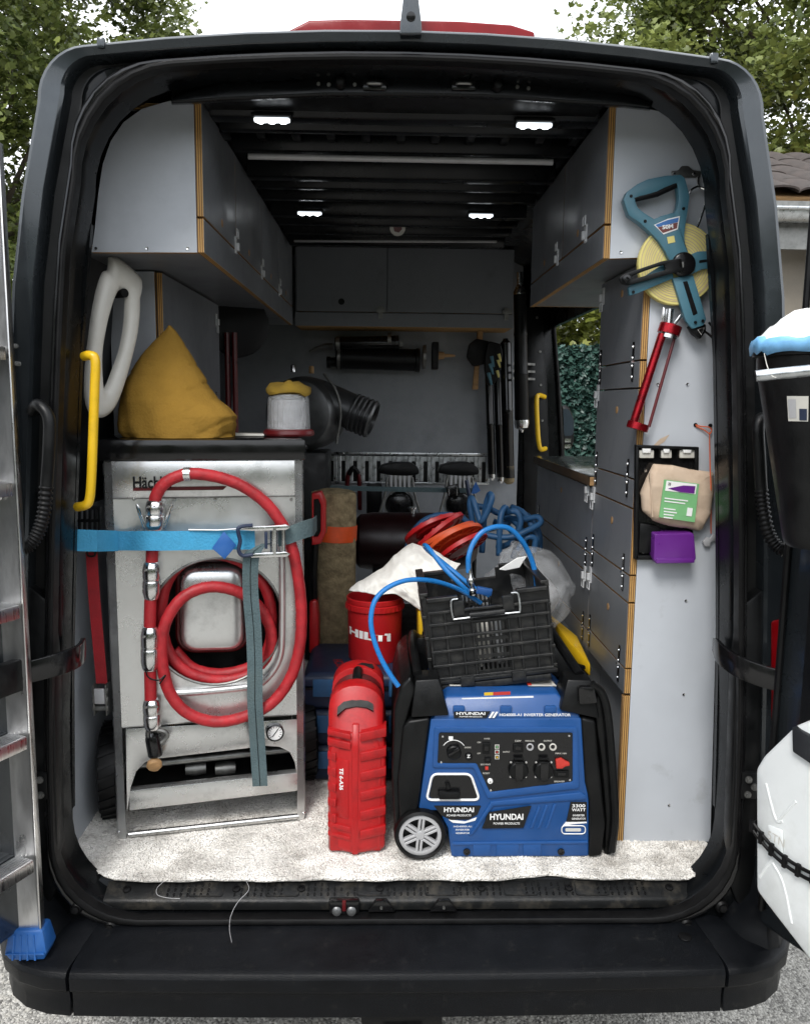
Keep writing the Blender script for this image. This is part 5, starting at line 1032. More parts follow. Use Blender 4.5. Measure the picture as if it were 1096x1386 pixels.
b = B(); b.loft([[gp(*q)+by*(GD-.02) for q in ((562, 972), (602, 969))]+[gp(*q)+by*(GD+.06) for q in ((602, 969), (562, 972))], [gp(*q)+by*(GD-.01) for q in ((566, 921), (590, 919))]+[gp(*q)+by*(GD+.05) for q in ((590, 919), (566, 921))]]); b.build('corner_post', 'black', GN, bevel=.006)
b = B(); b.prism(rpoly([gp(*q, .016) for q in ((783, 931), (804, 931), (809, 952), (784, 954))], .006), by*.03); b.build('handle_catch', 'gloss_black', ps, bevel=.004)
b = B(); b.tube([gp(800, 926, .0), gp(815, 940, .0), gp(823, 975, .0), gp(829, 1050, .0), gp(832, 1110, .0), gp(827, 1152, .0)], .012, 10, smooth=5); b.build('tow_handle', 'black', GN)
b = B(); b.prism([gp(*q, -.01) for q in ((808, 930), (818, 945), (826, 985), (833, 1060), (835, 1120), (829, 1158), (818, 1159), (820, 1110), (814, 1030), (806, 975))], by*.05); b.build('tow_frame', 'black', GN, bevel=.008)
b = B(); b.tube([gp(566, 922)+by*.05, gp(562, 905)+by*.20, gp(564, 905)+by*.32, gp(566, 918)+by*.42], .013, 10, smooth=5); b.build('lift_bar', 'black', GN)
b = B(); b.tube([gp(790, 922)+by*.05, gp(775, 897)+by*.22, gp(772, 892)+by*.36, gp(772, 912)+by*.44], .014, 10, smooth=5); b.build('lift_bar', 'black', GN)
# fuel cap and top labels
c = A(668, 944, GY+.12); c.z = GTOP; b = B(); b.lathe([(.050, -.002), (.050, .010), (.040, .014), (.032, .016), (.030, .028), (.002, .030)], c+V((0, .05, 0)), (0, 0, 1), 24); fc = b.build('fuel_cap', 'black', GN, bevel=.001, seg=1); b = B(); b.obox(c+V((0, -.005, .006)), (.042, 0, 0), (0, .012, 0), (0, 0, .008)); b.build('cap_tab', 'gloss_black', fc, bevel=.003)
for q, m_ in (((626, 955, 724, 951, 724, 948, 626, 951), 'white'), ((657, 949, 669, 948.5, 669, 944, 657, 944.5), 'sticker_yellow'), ((669, 948.5, 693, 947.5, 693, 943, 669, 944), 'sticker_red')):
    pts = [gp(q[i], q[i+1])+by*(.028 if m_ == 'white' else .034) for i in (0, 2, 4, 6)]; b = B(); b.prism([p+V((0, -.003, .003)) for p in pts], (0, .001, -.0008)); b.build('warning_sticker', m_, tp_)
for x0, x1 in ((608, 632), (714, 752)):
    a_, c_ = A(x0, 940, GY+.09).x, A(x1, 940, GY+.09).x; zz = GTOP-.0005; b = B(); b.prism([V((a_, GY+.085, zz)), V((c_, GY+.085, zz)), V((c_-.01, GY+.17, zz+.001)), V((a_-.004, GY+.17, zz+.001))], (0, 0, .0016)); s_ = b.build('instruction_sticker', 'offwhite', tp_)
    for k in range(6): b = B(); b.obox(((a_+c_)/2-.003, GY+.095+k*.012, zz+.0026), ((c_-a_)*.4, 0, 0), (0, .0015, 0), (0, 0, .0003)); b.build('print_line', 'dull_steel', s_)
    if x0 > 700: b = B(); b.obox((a_+.004, GY+.125, zz+.0032), (.006, 0, 0), (0, .04, 0), (0, 0, .0003)); b.build('warning_band', 'sticker_red', s_)
# wheel
c = gp(568.5, 1134, .012); rw = .0725; c.z = CZ+rw-.002
b = B(); b.lathe([(rw*.80, .03), (rw*.80, -.004), (rw*.86, -.010), (rw*.96, -.006), (rw, .004), (rw, .032), (rw*.95, .04)], c+V((0, 0, 0)), (0, 1, 0), 40); wv = b.build('wheel', 'rubber', GN)
b = B(); L0 = circ(c, rw*.80, 40); b.ring(circ(c+V((0, -.004, 0)), rw*.82, 40), circ(c+V((0, -.006, 0)), rw*.66, 40), by*.02); rm = b.build('rim', 'wheelgrey', wv, bevel=.0015)
b = B(); b.lathe([(rw*.67, 0), (rw*.67, .002)], c+V((0, .014, 0)), (0, 1, 0), 32); b.build('rim_back', 'black', wv)
b = B(); b.lathe([(rw*.19, 0), (rw*.19, -.016), (rw*.15, -.020), (rw*.01, -.020)], c+V((0, .014, 0)), (0, 1, 0), 24); b.build('hub_cap', 'wheelgrey', wv)
for k in range(6):
    a = R(25+60*k); u_ = V((math.cos(a), 0, math.sin(a))); tv = V((-math.sin(a), 0, math.cos(a)))
    for s_ in (-1, 1): b = B(); b.obox(c+u_*rw*.43+tv*s_*.0052+V((0, .002, 0)), u_*rw*.27, by*.007, tv*.0035); b.build('spoke', 'wheelgrey', rm, bevel=.0012, seg=1)

# ================================================================== RED DRILL CASE
RC = E('drill_case', (A(484, 1165, .167).x, .3, CZ), 'upright red plastic drill case with ribbed end and black handle', 'tool case')
C = YP(.19); sx0, sxm, sx1 = C(444, 1050).x, C(481, 1050).x, C(522, 1050).x; zb_, zt_ = CZ+.001, C(482, 937).z
yF, yM, yB = .205, .172, .50
def cs(z, k=1.0, ys=0.0):           # plan section of the case: pointed at the front seam
    return [V((sxm+(sx0-sxm)*k, yF+ys, z)), V((sxm-.010, yM+.004+ys, z)), V((sxm+.010, yM+.004+ys, z)), V((sxm+(sx1-sxm)*k, yF+ys-.006, z)), V((sxm+(sx1-sxm)*k, yB-ys, z)), V((sxm+(sx0-sxm)*k, yB-ys, z))]
zA = C(482, 992).z
b = B(); b.loft([cs(zb_, .93, .006), cs(zb_+.012, .99), cs(zA-.06, 1), cs(zA-.02, .94, .006), cs(zA, .78, .016)]); b.build('shell', 'red_case', RC, bevel=.006, seg=3)
def arch(y, w_, zt, h=.075, n=12): return [V((sxm-w_, y, zb_+.002)), V((sxm-w_, y, zt-h))]+[V((sxm-w_*math.cos(math.pi*k/n)**1 if k != n/2 else sxm, y, zt-h+h*math.sin(math.pi*k/n)**.8)) for k in range(1, n)]+[V((sxm+w_, y, zt-h)), V((sxm+w_, y, zb_+.002))]
wA = (sx1-sx0)/2-.002
b = B(); b.loft([arch(yF-.012, wA*.90, zA-.004), arch(yF+.002, wA*.98, zA+.02), arch(yF+.035, wA, zt_), arch(yF+.080, wA, zt_+.006)]); b.build('top_shell', 'red_case', RC, bevel=.002)
b = B(); b.loft([[V((sxm-.009, yM+y, z)), V((sxm+.009, yM+y, z)), V((sxm+.009, yM+y+.03, z)), V((sxm-.009, yM+y+.03, z))] for z, y in ((zb_, .004), (zA-.05, 0), (zA-.012, .008), (zA+.02, .030))]); b.build('seam_ridge', 'red_case', RC, bevel=.003)
for i in range(6):
    z = zb_+.045+i*.057; b = B(); b.hexa([V((sxm+.014, yM+.001, z)), V((sx1+.001, yF-.014, z+.008)), V((sx1+.001, yF+.04, z+.008)), V((sxm+.014, yF+.04, z)), V((sxm+.014, yM+.001, z+.026)), V((sx1+.001, yF-.014, z+.034)), V((sx1+.001, yF+.04, z+.034)), V((sxm+.014, yF+.04, z+.026))]); b.build('rib', 'red_case', RC, bevel=.003)
for z, h in ((zb_+.31, .022), (zb_+.34, .016), (zb_+.07, .016), (zb_+.045, .012)):
    b = B(); b.hexa([V((sx0-.002, yF-.008, z)), V((sxm-.013, yM+.001, z-.004)), V((sxm-.013, yF+.04, z-.004)), V((sx0-.002, yF+.04, z)), V((sx0-.002, yF-.008, z+h)), V((sxm-.013, yM+.001, z+h-.004)), V((sxm-.013, yF+.04, z+h-.004)), V((sx0-.002, yF+.04, z+h))]); b.build('rib', 'red_case', RC, bevel=.003)
for i in range(5):
    z = zb_+.10+i*.045; b = B(); b.obox((sx0+.010, yF-.003, z), (.012, -.006, 0), (0, .01, 0), (0, 0, .012)); b.build('side_rib', 'red_case', RC, bevel=.003)
fu = (V((sxm-.010, yM+.004, 0))-V((sx0, yF, 0))).normalized(); fn_ = V((fu.y, -fu.x, 0))
b = B(); lc = (V((sx0, yF, 0))*.42+V((sxm-.01, yM+.004, 0))*.58)+V((0, 0, zb_+.19)); b.obox(lc+fn_*.0005, fu*.021, fn_*.0016, (0, 0, .085)); lp_ = b.build('label_panel', 'red_case', RC, bevel=.001)
text('TE 6-A36', 'white', lp_, lc+fn_*.0026+V((0, 0, .028)), (0, 0, -1), fu, width=.064, height=.0125, bold=.03)
# top with handle wells
b = B(); b.loft([arch(yF+.080, wA*.97, zt_-.012), arch(yB-.12, wA*.97, zt_-.012)]); b.build('grip_body', 'gloss_black', RC)
b = B(); b.tube([V((sxm, yF+.07, zt_-.016)), V((sxm, yF+.10, zt_-.001)), V((sxm, yB-.13, zt_-.001)), V((sxm, yB-.11, zt_-.016))], .014, 12, smooth=4); b.build('handle', 'black', RC)
b = B(); b.loft([arch(yB-.12, wA, zt_+.006), arch(yB-.06, wA, zt_+.010), arch(yB, wA*.97, zt_-.01)]); eb = b.build('end_cap', 'red_case', RC, bevel=.002)
SP = Pl((0, yF+.018, (zA+zt_)/2+.01), (0, -.80, .60))
b = B(); b.prism([SP(*q, .003) for q in ((456, 968), (457, 957), (465, 950), (482, 946.5), (498, 949), (505, 953), (505, 962), (496, 958), (482, 956.5), (467, 959))], (0, .02, -.015)); b.build('front_slot', 'rubber', RC)
SP2 = Pl((0, yB-.09, zt_+.010), (0, -.6, .8))
b = B(); b.prism([SP2(*q, .003) for q in ((475, 907), (477, 902), (490, 897), (504, 899), (506, 903), (504, 905), (490, 902))], (0, .01, -.012)); b.build('cap_slot', 'rubber', eb)

# ------------------------------------------------------------------ navy tool boxes and red bucket
tz = A(505, 889, .80).z
zs = [CZ, CZ+(tz-CZ)/3, CZ+(tz-CZ)*2/3, tz]; xa, xb = A(421, 930, .62).x-.03, A(566, 930, .62).x
for i in range(3):
    t = E('tool_box', ((xa+xb)/2, .8, zs[i]), ('bottom', 'middle', 'top')[i]+' dark blue stackable tool box '+('on the carpet beneath two others', 'between two others beside the machine', 'carrying the red bucket')[i], 'tool box', 'stacked dark blue tool boxes')
    z0, z1 = zs[i]+.001, zs[i+1]-.001; zm = z0+(z1-z0)*.62
    b = B(); b.loft([[V((xa+o_, .62+o_, z)), V((xb-o_, .62+o_, z)), V((xb-o_, .98-o_, z)), V((xa+o_, .98-o_, z))] for z, o_ in ((z0, .010), (z0+.01, .002), (zm, 0))]); b.build('base', 'navy', t, bevel=.006)
    b = B(); b.loft([[V((xa+o_, .62+o_, z)), V((xb-o_, .62+o_, z)), V((xb-o_, .98-o_, z)), V((xa+o_, .98-o_, z))] for z, o_ in ((zm+.002, 0), (z1-.015, .003), (z1, .02))]); ld = b.build('lid', 'navy', t, bevel=.006)
    for x in (A(438, 900, .62).x, A(541, 900, .62).x): b = B(); b.prism([V((x-.035, .618, zm+.03)), V((x+.045, .618, zm+.03)), V((x+.03, .618, zm-.03)), V((x-.035, .618, zm-.03))], (0, -.006, 0)); b.build('catch', 'hose_dull', t, bevel=.003)
    b = B(); b.box(xa+.012, xb-.012, .614, .622, zm-.005, zm+.001); b.build('seam_band', 'black', t)
    if i == 2:
        c = A(461, 876, .70); c.z = tz+.0012; text('BOSCH', 'strap_red', ld, c, (-.25, 1, 0), (-1, -.25, 0), width=.13, height=.032, bold=.03)
bc_ = V((A(507, 888, .80).x, .80, tz)); br = (A(545, 850, .80).x-A(471, 850, .80).x)/2; bh = A(507, 806, .80).z-tz
BU = E('plastic_bucket', bc_, 'red plastic bucket with white lettering standing on the tool boxes', 'bucket')
b = B(); b.lathe([(br*.93, 0), (br*.96, .006), (br*1.0, bh*.92), (br*1.03, bh*.925), (br*1.04, bh*.99), (br*1.01, bh), (br*.98, bh), (br*.96, bh*.9), (br*.9, .008), (.001, .008)], bc_, (0, 0, 1), 40); bk = b.build('shell', 'red', BU)
b = B(); b.lathe([(br*1.0, bh*.80), (br*1.055, bh*.82), (br*1.06, bh*.90), (br*1.0, bh*.915)], bc_, (0, 0, 1), 40, cap=False); rb_ = b.build('rim_band', 'red', BU)
for k in range(36): a = 2*math.pi*k/36; b = B(); u_ = V((math.cos(a), math.sin(a), 0)); b.obox(bc_+u_*br*1.06+V((0, 0, bh*.85)), u_*.002, u_.cross(V((0, 0, 1)))*.002, (0, 0, bh*.03)); b.build('rim_tooth', 'red', rb_, flat=True)
def wrap(a, b_): th = -math.pi/2-.26+a/br; r = br*.985+.001; return bc_+V((r*math.cos(th), r*math.sin(th), bh*.46+b_-a*.10))
text('HILTI', 'white', BU, (0, 0, 0), (1, 0, 0), (0, 0, 1), width=br*1.75, height=.027, bold=.05, fn=wrap)
# white cloth lying over the bucket
WG = [[(472, 800, .74), (492, 803, .715), (512, 806, .71), (535, 805, .70), (556, 818, .66), (573, 833, .62)],
      [(478, 794, .78), (498, 790, .76), (520, 786, .74), (540, 790, .72), (560, 806, .67), (578, 822, .62)],
      [(492, 785, .82), (512, 776, .82), (532, 770, .80), (552, 776, .75), (570, 790, .69), (588, 806, .64)],
      [(512, 775, .88), (527, 760, .88), (543, 755, .85), (563, 763, .79), (582, 776, .73), (600, 790, .66)],
      [(530, 762, .92), (540, 748, .92), (553, 744, .89), (575, 752, .83), (596, 764, .76), (612, 776, .70)],
      [(545, 748, .95), (552, 739, .95), (562, 738, .92), (586, 746, .87), (606, 756, .80), (622, 764, .74)]]
def patch(Gd, nu, nv, wr, th, name, mat, sc=14):
    rows = [catmull([A(*q) for q in r], nu) for r in Gd]; cols = list(zip(*rows)); cols = [catmull(list(c), nv) for c in cols]
    b = B(); vs = []
    for c in cols:
        vs.append([b.v(p+V((0, -1, .5))*(wr*(1-2.2*abs(noise.noise(V((p.x*sc+p.z*9, p.y*3, p.z*sc*.45-p.x*6)))))+wr*.5*noise.noise(V((p.x*60, p.y*9, p.z*60))))) for p in c])
    for i in range(len(vs)-1):
        for j in range(len(vs[0])-1): b.f([vs[i][j], vs[i+1][j], vs[i+1][j+1], vs[i][j+1]])
    o = b.build(name, mat, None, ang=80); mf = o.modifiers.new('solid', 'SOLIDIFY'); mf.thickness = th; return o
o = patch(WG, 12, 12, .018, .003, 'canvas_sheet', 'cloth', 15); T(o, 'crumpled off-white canvas sheet spilling from the bucket to the crate', 'cloth')

# ------------------------------------------------------------------ black folding crate on the generator
CY = .27; Cp = YP(CY); o0, o1, o2 = Cp(588, 921), Cp(749, 903), Cp(572, 806)
cu = (o1-o0); CWd = cu.length; cu = cu.normalized(); cv_ = V((-cu.z, 0, cu.x)); CHt = .245; cw = V((0, 1, 0)); CDp = .34
lift = GTOP+.012-min(o0.z, o1.z); 
CR_ = E('folding_crate', o0+V((CWd/2, .15, 0)), 'black slatted plastic folding crate tilted on top of the generator', 'crate')
skew = -.10                                         # the box leans left at the top
def cp_(u, w_, v): return o0+cu*(u*CWd)+cv_*(v*CHt)+cu*(skew*v*CHt*.2)+cw*w_
def cwall(name, P00, eu, ev, nn, L, H):             # panel with ribs and slots, built of real bars
    def q(a, c, d=0): return P00+eu*(a*L)+ev*(c*H)+nn*d
    b = B()
    for a0, a1, c0, c1 in ((0, .36, .0, .80), (.66, 1, .0, .80), (.36, .66, 0, .06), (.36, .66, .62, .80), (0, .30, .80, .94), (.72, 1, .80, .94)): b.prism([q(a0, c0), q(a1, c0), q(a1, c1), q(a0, c1)], nn*-.003)
    o = b.build(name, 'crate', CR_)
    b = B()
    for i in range(8):
        a = .375+i*.038
        for c0, c1 in ((.06, .20), (.24, .40), (.44, .62)): b.prism([q(a, c0), q(a+.018, c0), q(a+.018, c1), q(a, c1)], nn*-.004)
    for c0 in (.20, .40): b.prism([q(.36, c0), q(.66, c0), q(.66, c0+.04), q(.36, c0+.04)], nn*-.004)
    b.build('slot_grid', 'crate', o)
    for i, c in enumerate((.015, .17, .34, .50, .66, .80)): b = B(); b.obox(q(.5, c, .006), eu*(L*.5), nn*.006, ev*.0035); b.build('rib', 'crate', o, bevel=.001, seg=1)
    for a in (.01, .14, .27, .36, .66, .75, .88, .99): b = B(); b.obox(q(a, .40, .005), eu*.0032, nn*.005, ev*(H*.41)); b.build('rib', 'crate', o, bevel=.001, seg=1)
    for a0, a1 in ((0, .26), (.74, 1)): b = B(); b.obox(q((a0+a1)/2, .95, .004), eu*(L*(a1-a0)/2), nn*.010, ev*.006); b.build('rim', 'crate', o, bevel=.002, seg=1)
    return o
fw_ = cwall('front_panel', cp_(0, 0, 0), cu, cv_, -cw, CWd, CHt)
cwall('back_panel', cp_(1, CDp, 0), -cu, cv_, cw, CWd, CHt)
for u_, s_ in ((0, -1), (1, 1)):
    b = B(); b.prism([cp_(u_, .004, 0), cp_(u_, CDp-.004, 0), cp_(u_, CDp-.004, 1.0), cp_(u_, .004, 1.0)], cu*(.004*-s_)); o = b.build('side_panel', 'crate', CR_)
    for c in (.02, .25, .5, .75, .98): b = B(); b.obox(cp_(u_, CDp/2, c)+cu*(.006*s_), cw*(CDp/2), cu*.006, cv_*.004); b.build('rib', 'crate', o, bevel=.001, seg=1)
    for w_ in (.01, .09, .17, .25, .33): b = B(); b.obox(cp_(u_, w_, .5)+cu*(.005*s_), cw*.003, cu*.005, cv_*(CHt*.49)); b.build('rib', 'crate', o, bevel=.001, seg=1)
    b = B(); b.obox(cp_(u_, CDp/2, 1.01), cw*(CDp/2), cu*.012, cv_*.005); b.build('rim', 'crate', o, bevel=.002, seg=1)
b = B(); b.prism([cp_(-.01, -.012, 0), cp_(1.03, -.012, 0), cp_(1.03, CDp, 0), cp_(-.01, CDp, 0)], cv_*-.012); bs = b.build('base', 'crate', CR_, bevel=.003)
b = B(); b.obox(cp_(.5, .02, -.10), cu*(CWd*.47), cw*.03, cv_*.010); b.build('base_foot', 'crate', bs, bevel=.004)
for a in (.27, .70): b = B(); b.obox(cp_(a, -.012, -.03), cu*.020, cw*.008, cv_*.014); b.build('hinge_clip', 'crate', bs, bevel=.003)
for a in (.27, .68):
    b = B(); b.obox(cp_(a, -.010, .83), cu*.016, cw*.006, cv_*.022); b.build('handle_mount', 'crate', fw_, bevel=.003)
b = B(); b.tube([cp_(.27, -.020, .95), cp_(.215, -.022, .93), cp_(.215, -.022, .74), cp_(.25, -.022, .72), cp_(.5, -.022, .725), cp_(.73, -.022, .72), cp_(.765, -.022, .74), cp_(.765, -.022, .93), cp_(.71, -.020, .95)], .0028, 8, smooth=4); b.build('wire_handle', 'galv', fw_)
b = B(); b.tube([cp_(.35, -.022, .745), cp_(.64, -.022, .745)], [.0075]*2, 10); b.build('handle_grip', 'crate', fw_)
# white packets inside the crate seen through the slots
for i, (a, w_) in enumerate(((.40, .06), (.48, .10), (.58, .07))):
    b = B(); b.obox(cp_(a, w_, .36), cu*.012, cw*.03, cv_*.075); T(b.build('boxed_part', 'offwhite' if i < 2 else 'lightgrey', None, bevel=.002), ('leftmost', 'middle', 'rightmost')[i]+' pale packet behind the slots inside the black crate', 'packet', 'packets in the crate')
# clear plastic bag behind the crate
bc2 = A(712, 800, .72); b = B(); b.ell(bc2, (.145, .13, .165), 40, 28); o = b.build('plastic_bag', 'film', None, ang=180)
for v in o.data.vertices: v.co += noise.noise_vector(V(v.co)*9)*.045+noise.noise_vector(V(v.co)*26)*.014
T(o, 'clear crumpled plastic bag bulging behind the black crate', 'bag')
b = B(); b.ell(bc2+V((.0, .01, -.03)), (.10, .09, .10), 20, 14); o = b.build('bagged_filter', 'wheelgrey', None, ang=180); jit(o, .03, 11); T(o, 'pale grey bundle inside the clear plastic bag', 'bundle')
b = B(); P_ = YP(.56); b.prism([P_(*q) for q in ((676, 771), (700, 756), (712, 754), (703, 768), (684, 772))], (0, .004, .002)); T(b.build('paper_slip', 'white', None), 'bright white paper slip on top of the plastic bag', 'paper')
# blue air hoses
AH = E('air_hose', A(640, 800, .35), 'bright blue air hose looping out of the crate', 'hose')
b = B(); b.tube([A(*q) for q in ((539, 929, .16), (527, 912, .16), (513, 886, .17), (504, 858, .18), (502, 835, .19), (508, 812, .20), (524, 796, .22), (548, 786, .25), (575, 785, .28), (600, 790, .32), (625, 800, .36), (650, 816, .40))], .0070, 10, smooth=6); b.build('hose', 'blue_hose', AH)
b = B(); b.tube([A(*q) for q in ((634, 775, .36), (634, 755, .36), (640, 736, .37), (653, 720, .38), (672, 713, .39), (690, 716, .40), (706, 732, .41), (717, 752, .42), (724, 775, .42), (727, 800, .42))], .0078, 10, smooth=6); b.build('hose', 'blue_hose', AH)
b = B(); b.tube([A(*q) for q in ((662, 806, .42), (640, 795, .42), (612, 772, .44), (590, 754, .48), (578, 744, .50), (574, 738, .52), (580, 742, .46), (600, 768, .42), (622, 790, .40), (640, 806, .40))], .0070, 10, smooth=6); b.build('hose', 'blue_hose', AH)
c0, c1 = A(640, 806, .36), A(634, 766, .36); b = B(); b.lathe([(.008, 0), (.011, .005), (.011, .018), (.008, .020), (.008, .030), (.0125, .032), (.0125, .050), (.009, .053), (.008, .075), (.006, .085)], c0, c1-c0, 16); b.build('fitting', 'chrome', AH, bevel=.0006, seg=1)
b = B(); b.obox(A(655, 800, .34), (.022, 0, -.004), (0, .010, 0), (.002, 0, .010)); b.build('blue_clip', 'blue_gen', AH, bevel=.003)
# dull blue hose bundle
HB = E('hose_bundle', A(675, 745, 1.2), 'tangled bundle of dull blue hose beside the flap cabinet', 'hose')
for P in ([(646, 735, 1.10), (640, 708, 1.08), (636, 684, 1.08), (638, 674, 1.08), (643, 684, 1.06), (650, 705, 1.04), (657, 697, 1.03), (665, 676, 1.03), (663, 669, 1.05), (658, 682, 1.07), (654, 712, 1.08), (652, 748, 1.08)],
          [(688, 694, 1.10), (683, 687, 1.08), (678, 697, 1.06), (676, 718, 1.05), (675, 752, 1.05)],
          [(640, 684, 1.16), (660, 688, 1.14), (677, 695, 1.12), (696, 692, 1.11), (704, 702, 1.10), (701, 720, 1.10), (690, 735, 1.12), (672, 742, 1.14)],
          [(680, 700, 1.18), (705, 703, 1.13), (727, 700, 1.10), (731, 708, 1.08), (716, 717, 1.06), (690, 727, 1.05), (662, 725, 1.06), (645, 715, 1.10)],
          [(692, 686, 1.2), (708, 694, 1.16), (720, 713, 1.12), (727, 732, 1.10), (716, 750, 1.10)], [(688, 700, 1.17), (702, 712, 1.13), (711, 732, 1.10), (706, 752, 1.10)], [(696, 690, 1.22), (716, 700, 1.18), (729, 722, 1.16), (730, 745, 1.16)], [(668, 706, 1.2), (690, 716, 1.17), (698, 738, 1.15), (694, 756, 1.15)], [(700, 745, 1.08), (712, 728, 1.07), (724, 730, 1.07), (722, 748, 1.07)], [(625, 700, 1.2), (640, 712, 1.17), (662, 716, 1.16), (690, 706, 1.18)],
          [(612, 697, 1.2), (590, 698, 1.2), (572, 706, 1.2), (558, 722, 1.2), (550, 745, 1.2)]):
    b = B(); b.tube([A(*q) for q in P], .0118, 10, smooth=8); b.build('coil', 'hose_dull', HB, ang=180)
# red and orange discs, a tilted stack
dax = V((.50, -.42, -.76)).normalized()
for i, (x_, y_, Y_, r_, m_, L_) in enumerate(((586, 717, 1.04, .112, 'red', 'red toothed plastic disc, topmost of the tilted stack'), (594, 722, 1.02, .114, 'red', 'red plastic disc, second in the tilted stack'), (604, 728, .99, .116, 'orange', 'orange plastic disc, third in the tilted stack'), (615, 735, .96, .116, 'orange', 'orange plastic disc, fourth in the tilted stack'), (626, 742, .93, .10, 'red', 'red plastic disc, lowest of the tilted stack'))):
    dax = (V((.50, -.42, -.76))+V((random.uniform(-.16, .16), random.uniform(-.12, .12), random.uniform(-.1, .1)))).normalized(); c = A(x_, y_, Y_); t = E('plastic_disc', c, L_, 'disc', 'tilted red and orange discs')
    b = B(); b.lathe([(r_*.30, -.004), (r_*.86, -.006), (r_*.97, -.010), (r_, -.008), (r_, .006), (r_*.95, .008), (r_*.90, .001), (r_*.62, .002), (r_*.58, .008), (r_*.30, .008)], c, dax, 44); bo = b.build('rim', m_, t)
    e1 = dax.orthogonal().normalized(); e2_ = dax.cross(e1)
    for k in range(16):
        a = 2*math.pi*k/16; u_ = e1*math.cos(a)+e2_*math.sin(a); b = B(); b.obox(c+u_*(r_*.80)+dax*(-.007 if i < 2 else .004), u_*(r_*.14), u_.cross(dax)*.005, dax*(.007 if i < 2 else .003)); b.build('lug', m_, bo, bevel=.0015, seg=1)
# yellow case edge beside the cabinet
YC = E('yellow_case', A(785, 895, .62), 'yellow plastic case edge showing between generator and flap cabinet', 'case')
b = B(); b.loft([[A(770, y0, .62)+V((0, 0, 0)), A(799, y0+30, .50), A(799, y0+30, .50)+V((.03, .3, 0)), A(770, y0, .62)+V((0, .4, 0))] for y0 in (888, 868)]); b.build('shell', 'yellow', YC, bevel=.008)
b = B(); b.obox(A(790, 903, .535), (.018, -.02, 0), (0, .004, 0), (0, 0, .006)); b.build('catch', 'black', YC, bevel=.002)
b = B(); zz = A(785, 900, .6).z-.03; b.box(A(700, 900, .62).x, .64, .64, 1.05, CZ, zz); b.build('base', 'black', YC, bevel=.01)
yb2 = E('yellow_case', A(585, 835, .60), 'narrow yellow and black case standing behind the crate beside the canvas', 'case')
b = B(); P_ = YP(.60); b.prism([P_(*q) for q in ((566, 830), (584, 828), (586, 900), (568, 902))], (0, .25, 0)); b.build('shell', 'yellow', yb2, bevel=.006)
b = B(); b.lathe([(.012, 0), (.012, .008), (.006, .01)], P_(576, 856), (0, -1, 0), 14); b.build('catch', 'gloss_black', yb2)
b = B(); x_ = P_(576, 900); b.box(x_.x-.03, x_.x+.10, .62, .84, CZ, x_.z-.002); b.build('base', 'black', yb2, bevel=.01)
# stack under the bag, plates and hoses
b = B(); b.box(.02, .60, .68, 1.30, CZ, A(700, 850, .72).z-.06); b.build('storage_box', 'black', None, bevel=.02); T(bpy.context.scene.objects['storage_box'], 'black storage box underneath the plastic bag and blue hoses', 'box')
# tan felt roll with orange band, red tool frame
tcx = A(450, 765, 1.0); tr = (A(482, 765, 1.0).x-A(420, 765, 1.0).x)/2; zt_ = A(450, 668, 1.0).z
FR = E('felt_roll', (tcx.x, 1.0+tr, CZ), 'upright tan felt roll with an orange tape band', 'roll')
b = B(); b.lathe([(tr, 0), (tr*1.02, .1), (tr*.98, .35), (tr, zt_-CZ-.02), (tr*.96, zt_-CZ-.005), (tr*.8, zt_-CZ), (.001, zt_-CZ-.004)], (tcx.x, 1.0+tr, CZ), (0, 0, 1), 32); o = b.build('roll', 'tan', FR); jit(o, .008, 18)
z = A(450, 724, 1.0).z; b = B(); b.lathe([(tr*1.03, -.03), (tr*1.03, .03)], (tcx.x, 1.0+tr, z), (.06, 0, 1), 32, cap=False); b.build('tape_band', 'orange', FR)
RT = E('red_tool_frame', A(431, 740, .95), 'red plastic tool frame leaning between machine and felt roll', 'tool')
P_ = YP(.93); b = B(); b.ring([P_(*q) for q in ((422, 668), (434, 666), (440, 680), (440, 722), (434, 736), (422, 738))], [P_(*q) for q in ((424, 676), (431, 675), (434, 684), (434, 718), (430, 727), (424, 728))], (0, .06, 0)); b.build('frame', 'red', RT, bevel=.006)
b = B(); b.prism([P_(*q)+V((0, .02, 0)) for q in ((424, 676), (431, 675), (434, 684), (434, 718), (430, 727), (424, 728))], (0, .03, 0)); b.build('insert', 'black', RT)
b = B(); b.prism([P_(*q) for q in ((418, 815), (428, 812), (431, 840), (431, 880), (418, 886))], (0, .08, 0)); b.build('lower_grip', 'red', RT, bevel=.008)
b = B(); b.tube([P_(425, 735)+V((0, .03, 0)), P_(423, 780)+V((0, .03, 0)), P_(424, 815)+V((0, .03, 0))], .014, 8); b.build('stem', 'black', RT)

# ================================================================== BACK WALL
BW = 2.553; W = YP(BW)
ET = E('lashing_rail', W(540, 632), 'galvanised slotted lashing rail across the far bulkhead', 'rail')
x0, x1 = W(425, 630).x, W(662, 630).x; za, zb2 = W(540, 612).z, W(540, 655).z
b = B(); b.box(x0, x1, BW-.008, BW-.001, zb2, zb2+.012); b.build('flange', 'galv', ET, bevel=.002)
b = B(); b.box(x0, x1, BW-.012, BW-.001, za-.018, za); b.build('flange', 'galv', ET, bevel=.003)
n_ = 15
for i in range(n_):
    x = x0+(x1-x0)*(i+.5)/n_; hw2 = (x1-x0)/n_/2; b = B(); b.box(x-hw2+.0006, x-.011, BW-.016, BW-.002, zb2+.014, za-.020); b.box(x+.011, x+hw2-.0006, BW-.016, BW-.002, zb2+.014, za-.020); b.box(x-.0108, x+.0108, BW-.014, BW-.002, za-.050, za-.0205); b.build('slot_web', 'galv', ET, bevel=.002, seg=1)
    if i % 2 == 0: b = B(); b.lathe([(.006, 0), (.004, .003)], (x, BW-.012, za-.009), (0, -1, 0), 8); b.build('rivet', 'chrome', ET)
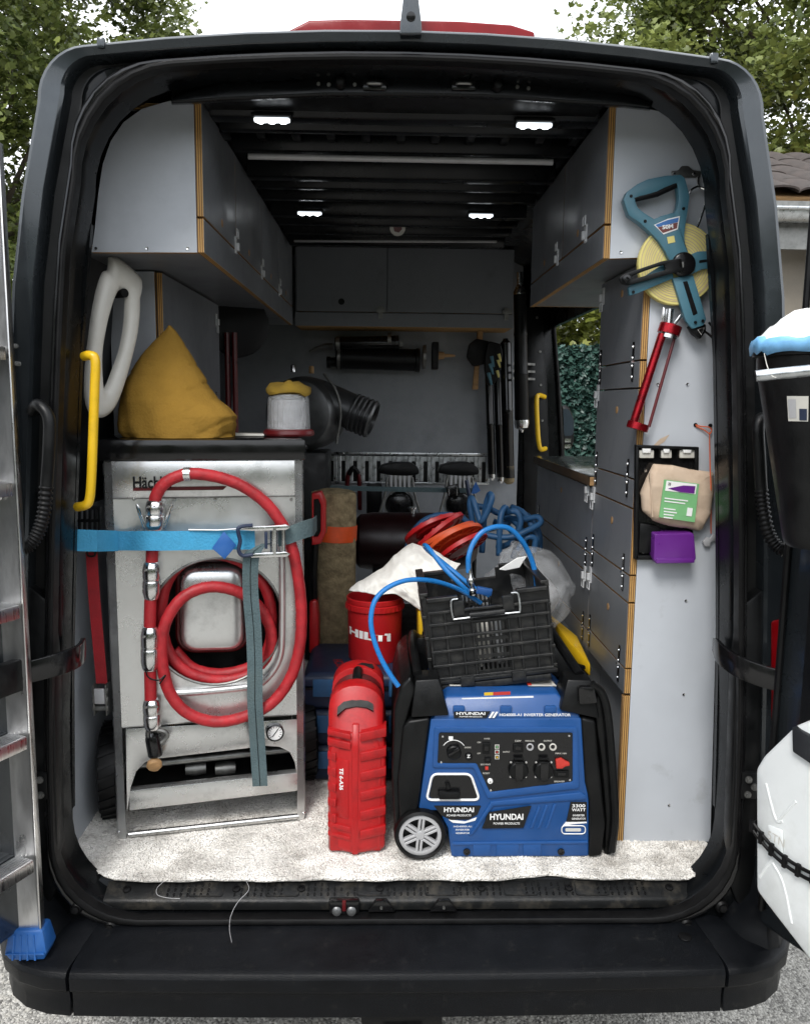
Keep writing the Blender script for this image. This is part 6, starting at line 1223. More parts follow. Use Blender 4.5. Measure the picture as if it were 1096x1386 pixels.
b = B(); b.box(x0, x1, BW-.004, BW-.0012, zb2+.012, za-.018); b.build('slot_back', 'black', ET)
# black cylinder pump on the bulkhead
W2 = YP(2.46)
PU = E('cylinder_pump', W2(520, 480), 'black twin-barrel pump hanging on the far bulkhead under the cabinet', 'pump')
b = B(); b.lathe([(.056, 0), (.062, .006), (.062, .03), (.058, .032), (.058, .42), (.063, .424), (.063, .445), (.03, .447)], W2(455, 484), (1, 0, -.02), 28); b.build('barrel', 'black', PU)
b = B(); b.lathe([(.034, 0), (.037, .01), (.037, .31), (.040, .312), (.040, .335), (.02, .34)], W2(454, 466)+V((0, -.03, 0)), (1, 0, .03), 22); b.build('upper_barrel', 'gloss_black', PU)
for q in (459, 574): b = B(); b.lathe([(.0635, -.008), (.0635, .008)], W2(q, 484 if q < 500 else 483), (1, 0, -.02), 28); b.build('band', 'dull_steel', PU)
for x_, y_ in ((458, 466), (527, 461)): b = B(); b.lathe([(.040, -.010), (.040, .010)], W2(x_, y_)+V((0, -.03, 0)), (1, 0, .03), 20); b.build('band', 'dull_steel', PU)
b = B(); b.tube([W2(450, 468), W2(440, 467), W2(428, 471), W2(419, 476)], [.014, .010, .009, .007], 8); b.build('nozzle', 'dull_steel', PU)
b = B(); b.lathe([(.025, 0), (.025, .03), (.03, .03), (.03, .05)], W2(455, 490), (-1, 0, 0), 14); b.build('end_cap', 'black', PU)
b = B(); b.box(W2(584, 480).x, W2(593, 480).x, 2.42, 2.50, W2(588, 500).z, W2(588, 463).z); b.build('flange', 'black', PU, bevel=.006)
b = B(); b.lathe([(.022, 0), (.018, .03), (.010, .035), (.008, .07), (.005, .09)], W2(593, 481), (1, 0, 0), 14); b.build('spindle', 'wood', PU)
b = B(); b.obox(W2(520, 470)+V((0, .06, .02)), (.10, 0, 0), (0, .025, 0), (0, 0, .012)); b.build('wall_mount', 'dull_steel', PU)
# blower drum with duct
W3 = YP(1.9); c = W3(402, 560)
BL = E('blower', c, 'dark grey drum blower with ribbed outlet duct behind the lantern', 'blower')
b = B(); b.lathe([(.12, .0), (.155, .01), (.172, .04), (.178, .10), (.172, .24), (.12, .27)], c, (.25, 1, 0), 40); b.build('drum', 'duct', BL)
b = B(); b.tube([W3(438, 505)+V((0, .02, 0)), W3(455, 530), W3(461, 560), W3(455, 600)], .007, 8, smooth=5); b.build('rim_band', 'dull_steel', BL)
P = [W3(430, 540)+V((0, .10, 0)), W3(505, 569)+V((0, .06, 0))]; d_ = P[1]-P[0]; h = d_.length
pr = [(.092, 0), (.086, h*.55)]
for k in range(5): pr += [(.086, h*(.60+k*.08)), (.093, h*(.62+k*.08)), (.093, h*(.645+k*.08)), (.086, h*(.665+k*.08))]
pr += [(.084, h), (.078, h), (.07, h*.6)]
b = B(); b.lathe(pr, P[0], d_, 28); b.build('duct', 'duct', BL)
b = B(); b.obox(c+V((-.02, .02, -.155)), (.07, 0, 0), (0, .06, 0), (0, 0, .012)); b.build('foot', 'gloss_black', BL, bevel=.004)
for q, m_ in (((395, 494), 'chrome'), ((420, 496), 'wood')): b = B(); b.lathe([(.012, 0), (.012, .03), (.009, .035)], W3(*q)+V((0, .05, -.03)), (0, 0, 1), 12); b.build('port', m_, BL)
b = B(); b.box(c.x-.12, c.x+.14, 1.9, 2.2, CZ, c.z-.178); o = b.build('crate_stack', 'black', None, bevel=.015); T(o, 'black box standing underneath the drum blower behind the machine', 'box')
# black rods at the right of the bulkhead
W4 = YP(2.47)
for x_, ya, yb_, r_, L_, end in ((664, 500, 650, .021, 'thinnest black drill rod hanging left of the others', 'chrome'), (676, 498, 654, .023, 'middle black drill rod hanging among the three on the bulkhead', 'chrome'), (687, 458, 655, .030, 'scuffed black drill rod with mud-caked lower end on the bulkhead', 'tan')):
    a_, c_ = W4(x_-3, ya), W4(x_+2, yb_); d_ = (a_-c_); h = d_.length; t = E('drill_rod', c_, L_, 'rod', 'black drill rods on the bulkhead'); b = B(); b.lathe([(r_*.9, .03), (r_, .035), (r_, h*.5), (r_*1.04, h*.505), (r_*1.04, h*.52), (r_, h*.525), (r_, h*.97), (r_*.5, h*.99), (r_*.45, h)], c_, d_, 18); b.build('barrel', 'gloss_black', t)
    b = B(); b.lathe([(r_*.5, 0), (r_*.95, .012), (r_*1.0, .035 if end == 'chrome' else .10), (r_*.6, .036 if end == 'chrome' else .105)], c_, d_, 16); b.build('tip', end, t)
a_, c_ = A(703, 368, 2.3), A(706, 582, 2.3); d_ = a_-c_; h = d_.length; t = E('drill_rod', c_, 'long thick black drill rod with bright steel ends right of the far cabinet', 'rod')
b = B(); b.lathe([(.034, .05), (.037, .06), (.036, h*.35), (.039, h*.36), (.036, h*.37), (.033, h*.6), (.036, h*.61), (.033, h*.63), (.032, h*.86)], c_, d_, 20); b.build('barrel', 'black', t)
b = B(); b.lathe([(.006, -.012), (.010, 0), (.034, .012), (.039, .035), (.038, .052)], c_, d_, 20); b.build('tip', 'chrome', t)
b = B(); b.lathe([(.033, h*.86), (.034, h*.875), (.020, h*.91), (.014, h*.92), (.014, h)], c_, d_, 18); b.build('upper_end', 'chrome', t)
# hammer handle and gloves
HM = E('wooden_hammer', W4(650, 480), 'tool with wooden handle hanging beside the gloves', 'hammer')
b = B(); b.loft([[W4(x-w_, y), W4(x+w_, y), W4(x+w_, y)+V((0, .025, 0)), W4(x-w_, y)+V((0, .025, 0))] for x, y, w_ in ((650, 446, 4), (649, 470, 3.6), (645, 500, 3.4), (643, 527, 4))]); b.build('handle', 'wood', HM, bevel=.004)
b = B(); b.prism(rpoly([W4(*q)+V((0, -.02, 0)) for q in ((634, 466), (644, 458), (662, 462), (668, 478), (660, 492), (640, 496), (631, 484))], .012), (0, .03, 0)); b.build('head', 'rubber', HM, bevel=.006)
GL = E('work_gloves', W4(666, 490), 'black work glove with teal and yellow finger tips hanging on the bulkhead', 'glove')
b = B(); b.prism(rpoly([W4(*q)+V((0, -.045, 0)) for q in ((660, 462), (676, 466), (679, 480), (675, 505), (668, 520), (658, 522), (654, 500), (655, 478))], .014), (0, .03, 0)); o = b.build('palm', 'rubber', GL, bevel=.010, seg=3)
for q in ((661, 483, 668, 497), (659, 493, 667, 507), (657, 505, 665, 521)): b = B(); b.prism([W4(q[0], q[1])+V((0, -.052, 0)), W4(q[0]+5, q[1]-1)+V((0, -.052, 0)), W4(q[2], q[3])+V((0, -.052, 0)), W4(q[2]-3, q[3])+V((0, -.052, 0))], (0, .02, 0)); b.build('finger_tip', 'teal', GL, bevel=.003)
for q in ((671, 480, 677, 490), (670, 488, 676, 498), (669, 502, 674, 511)): b = B(); b.prism([W4(q[0], q[1])+V((0, -.052, 0)), W4(q[0]+4, q[1]-1)+V((0, -.052, 0)), W4(q[2], q[3])+V((0, -.052, 0)), W4(q[2]-2, q[3])+V((0, -.052, 0))], (0, .02, 0)); b.build('finger_tip', 'tape', GL, bevel=.002)
# two strapped floor machines below the rail
W5 = YP(2.2)
for cx, L_ in ((541, 'left of two black clamping machines strapped below the lashing rail'), (622, 'right of two black clamping machines strapped below the lashing rail')):
    t = E('clamping_machine', W5(cx, 700), L_, 'machine', 'strapped machines below the rail'); c = W5(cx, 684)
    b = B(); b.lathe([(.045, 0), (.07, .012), (.076, .05), (.07, .10), (.03, .11)], c+V((0, .0, 0)), (0, 1, 0), 28); dr = b.build('motor_drum', 'gloss_black', t)
    b = B(); b.ring(circ(c+V((0, -.004, 0)), .082, 32), circ(c+V((0, -.004, 0)), .075, 32), (0, .02, 0)); b.build('drum_ring', 'dull_steel', dr)
    b = B(); b.prism([W5(cx-18, 640), W5(cx+18, 640), W5(cx+14, 662), W5(cx-14, 662)], (0, .10, 0)); gr = b.build('ribbed_block', 'dull_steel', t, bevel=.003)
    for k in range(5): b = B(); b.prism([W5(cx-13+k*6, 643)+V((0, -.006, 0)), W5(cx-10+k*6, 643)+V((0, -.006, 0)), W5(cx-10+k*6, 660)+V((0, -.006, 0)), W5(cx-13+k*6, 660)+V((0, -.006, 0))], (0, .01, 0)); b.build('fin', 'wheelgrey', gr)
    b = B(); b.prism(rpoly([W5(cx+a, y)+V((0, -.01, 0)) for a, y in ((-30, 640), (-26, 630), (-8, 626), (14, 626), (26, 634), (26, 642), (10, 644), (-12, 643))], .015), (0, .10, 0)); b.build('head', 'rubber', t, bevel=.008)
    for s_ in (-1, 1): b = B(); b.tube([W5(cx+s_*17, 646), W5(cx+s_*20, 668), W5(cx+s_*26, 690), W5(cx+s_*30, 706)], .006, 8, smooth=4); b.build('stay', 'dull_steel', t)
    b = B(); b.box(c.x-.10, c.x+.10, 2.19, 2.37, c.z-.105, c.z-.085); b.build('base_plate', 'dull_steel', t, bevel=.004)
    for s_ in (-1, 1): b = B(); b.tube([(c.x+s_*.09, 2.28, c.z-.10), (c.x+s_*.09, 2.28, CZ)], .012, 8); b.build('leg', 'black', t)
LB = E('lashing_bar', A(520, 662, 1.80), 'dark green lashing bar with black buckle spanning below the rail', 'strap')
a_, c_ = A(418, 660, 2.1), A(640, 664, 2.1); b = B(); b.obox((a_+c_)/2, (c_-a_)/2, (0, .004, 0), (0, 0, .012)); b.build('webbing', 'strap_old', LB)
b = B(); b.obox(A(613, 664, 2.07), (.030, 0, .008), (0, .02, 0), (-.004, 0, .028)); q = b.build('buckle', 'gloss_black', LB, bevel=.004)
for dx in (-.02, .02): b = B(); b.obox(A(613, 664, 2.045)+V((dx, 0, 0)), (.003, 0, 0), (0, .004, 0), (0, 0, .024)); b.build('buckle_bar', 'chrome', q)
b = B(); b.prism([A(*p, 2.08) for p in ((640, 660), (644, 652), (650, 664), (644, 668), (638, 668))], (0, .01, 0)); b.build('blue_tag', 'blue_foot', LB)
b = B(); b.tube([A(631, 650, 2.08), A(634, 665, 2.07), (A(637, 680, 2.07))], .010, 8); b.build('handle', 'navy', LB)
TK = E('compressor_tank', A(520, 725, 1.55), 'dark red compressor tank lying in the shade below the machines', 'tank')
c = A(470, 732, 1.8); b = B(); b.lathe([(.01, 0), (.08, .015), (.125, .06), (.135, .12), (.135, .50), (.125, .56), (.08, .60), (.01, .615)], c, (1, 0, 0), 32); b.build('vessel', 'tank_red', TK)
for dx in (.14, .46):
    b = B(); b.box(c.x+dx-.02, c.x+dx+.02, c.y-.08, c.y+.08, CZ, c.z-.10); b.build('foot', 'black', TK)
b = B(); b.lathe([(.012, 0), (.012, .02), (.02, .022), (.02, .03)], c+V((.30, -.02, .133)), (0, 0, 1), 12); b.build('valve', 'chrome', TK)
RC2 = E('red_clamp', A(478, 655, 1.9), 'red and black G-clamp hanging from the left part of the rail', 'clamp')
b = B(); b.tube([A(470, 690, 2.48), A(470, 650, 2.48), A(474, 637, 2.48), A(482, 637, 2.48), A(486, 650, 2.48), A(487, 690, 2.48)], .012, 8, smooth=4); b.build('frame', 'dark_red', RC2)
b = B(); b.tube([A(472, 642, 2.48), A(478, 633, 2.47), A(485, 641, 2.48)], .014, 8, smooth=3); b.build('grip', 'rubber', RC2)
b = B(); b.prism([A(*q, 2.4) for q in ((496, 655), (517, 655), (517, 700), (496, 700))], (0, .10, 0)); o = b.build('control_box', 'black', None, bevel=.006); T(o, 'small black control box below the rail beside the red clamp', 'box')
b = B(); c = A(318, 440, 1.55); b.lathe([(.10, 0), (.13, .01), (.135, .03), (.13, .05), (.09, .06)], c, (.5, -1, 0), 28); o = b.build('cable_reel', 'rubber', None); T(o, 'black round reel hanging in the dark under the left overhead cabinet', 'reel')
for x_, L_ in ((307, 'left of two thin dark red poles standing behind the sack'), (317, 'right of two thin dark red poles standing behind the sack')):
    p = A(x_, 450, 1.45); b = B(); b.tube([(p.x, 1.45, CZ), (p.x, 1.45, p.z)], .011, 8); o = b.build('red_pole', 'dark_red', None); T(o, L_, 'pole', 'dark red poles')

# ================================================================== RIGHT END PANEL
EP = .2545; Q = YP(EP)
TM = E('tape_measure', Q(915, 440), 'teal fifty metre tape measure reel with yellow tape on the right panel', 'tape measure')
c = Q(916, 358, .020); rt_ = (Q(969, 358).x-Q(916, 358).x)
b = B(); b.lathe([(.01, -.010), (rt_*.98, -.010), (rt_, -.008), (rt_, .008), (rt_*.98, .010), (.01, .010)], c, (0, -1, 0), 56); tp2 = b.build('tape_coil', 'tape', TM)
for k in range(9): b = B(); b.tube(circ(c+V((random.uniform(-.002, .002), -.0101, random.uniform(-.002, .002))), rt_*(.45+.06*k), 56), .0011, 4, closed=True); b.build('tape_turn', 'pouch', tp2)
ou = [(848.5, 259), (862, 249), (877, 242), (900, 237.5), (921, 236), (927, 241), (930, 252), (933, 266), (930, 288), (927, 308), (926, 318), (927, 331), (933, 345), (926, 372), (916, 356), (906, 352), (899, 338), (892, 327), (884, 318), (877, 311), (866, 301), (851, 291), (847, 280), (844, 270)]
inn = [(859, 268), (866, 265), (875, 263), (888, 259), (900, 253), (910, 249), (916, 247), (918, 256), (919, 268), (917, 279), (914, 287), (912, 288), (910, 288), (908, 288), (905, 289), (902, 290), (898, 291), (894, 292), (890, 294), (885, 296), (880, 293), (872, 288), (863, 281), (860, 274)]
b = B(); b.ring([Q(*p, .044) for p in ou], [Q(*p, .044) for p in inn], (0, .026, 0)); fr2 = b.build('handle_frame', 'teal', TM, bevel=.003, seg=2)
b = B(); b.tube([Q(857, 269, .036), Q(888, 262, .036), Q(914, 250, .036)], .0085, 10); b.build('grip', 'rubber', TM)
def arm(pts, slot=None):
    b = B(); P = rpoly([Q(*p, .042) for p in pts], .004); b.prism(P, (0, .016, 0)); o = b.build('arm', 'teal', TM, bevel=.002)
    if slot: b = B(); b.prism(rpoly([Q(*p, .0425) for p in slot], .002), (0, .001, 0)); b.build('arm_slot', 'rubber', o)
    return o
arm([(930, 346), (944, 340), (984, 338), (985, 360), (950, 364), (934, 372)], [(946, 352), (982, 347), (982, 350), (946, 356)])
arm([(910, 376), (938, 372), (956, 432), (952, 440), (937, 445), (928, 434)], [(924, 381), (930, 380), (944, 424), (938, 427)])
arm([(905, 352), (912, 376), (862, 397), (852, 400), (850, 388)])
for q in ((854, 265), (925, 282), (873, 299), (941, 436), (951, 434), (857, 395)): b = B(); b.lathe([(.0042, 0), (.0036, .0016)], Q(*q, .0445), (0, -1, 0), 10); b.build('rivet', 'rubber', fr2)
b = B(); b.lathe([(.031, 0), (.031, .008), (.027, .012), (.002, .012)], Q(924, 358, .042), (0, -1, 0), 28); hb2 = b.build('hub', 'gloss_black', TM, bevel=.001, seg=1)
b = B(); b.ring(rpoly([Q(*p, .058) for p in ((922, 349), (925, 366), (905, 371), (850, 386), (841, 384), (838, 375), (846, 370), (896, 353))], .006), rpoly([Q(*p, .058) for p in ((899, 358), (901, 365), (880, 371), (858, 377), (856, 376), (855, 374), (860, 371), (885, 362))], .003), (0, .009, 0)); ck2 = b.build('crank', 'black', TM, bevel=.002)
b = B(); b.lathe([(.010, 0), (.010, .016), (.004, .017), (.003, .010)], Q(846, 378, .056), (0, -1, 0), 18); b.build('crank_knob', 'gloss_black', ck2)
b = B(); b.obox(Q(922, 358, .056), (.0055, 0, 0), (0, .002, 0), (0, 0, .007)); b.build('hub_clip', 'dull_steel', hb2)
lb = B(); lb.prism([Q(*p, .0452) for p in ((885, 304), (903, 296), (920, 292), (917, 310), (898, 317))], (0, .001, 0)); l_ = lb.build('label', 'white', fr2)
lb = B(); lb.prism([Q(*p, .0458) for p in ((887, 304), (903, 297.5), (918.5, 294), (917.5, 300), (890, 307))], (0, .0005, 0)); lb.build('label_band', 'label_blue', l_)
lb = B(); lb.prism([Q(*p, .0459) for p in ((890, 307.5), (917.3, 300.5), (916, 308.5), (897, 315))], (0, .0005, 0)); lb.build('label_band', 'label_brown', l_)
text('50M', 'white', l_, Q(903.5, 306.5, .0468), (1, 0, .13), (-.13, 0, 1), width=.028, height=.0105, bold=.04)
b = B(); b.obox(Q(908, 324, .0446), (.009, 0, .002), (0, .0005, 0), (-.002, 0, .008)); wd = b.build('tape_window', 'tape', fr2)
b = B(); b.prism([Q(*p, .036) for p in ((931, 441), (956, 438), (956, 448), (948, 459), (938, 452))], (0, .02, 0)); e_ = b.build('tape_end', 'black', TM, bevel=.004); b = B(); b.tube([Q(944, 446, .040), Q(953, 443, .040), Q(949, 453, .040)], .0016, 6, closed=True); b.build('end_ring', 'chrome', e_)
b = B(); b.tube([Q(952, 447, .03), Q(962, 455, .028), Q(970, 465, .02), Q(972, 476, .02), Q(968, 482, .02), Q(966, 472, .02), Q(970, 462, .02), Q(965, 445, .02), Q(959, 436, .02)], .003, 6, smooth=4); b.build('cord', 'rubber', TM)
HK = E('wall_hook', Q(930, 235), 'steel hook plate holding the tape measure on the right panel', 'hook')
b = B(); b.prism(rpoly([Q(*p, .004) for p in ((908, 231), (918, 230), (922, 224), (932, 224), (938, 230), (949, 231), (948, 240), (910, 240))], .004), (0, .003, 0)); pl_ = b.build('plate', 'dull_steel', HK, bevel=.001)
for q in ((912, 235), (939, 235)): b = B(); b.lathe([(.005, 0), (.003, .003)], Q(*q, .004), (0, -1, 0), 10); b.build('screw', 'chrome', pl_)
b = B(); b.tube([Q(944, 240, .006), Q(946, 252, .02), Q(957, 258, .03), Q(955, 272, .03), Q(949, 292, .03), Q(943, 308, .026)], .0034, 8, smooth=5); b.build('wire', 'chrome', HK)
b = B(); b.tube([Q(932, 262, .02), Q(936, 256, .02), Q(944, 252, .02)], .0034, 8, smooth=4); b.build('wire', 'chrome', HK)
# caulking gun
CG = E('caulking_gun', Q(885, 585, .03), 'scuffed red metal caulking gun hanging below the tape measure', 'caulking gun')
def ax_(x, y, o=.03): return Q(x, y, o)
b = B(); d_ = ax_(863, 577)-ax_(906, 446); 
L = []
for x, y, r_ in ((896, 452, .0135), (858, 570, .0135)):
    cc = ax_(x, y); e1 = (V((0, -1, 0))); e2_ = d_.normalized().cross(e1); L.append([cc+e2_*(r_*.8*math.cos(a))+e1*(r_*math.sin(a)) for a in np.linspace(0, 2*math.pi, 15)[:-1]])
b.loft(L); b.build('cradle_rail', 'red_metal', CG)
b = B(); b.tube([ax_(914, 452), ax_(878, 578)], .0042, 8); b.build('side_rod', 'dark_red', CG)
for (x, y), h in (((906, 446), .024), ((863, 577), .018)): b = B(); b.lathe([(.027, -h/2), (.029, -h/2), (.029, h/2), (.027, h/2)], ax_(x, y), d_, 24); b.build('end_ring', 'red_metal', CG)
b = B(); b.lathe([(.022, -.012), (.022, .0), (.010, .002)], ax_(904, 458), d_, 20); b.build('plunger', 'chrome', CG)
b = B(); b.prism([ax_(*p) for p in ((897, 415), (903, 417), (901, 437), (895, 438))], (0, .012, 0)); yk = b.build('yoke', 'chrome', CG, bevel=.002)
b = B(); b.prism([ax_(*p) for p in ((921, 424), (925, 427), (914, 440), (911, 437))], (0, .012, 0)); b.build('yoke', 'chrome', CG, bevel=.002)
b = B(); b.tube([ax_(907, 418), ax_(905, 440)], .009, 10); b.build('push_rod', 'chrome', CG)
b = B(); b.prism([Q(*p, .0004) for p in ((879, 614), (885, 602), (893, 594), (906, 588), (899, 598), (889, 604))], (0, .0003, 0)); b.build('smear', 'pouch', ep)
# black holder with pouch and purple box
HO = E('wall_holder', Q(900, 755), 'black plastic holder tray screwed to the right panel', 'holder')
b = B(); b.prism(rpoly([Q(*p, .004) for p in ((861, 604), (945, 606), (944, 700), (938, 700), (936, 758), (860, 757))], .006), (0, .003, 0)); b.build('back_plate', 'gloss_black', HO)
for p in (((861, 603), (865, 603), (864, 757), (859, 757)), ((941, 606), (946, 606), (945, 690), (941, 690)), ((861, 602), (946, 605), (946, 609), (861, 606)), ((860, 752), (885, 752), (885, 758), (860, 758))): b = B(); b.prism([Q(*q, .024) for q in p], (0, .02, 0)); b.build('rim', 'black', HO, bevel=.002)
for x, w_ in ((875, 10), (902, 7), (930, 10)):
    b = B(); b.prism([Q(*q, .016) for q in ((x-w_, 609), (x+w_, 609), (x+w_, 620), (x-w_, 620))], (0, .010, 0)); cl = b.build('clip', 'offwhite', HO, bevel=.002); b = B(); b.prism([Q(*q, .022) for q in ((x-w_*.6, 607), (x+w_*.6, 607), (x+w_*.5, 613), (x-w_*.5, 613))], (0, .006, 0)); b.build('clip_jaw', 'white', cl, bevel=.001)
for q in ((873, 637), (870, 747)): b = B(); b.lathe([(.006, 0), (.004, .003)], Q(*q, .0045), (0, -1, 0), 10); b.build('screw', 'chrome', HO)
PO = E('paper_pouch', Q(912, 715, .03), 'beige paper sachet with green label tucked into the black holder', 'sachet')
po = [(883, 627), (905, 629), (930, 634), (966, 640), (964, 665), (960, 695), (952, 714), (945, 718), (925, 714), (900, 710), (882, 704), (868, 690), (866, 672), (872, 650)]
b = B(); c = Q(915, 672, .02); L0 = [Q(*p, .022) for p in po]; b.loft([[c+(p-c)*k+V((0, .0-d, 0)) for p in rpoly(L0, .006)] for d, k in ((-.014, .96), (0, 1), (.010, .985), (.016, .95), (.021, .88), (.024, .80), (.027, .65), (.028, .5), (.028, .3), (.028, .02))]); o = b.build('pouch', 'pouch', PO, ang=50); jit(o, .006, 24); jit(o, .003, 70)
b = B(); b.prism([Q(*p, .049) for p in ((879, 640), (881, 640), (884, 700), (882, 700))], (0, .01, 0)); b.build('fold', 'pouch', PO)
b = B(); b.prism([Q(*p, .0535) for p in ((899, 649), (946, 655), (940, 707), (892, 700))], (0, .004, 0)); g_ = b.build('label', 'green_label', PO)
b = B(); b.prism([Q(*p, .0545) for p in ((902, 650.5), (943, 655.5), (941, 669), (900, 664))], (0, .001, 0)); g1 = b.build('label_band', 'white', g_)
b = B(); b.prism([Q(*p, .0555) for p in ((904, 661), (925, 657), (941, 658), (939.5, 668), (920, 666))], (0, .001, 0)); b.build('label_wedge', 'purple', g1)
text('25', 'black', g1, Q(906, 655, .056), (1, 0, -.1), (.1, 0, 1), width=.008, height=.007, bold=.02)
for k, (y, w_) in enumerate(((674, 36), (678, 32), (688, 18), (692, 20), (696, 16), (700, 14))):
    b = B(); b.obox(Q(897+w_/2, y+w_*.06, .0545), (w_*.00088, 0, -w_*.0001), (0, .0004, 0), (0, 0, .0016)); b.build('print_line', 'white', g_)
b = B(); b.obox(Q(933, 693, .0545), (.007, 0, -.001), (0, .0005, 0), (.001, 0, .011)); b.build('print_box', 'white', g_)
PB = E('purple_box', Q(912, 760, .04), 'small glossy purple plastic box under the beige sachet', 'box')
pb = [Q(*p, .05) for p in ((886, 723), (939, 722), (942, 757), (938, 761), (885, 760))]; b = B(); b.prism(rpoly(pb, .006), (0, .045, .004)); b.build('shell', 'purple', PB, bevel=.005, seg=3)
b = B(); b.prism([Q(*p, .055) for p in ((888, 756), (940, 756), (940, 762), (888, 763))], (0, .04, 0)); b.build('lip', 'purple', PB, bevel=.002)
b = B(); b.prism([Q(*p, .02) for p in ((866, 708), (892, 712), (896, 724), (884, 728), (884, 745), (878, 750), (864, 748))], (0, .015, 0)); b.build('bracket', 'black', HO, bevel=.004)
# orange string with grey clip
OS = E('string_tag', Q(972, 735), 'orange string looped through two holes holding a grey clip', 'string')
for q in ((941, 575), (961, 576)): b = B(); b.lathe([(.0055, 0), (.0055, .001)], Q(*q, .001), (0, -1, 0), 12); b.build('hole', 'rubber', OS)
b = B(); b.tube([Q(941, 575, .004), Q(949, 577, .006), Q(959, 578, .008), Q(963, 582, .008), Q(960, 587, .008), Q(953, 582, .006), Q(942, 577, .004)], .0017, 6, smooth=4); b.build('loop', 'string', OS)
b = B(); b.tube([Q(960, 585, .006), Q(960.5, 615, .007), Q(961, 636, .035), Q(962, 660, .045), Q(962, 700, .02), Q(962, 722, .008)], .0016, 6, smooth=4); b.build('line', 'string', OS)
b = B(); b.prism([Q(*p, .012) for p in ((951, 733), (957, 727), (961, 729), (965, 722), (969, 726), (967, 732), (962, 734), (961, 740), (954, 740))], (0, .008, 0)); b.build('clip', 'wheelgrey', OS, bevel=.002)

# ================================================================== RIGHT DOOR LOAD
h0, d, nin = DD[1]
def dq(t, o_, z): return h0+d*t+nin*o_+V((0, 0, z))
bc3 = V((.845, -.31, 0)); zr, z0 = A(1060, 462, -.33).z, A(1085, 742, -.33).z
WB = E('waste_bin', (bc3.x, bc3.y, z0), 'black plastic waste bin hung on the open right door', 'bin')
b = B(); L = []
for z, r_ in ((z0, .052), (z0+.01, .060), (z0+.03, .064), (zr-.05, .133), (zr-.03, .134), (zr-.028, .142), (zr, .143), (zr, .136), (zr-.06, .128), (z0+.03, .058)): L.append([V((bc3.x+r_*math.cos(a), bc3.y+r_*math.sin(a), z)) for a in np.linspace(0, 2*math.pi, 33)[:-1]])
b.loft(L); b.build('shell', 'black', WB)
b = B(); cB = A(1058, 553, -.42); a0 = math.atan2(cB.y-bc3.y, cB.x-bc3.x)
def onb(da, z, e=.0015): r_ = .064+(.133-.064)*(z-z0-.03)/(zr-.05-z0-.03)+e; return V((bc3.x+r_*math.cos(a0+da), bc3.y+r_*math.sin(a0+da), z))
zL = cB.z
def bq(name, a_, c_, za, zb_, mat, par, e):
    b = B(); k = 6; v1 = [b.v(onb(a_+(c_-a_)*i/k, za, e)) for i in range(k+1)]; v2 = [b.v(onb(a_+(c_-a_)*i/k, zb_, e)) for i in range(k+1)]
    for i in range(k): b.f([v1[i], v1[i+1], v2[i+1], v2[i]])
    return b.build(name, mat, par)
l_ = bq('label', -.17, .17, zL-.024, zL+.024, 'offwhite', WB, .0015); bq('label_print', -.15, -.02, zL-.018, zL+.018, 'wheelgrey', l_, .0022); bq('label_mark', .03, .15, zL-.022, zL+.0, 'navy', l_, .0022)
# galvanised bar
GB = E('support_bar', A(1020, 510, -.43), 'galvanised tube bar in front of the black bin', 'bar')
b = B(); b.tube([A(1022, 509, -.46), A(1060, 505, -.47), A(1100, 501, -.48), V((1.02, -.50, A(1100, 501, -.48).z+.004))], .0105, 14); b.build('tube', 'galv', GB)
b = B(); b.lathe([(.0108, 0), (.0075, .0005), (.007, -.01)], A(1022, 509, -.46), (-1, 0, 0), 14); b.build('tube_end', 'black', GB)
b = B(); pE = V((1.02, -.50, A(1100, 501, -.48).z+.004)); b.tube([pE, V((1.09, -.47, pE.z))], .009, 8); b.build('bracket', 'dull_steel', GB)
# rubbish over the rim: blue film and white paper
b = B(); L = []
for i in range(34):
    a = math.pi-.75+i*.125; L.append([V((bc3.x+r_*math.cos(a), bc3.y+r_*math.sin(a), zr+h+.012*noise.noise(V((i*.9, h*40, 1)))+.014*noise.noise(V((i*.45, 7, 3)))*(h < 0))) for r_, h in ((.147, -.022), (.149, -.006), (.147, .004), (.134, .007), (.11, -.004))])
b.loft(L, False, False); o = b.build('blue_film', 'bluebag', None, ang=80); mf = o.modifiers.new('s', 'SOLIDIFY'); mf.thickness = .002; T(o, 'crumpled blue film hanging over the rim of the black bin', 'film')
b = B(); c = A(1100, 450, -.30); b.loft([[c+V((r_*math.cos(2*math.pi*k/40)*1.25, r_*math.sin(2*math.pi*k/40), h+.022*noise.noise(V((k*.37, h*50, 2)))+.012*noise.noise(V((k*.9, h*90, 5))))) for k in range(40)] for r_, h in ((.09, -.03), (.086, -.012), (.072, .004), (.05, .018), (.03, .030), (.01, .036))]); o = b.build('waste_paper', 'white', None, ang=40); T(o, 'crumpled white paper heaped in the black bin', 'paper')
b = B(); b.tube([A(1034, 478, -.45), A(1038, 495, -.455), A(1044, 508, -.475), A(1050, 511, -.48)], .0009, 5, smooth=4); o = b.build('loose_thread', 'offwhite', None); T(o, 'thin white thread hanging from the blue film over the bar', 'thread')
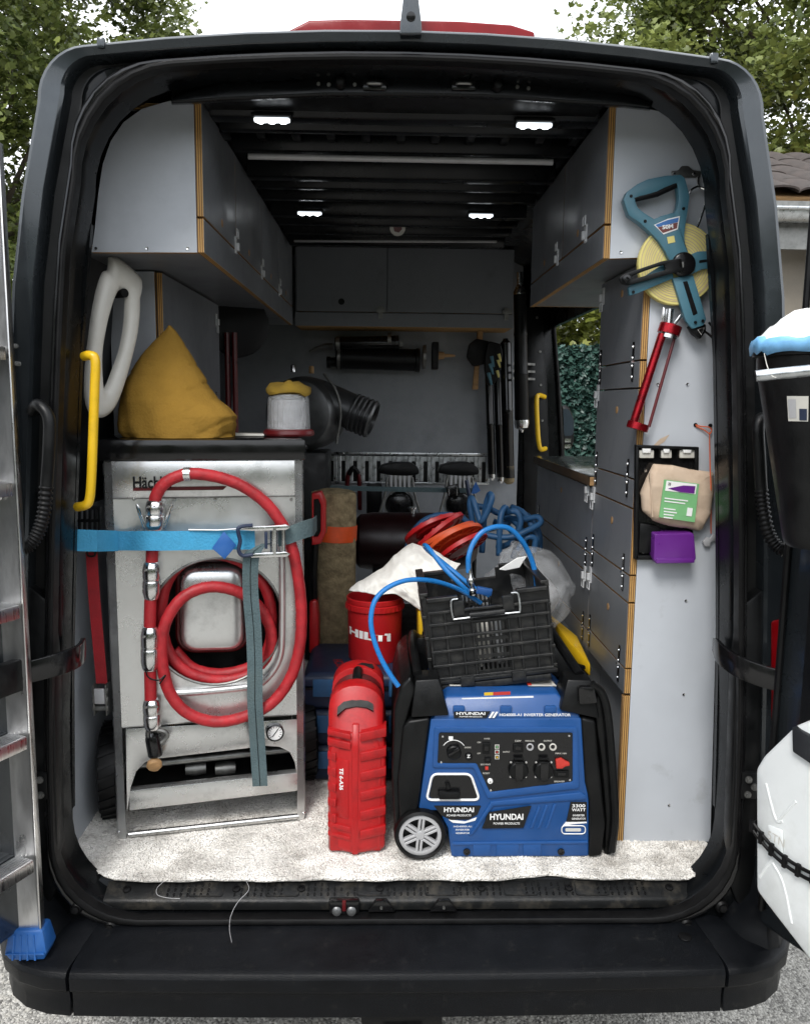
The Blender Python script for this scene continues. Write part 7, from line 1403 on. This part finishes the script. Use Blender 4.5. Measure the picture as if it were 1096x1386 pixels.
# white jerry can
fL = A(1022, 1120, -.16); JC = E('jerry_can', (fL.x+.1, -.25, .68), 'white plastic jerry can strapped to the open right door', 'canister')
jd = V((.42, -.907, 0)); jn = V((-.907, -.42, 0)); J0 = V((fL.x, -.16, 0)); JP = Pl(J0, jn)
zt_, zb_ = A(1022, 1040, -.16).z, A(1022, 1206, -.16).z; JT = .165
jpx = [(1022, 1040), (1033, 1022), (1072, 984), (1130, 960), (1180, 990), (1185, 1330), (1130, 1350), (1094, 1300), (1034, 1222), (1022.5, 1206)]
prof = [(0, zt_), (.045, zt_+.075), (.10, zt_+.13), (.27, zt_+.13), (.31, zt_+.09), (.31, zb_-.04), (.27, zb_-.10), (.10, zb_-.10), (.03, zb_-.035), (0, zb_+.03)]
pts = rpoly([JP(*q) for q in jpx], .010, 5); cc = J0+jd*.155+V((0, 0, (zt_+zb_)/2))
b = B(); b.loft([[cc+(p-cc)*k-jn*o_ for p in pts] for o_, k in ((0, .55), (.0, .955), (.003, .985), (.014, 1), (JT-.02, 1), (JT, .96))]); b.build('body', 'jerry', JC, ang=50)
for q in (((1037, 1060), (1050, 1108), (1060, 1112)), ((1028, 1188), (1044, 1165), (1048, 1165)), ((1046, 1168), (1060, 1195), (1072, 1250)), ((1052, 1112), (1078, 1085))):
    b = B(); b.tube([JP(*p, -.0022) for p in q], .0045, 8, smooth=4); b.build('embossed_rib', 'jerry', JC)
b = B(); b.prism(rpoly([JP(*p, .001) for p in ((1040, 1116), (1060, 1124), (1060, 1158), (1040, 1148))], .006), jn*.004); l_ = b.build('embossed_plate', 'jerry', JC, bevel=.002)
text('5TN', 'offwhite', l_, JP(1050, 1136, .0062), jd, (0, 0, 1), width=.045, height=.020, depth=.002, name='embossed_lettering')
b = B(); b.lathe([(.03, 0), (.03, .03), (.026, .034), (.001, .034)], JP(1140, 966)-jn*JT*.5, (0, 0, 1), 24); b.build('cap', 'white', JC)
b = B(); b.prism([JP(*p, .012) for p in ((1071, 984), (1112, 1006), (1112, 1045), (1072, 1018))], jn*-.02); b.build('grey_plate', 'wall_in', JC, bevel=.003)
# rubber chain strap round the can
RB = E('rubber_strap', JP(1060, 1150, .01), 'black rubber ladder strap holding the white jerry can', 'strap')
P = catmull([JP(*p, .008) for p in ((1018, 1118), (1030, 1134), (1044, 1150), (1062, 1166), (1080, 1178), (1100, 1188), (1130, 1196))], 4); n_ = len(P)
for k in (-1, 1): b = B(); b.tube([p+V((0, 0, k*.0085)) for p in P], .0042, 8); b.build('rail', 'rubber', RB)
for i in range(0, n_, 4): b = B(); b.obox(P[i]+jn*.001, jd*.005, jn*.005, (0, 0, .015)); b.build('link', 'rubber', RB, bevel=.002)
b = B(); q_ = P[0]; b.tube([q_, q_-jn*.05-jd*.01, q_-jn*.17+jd*.0], .006, 8, smooth=3); b.build('tail', 'rubber', RB)
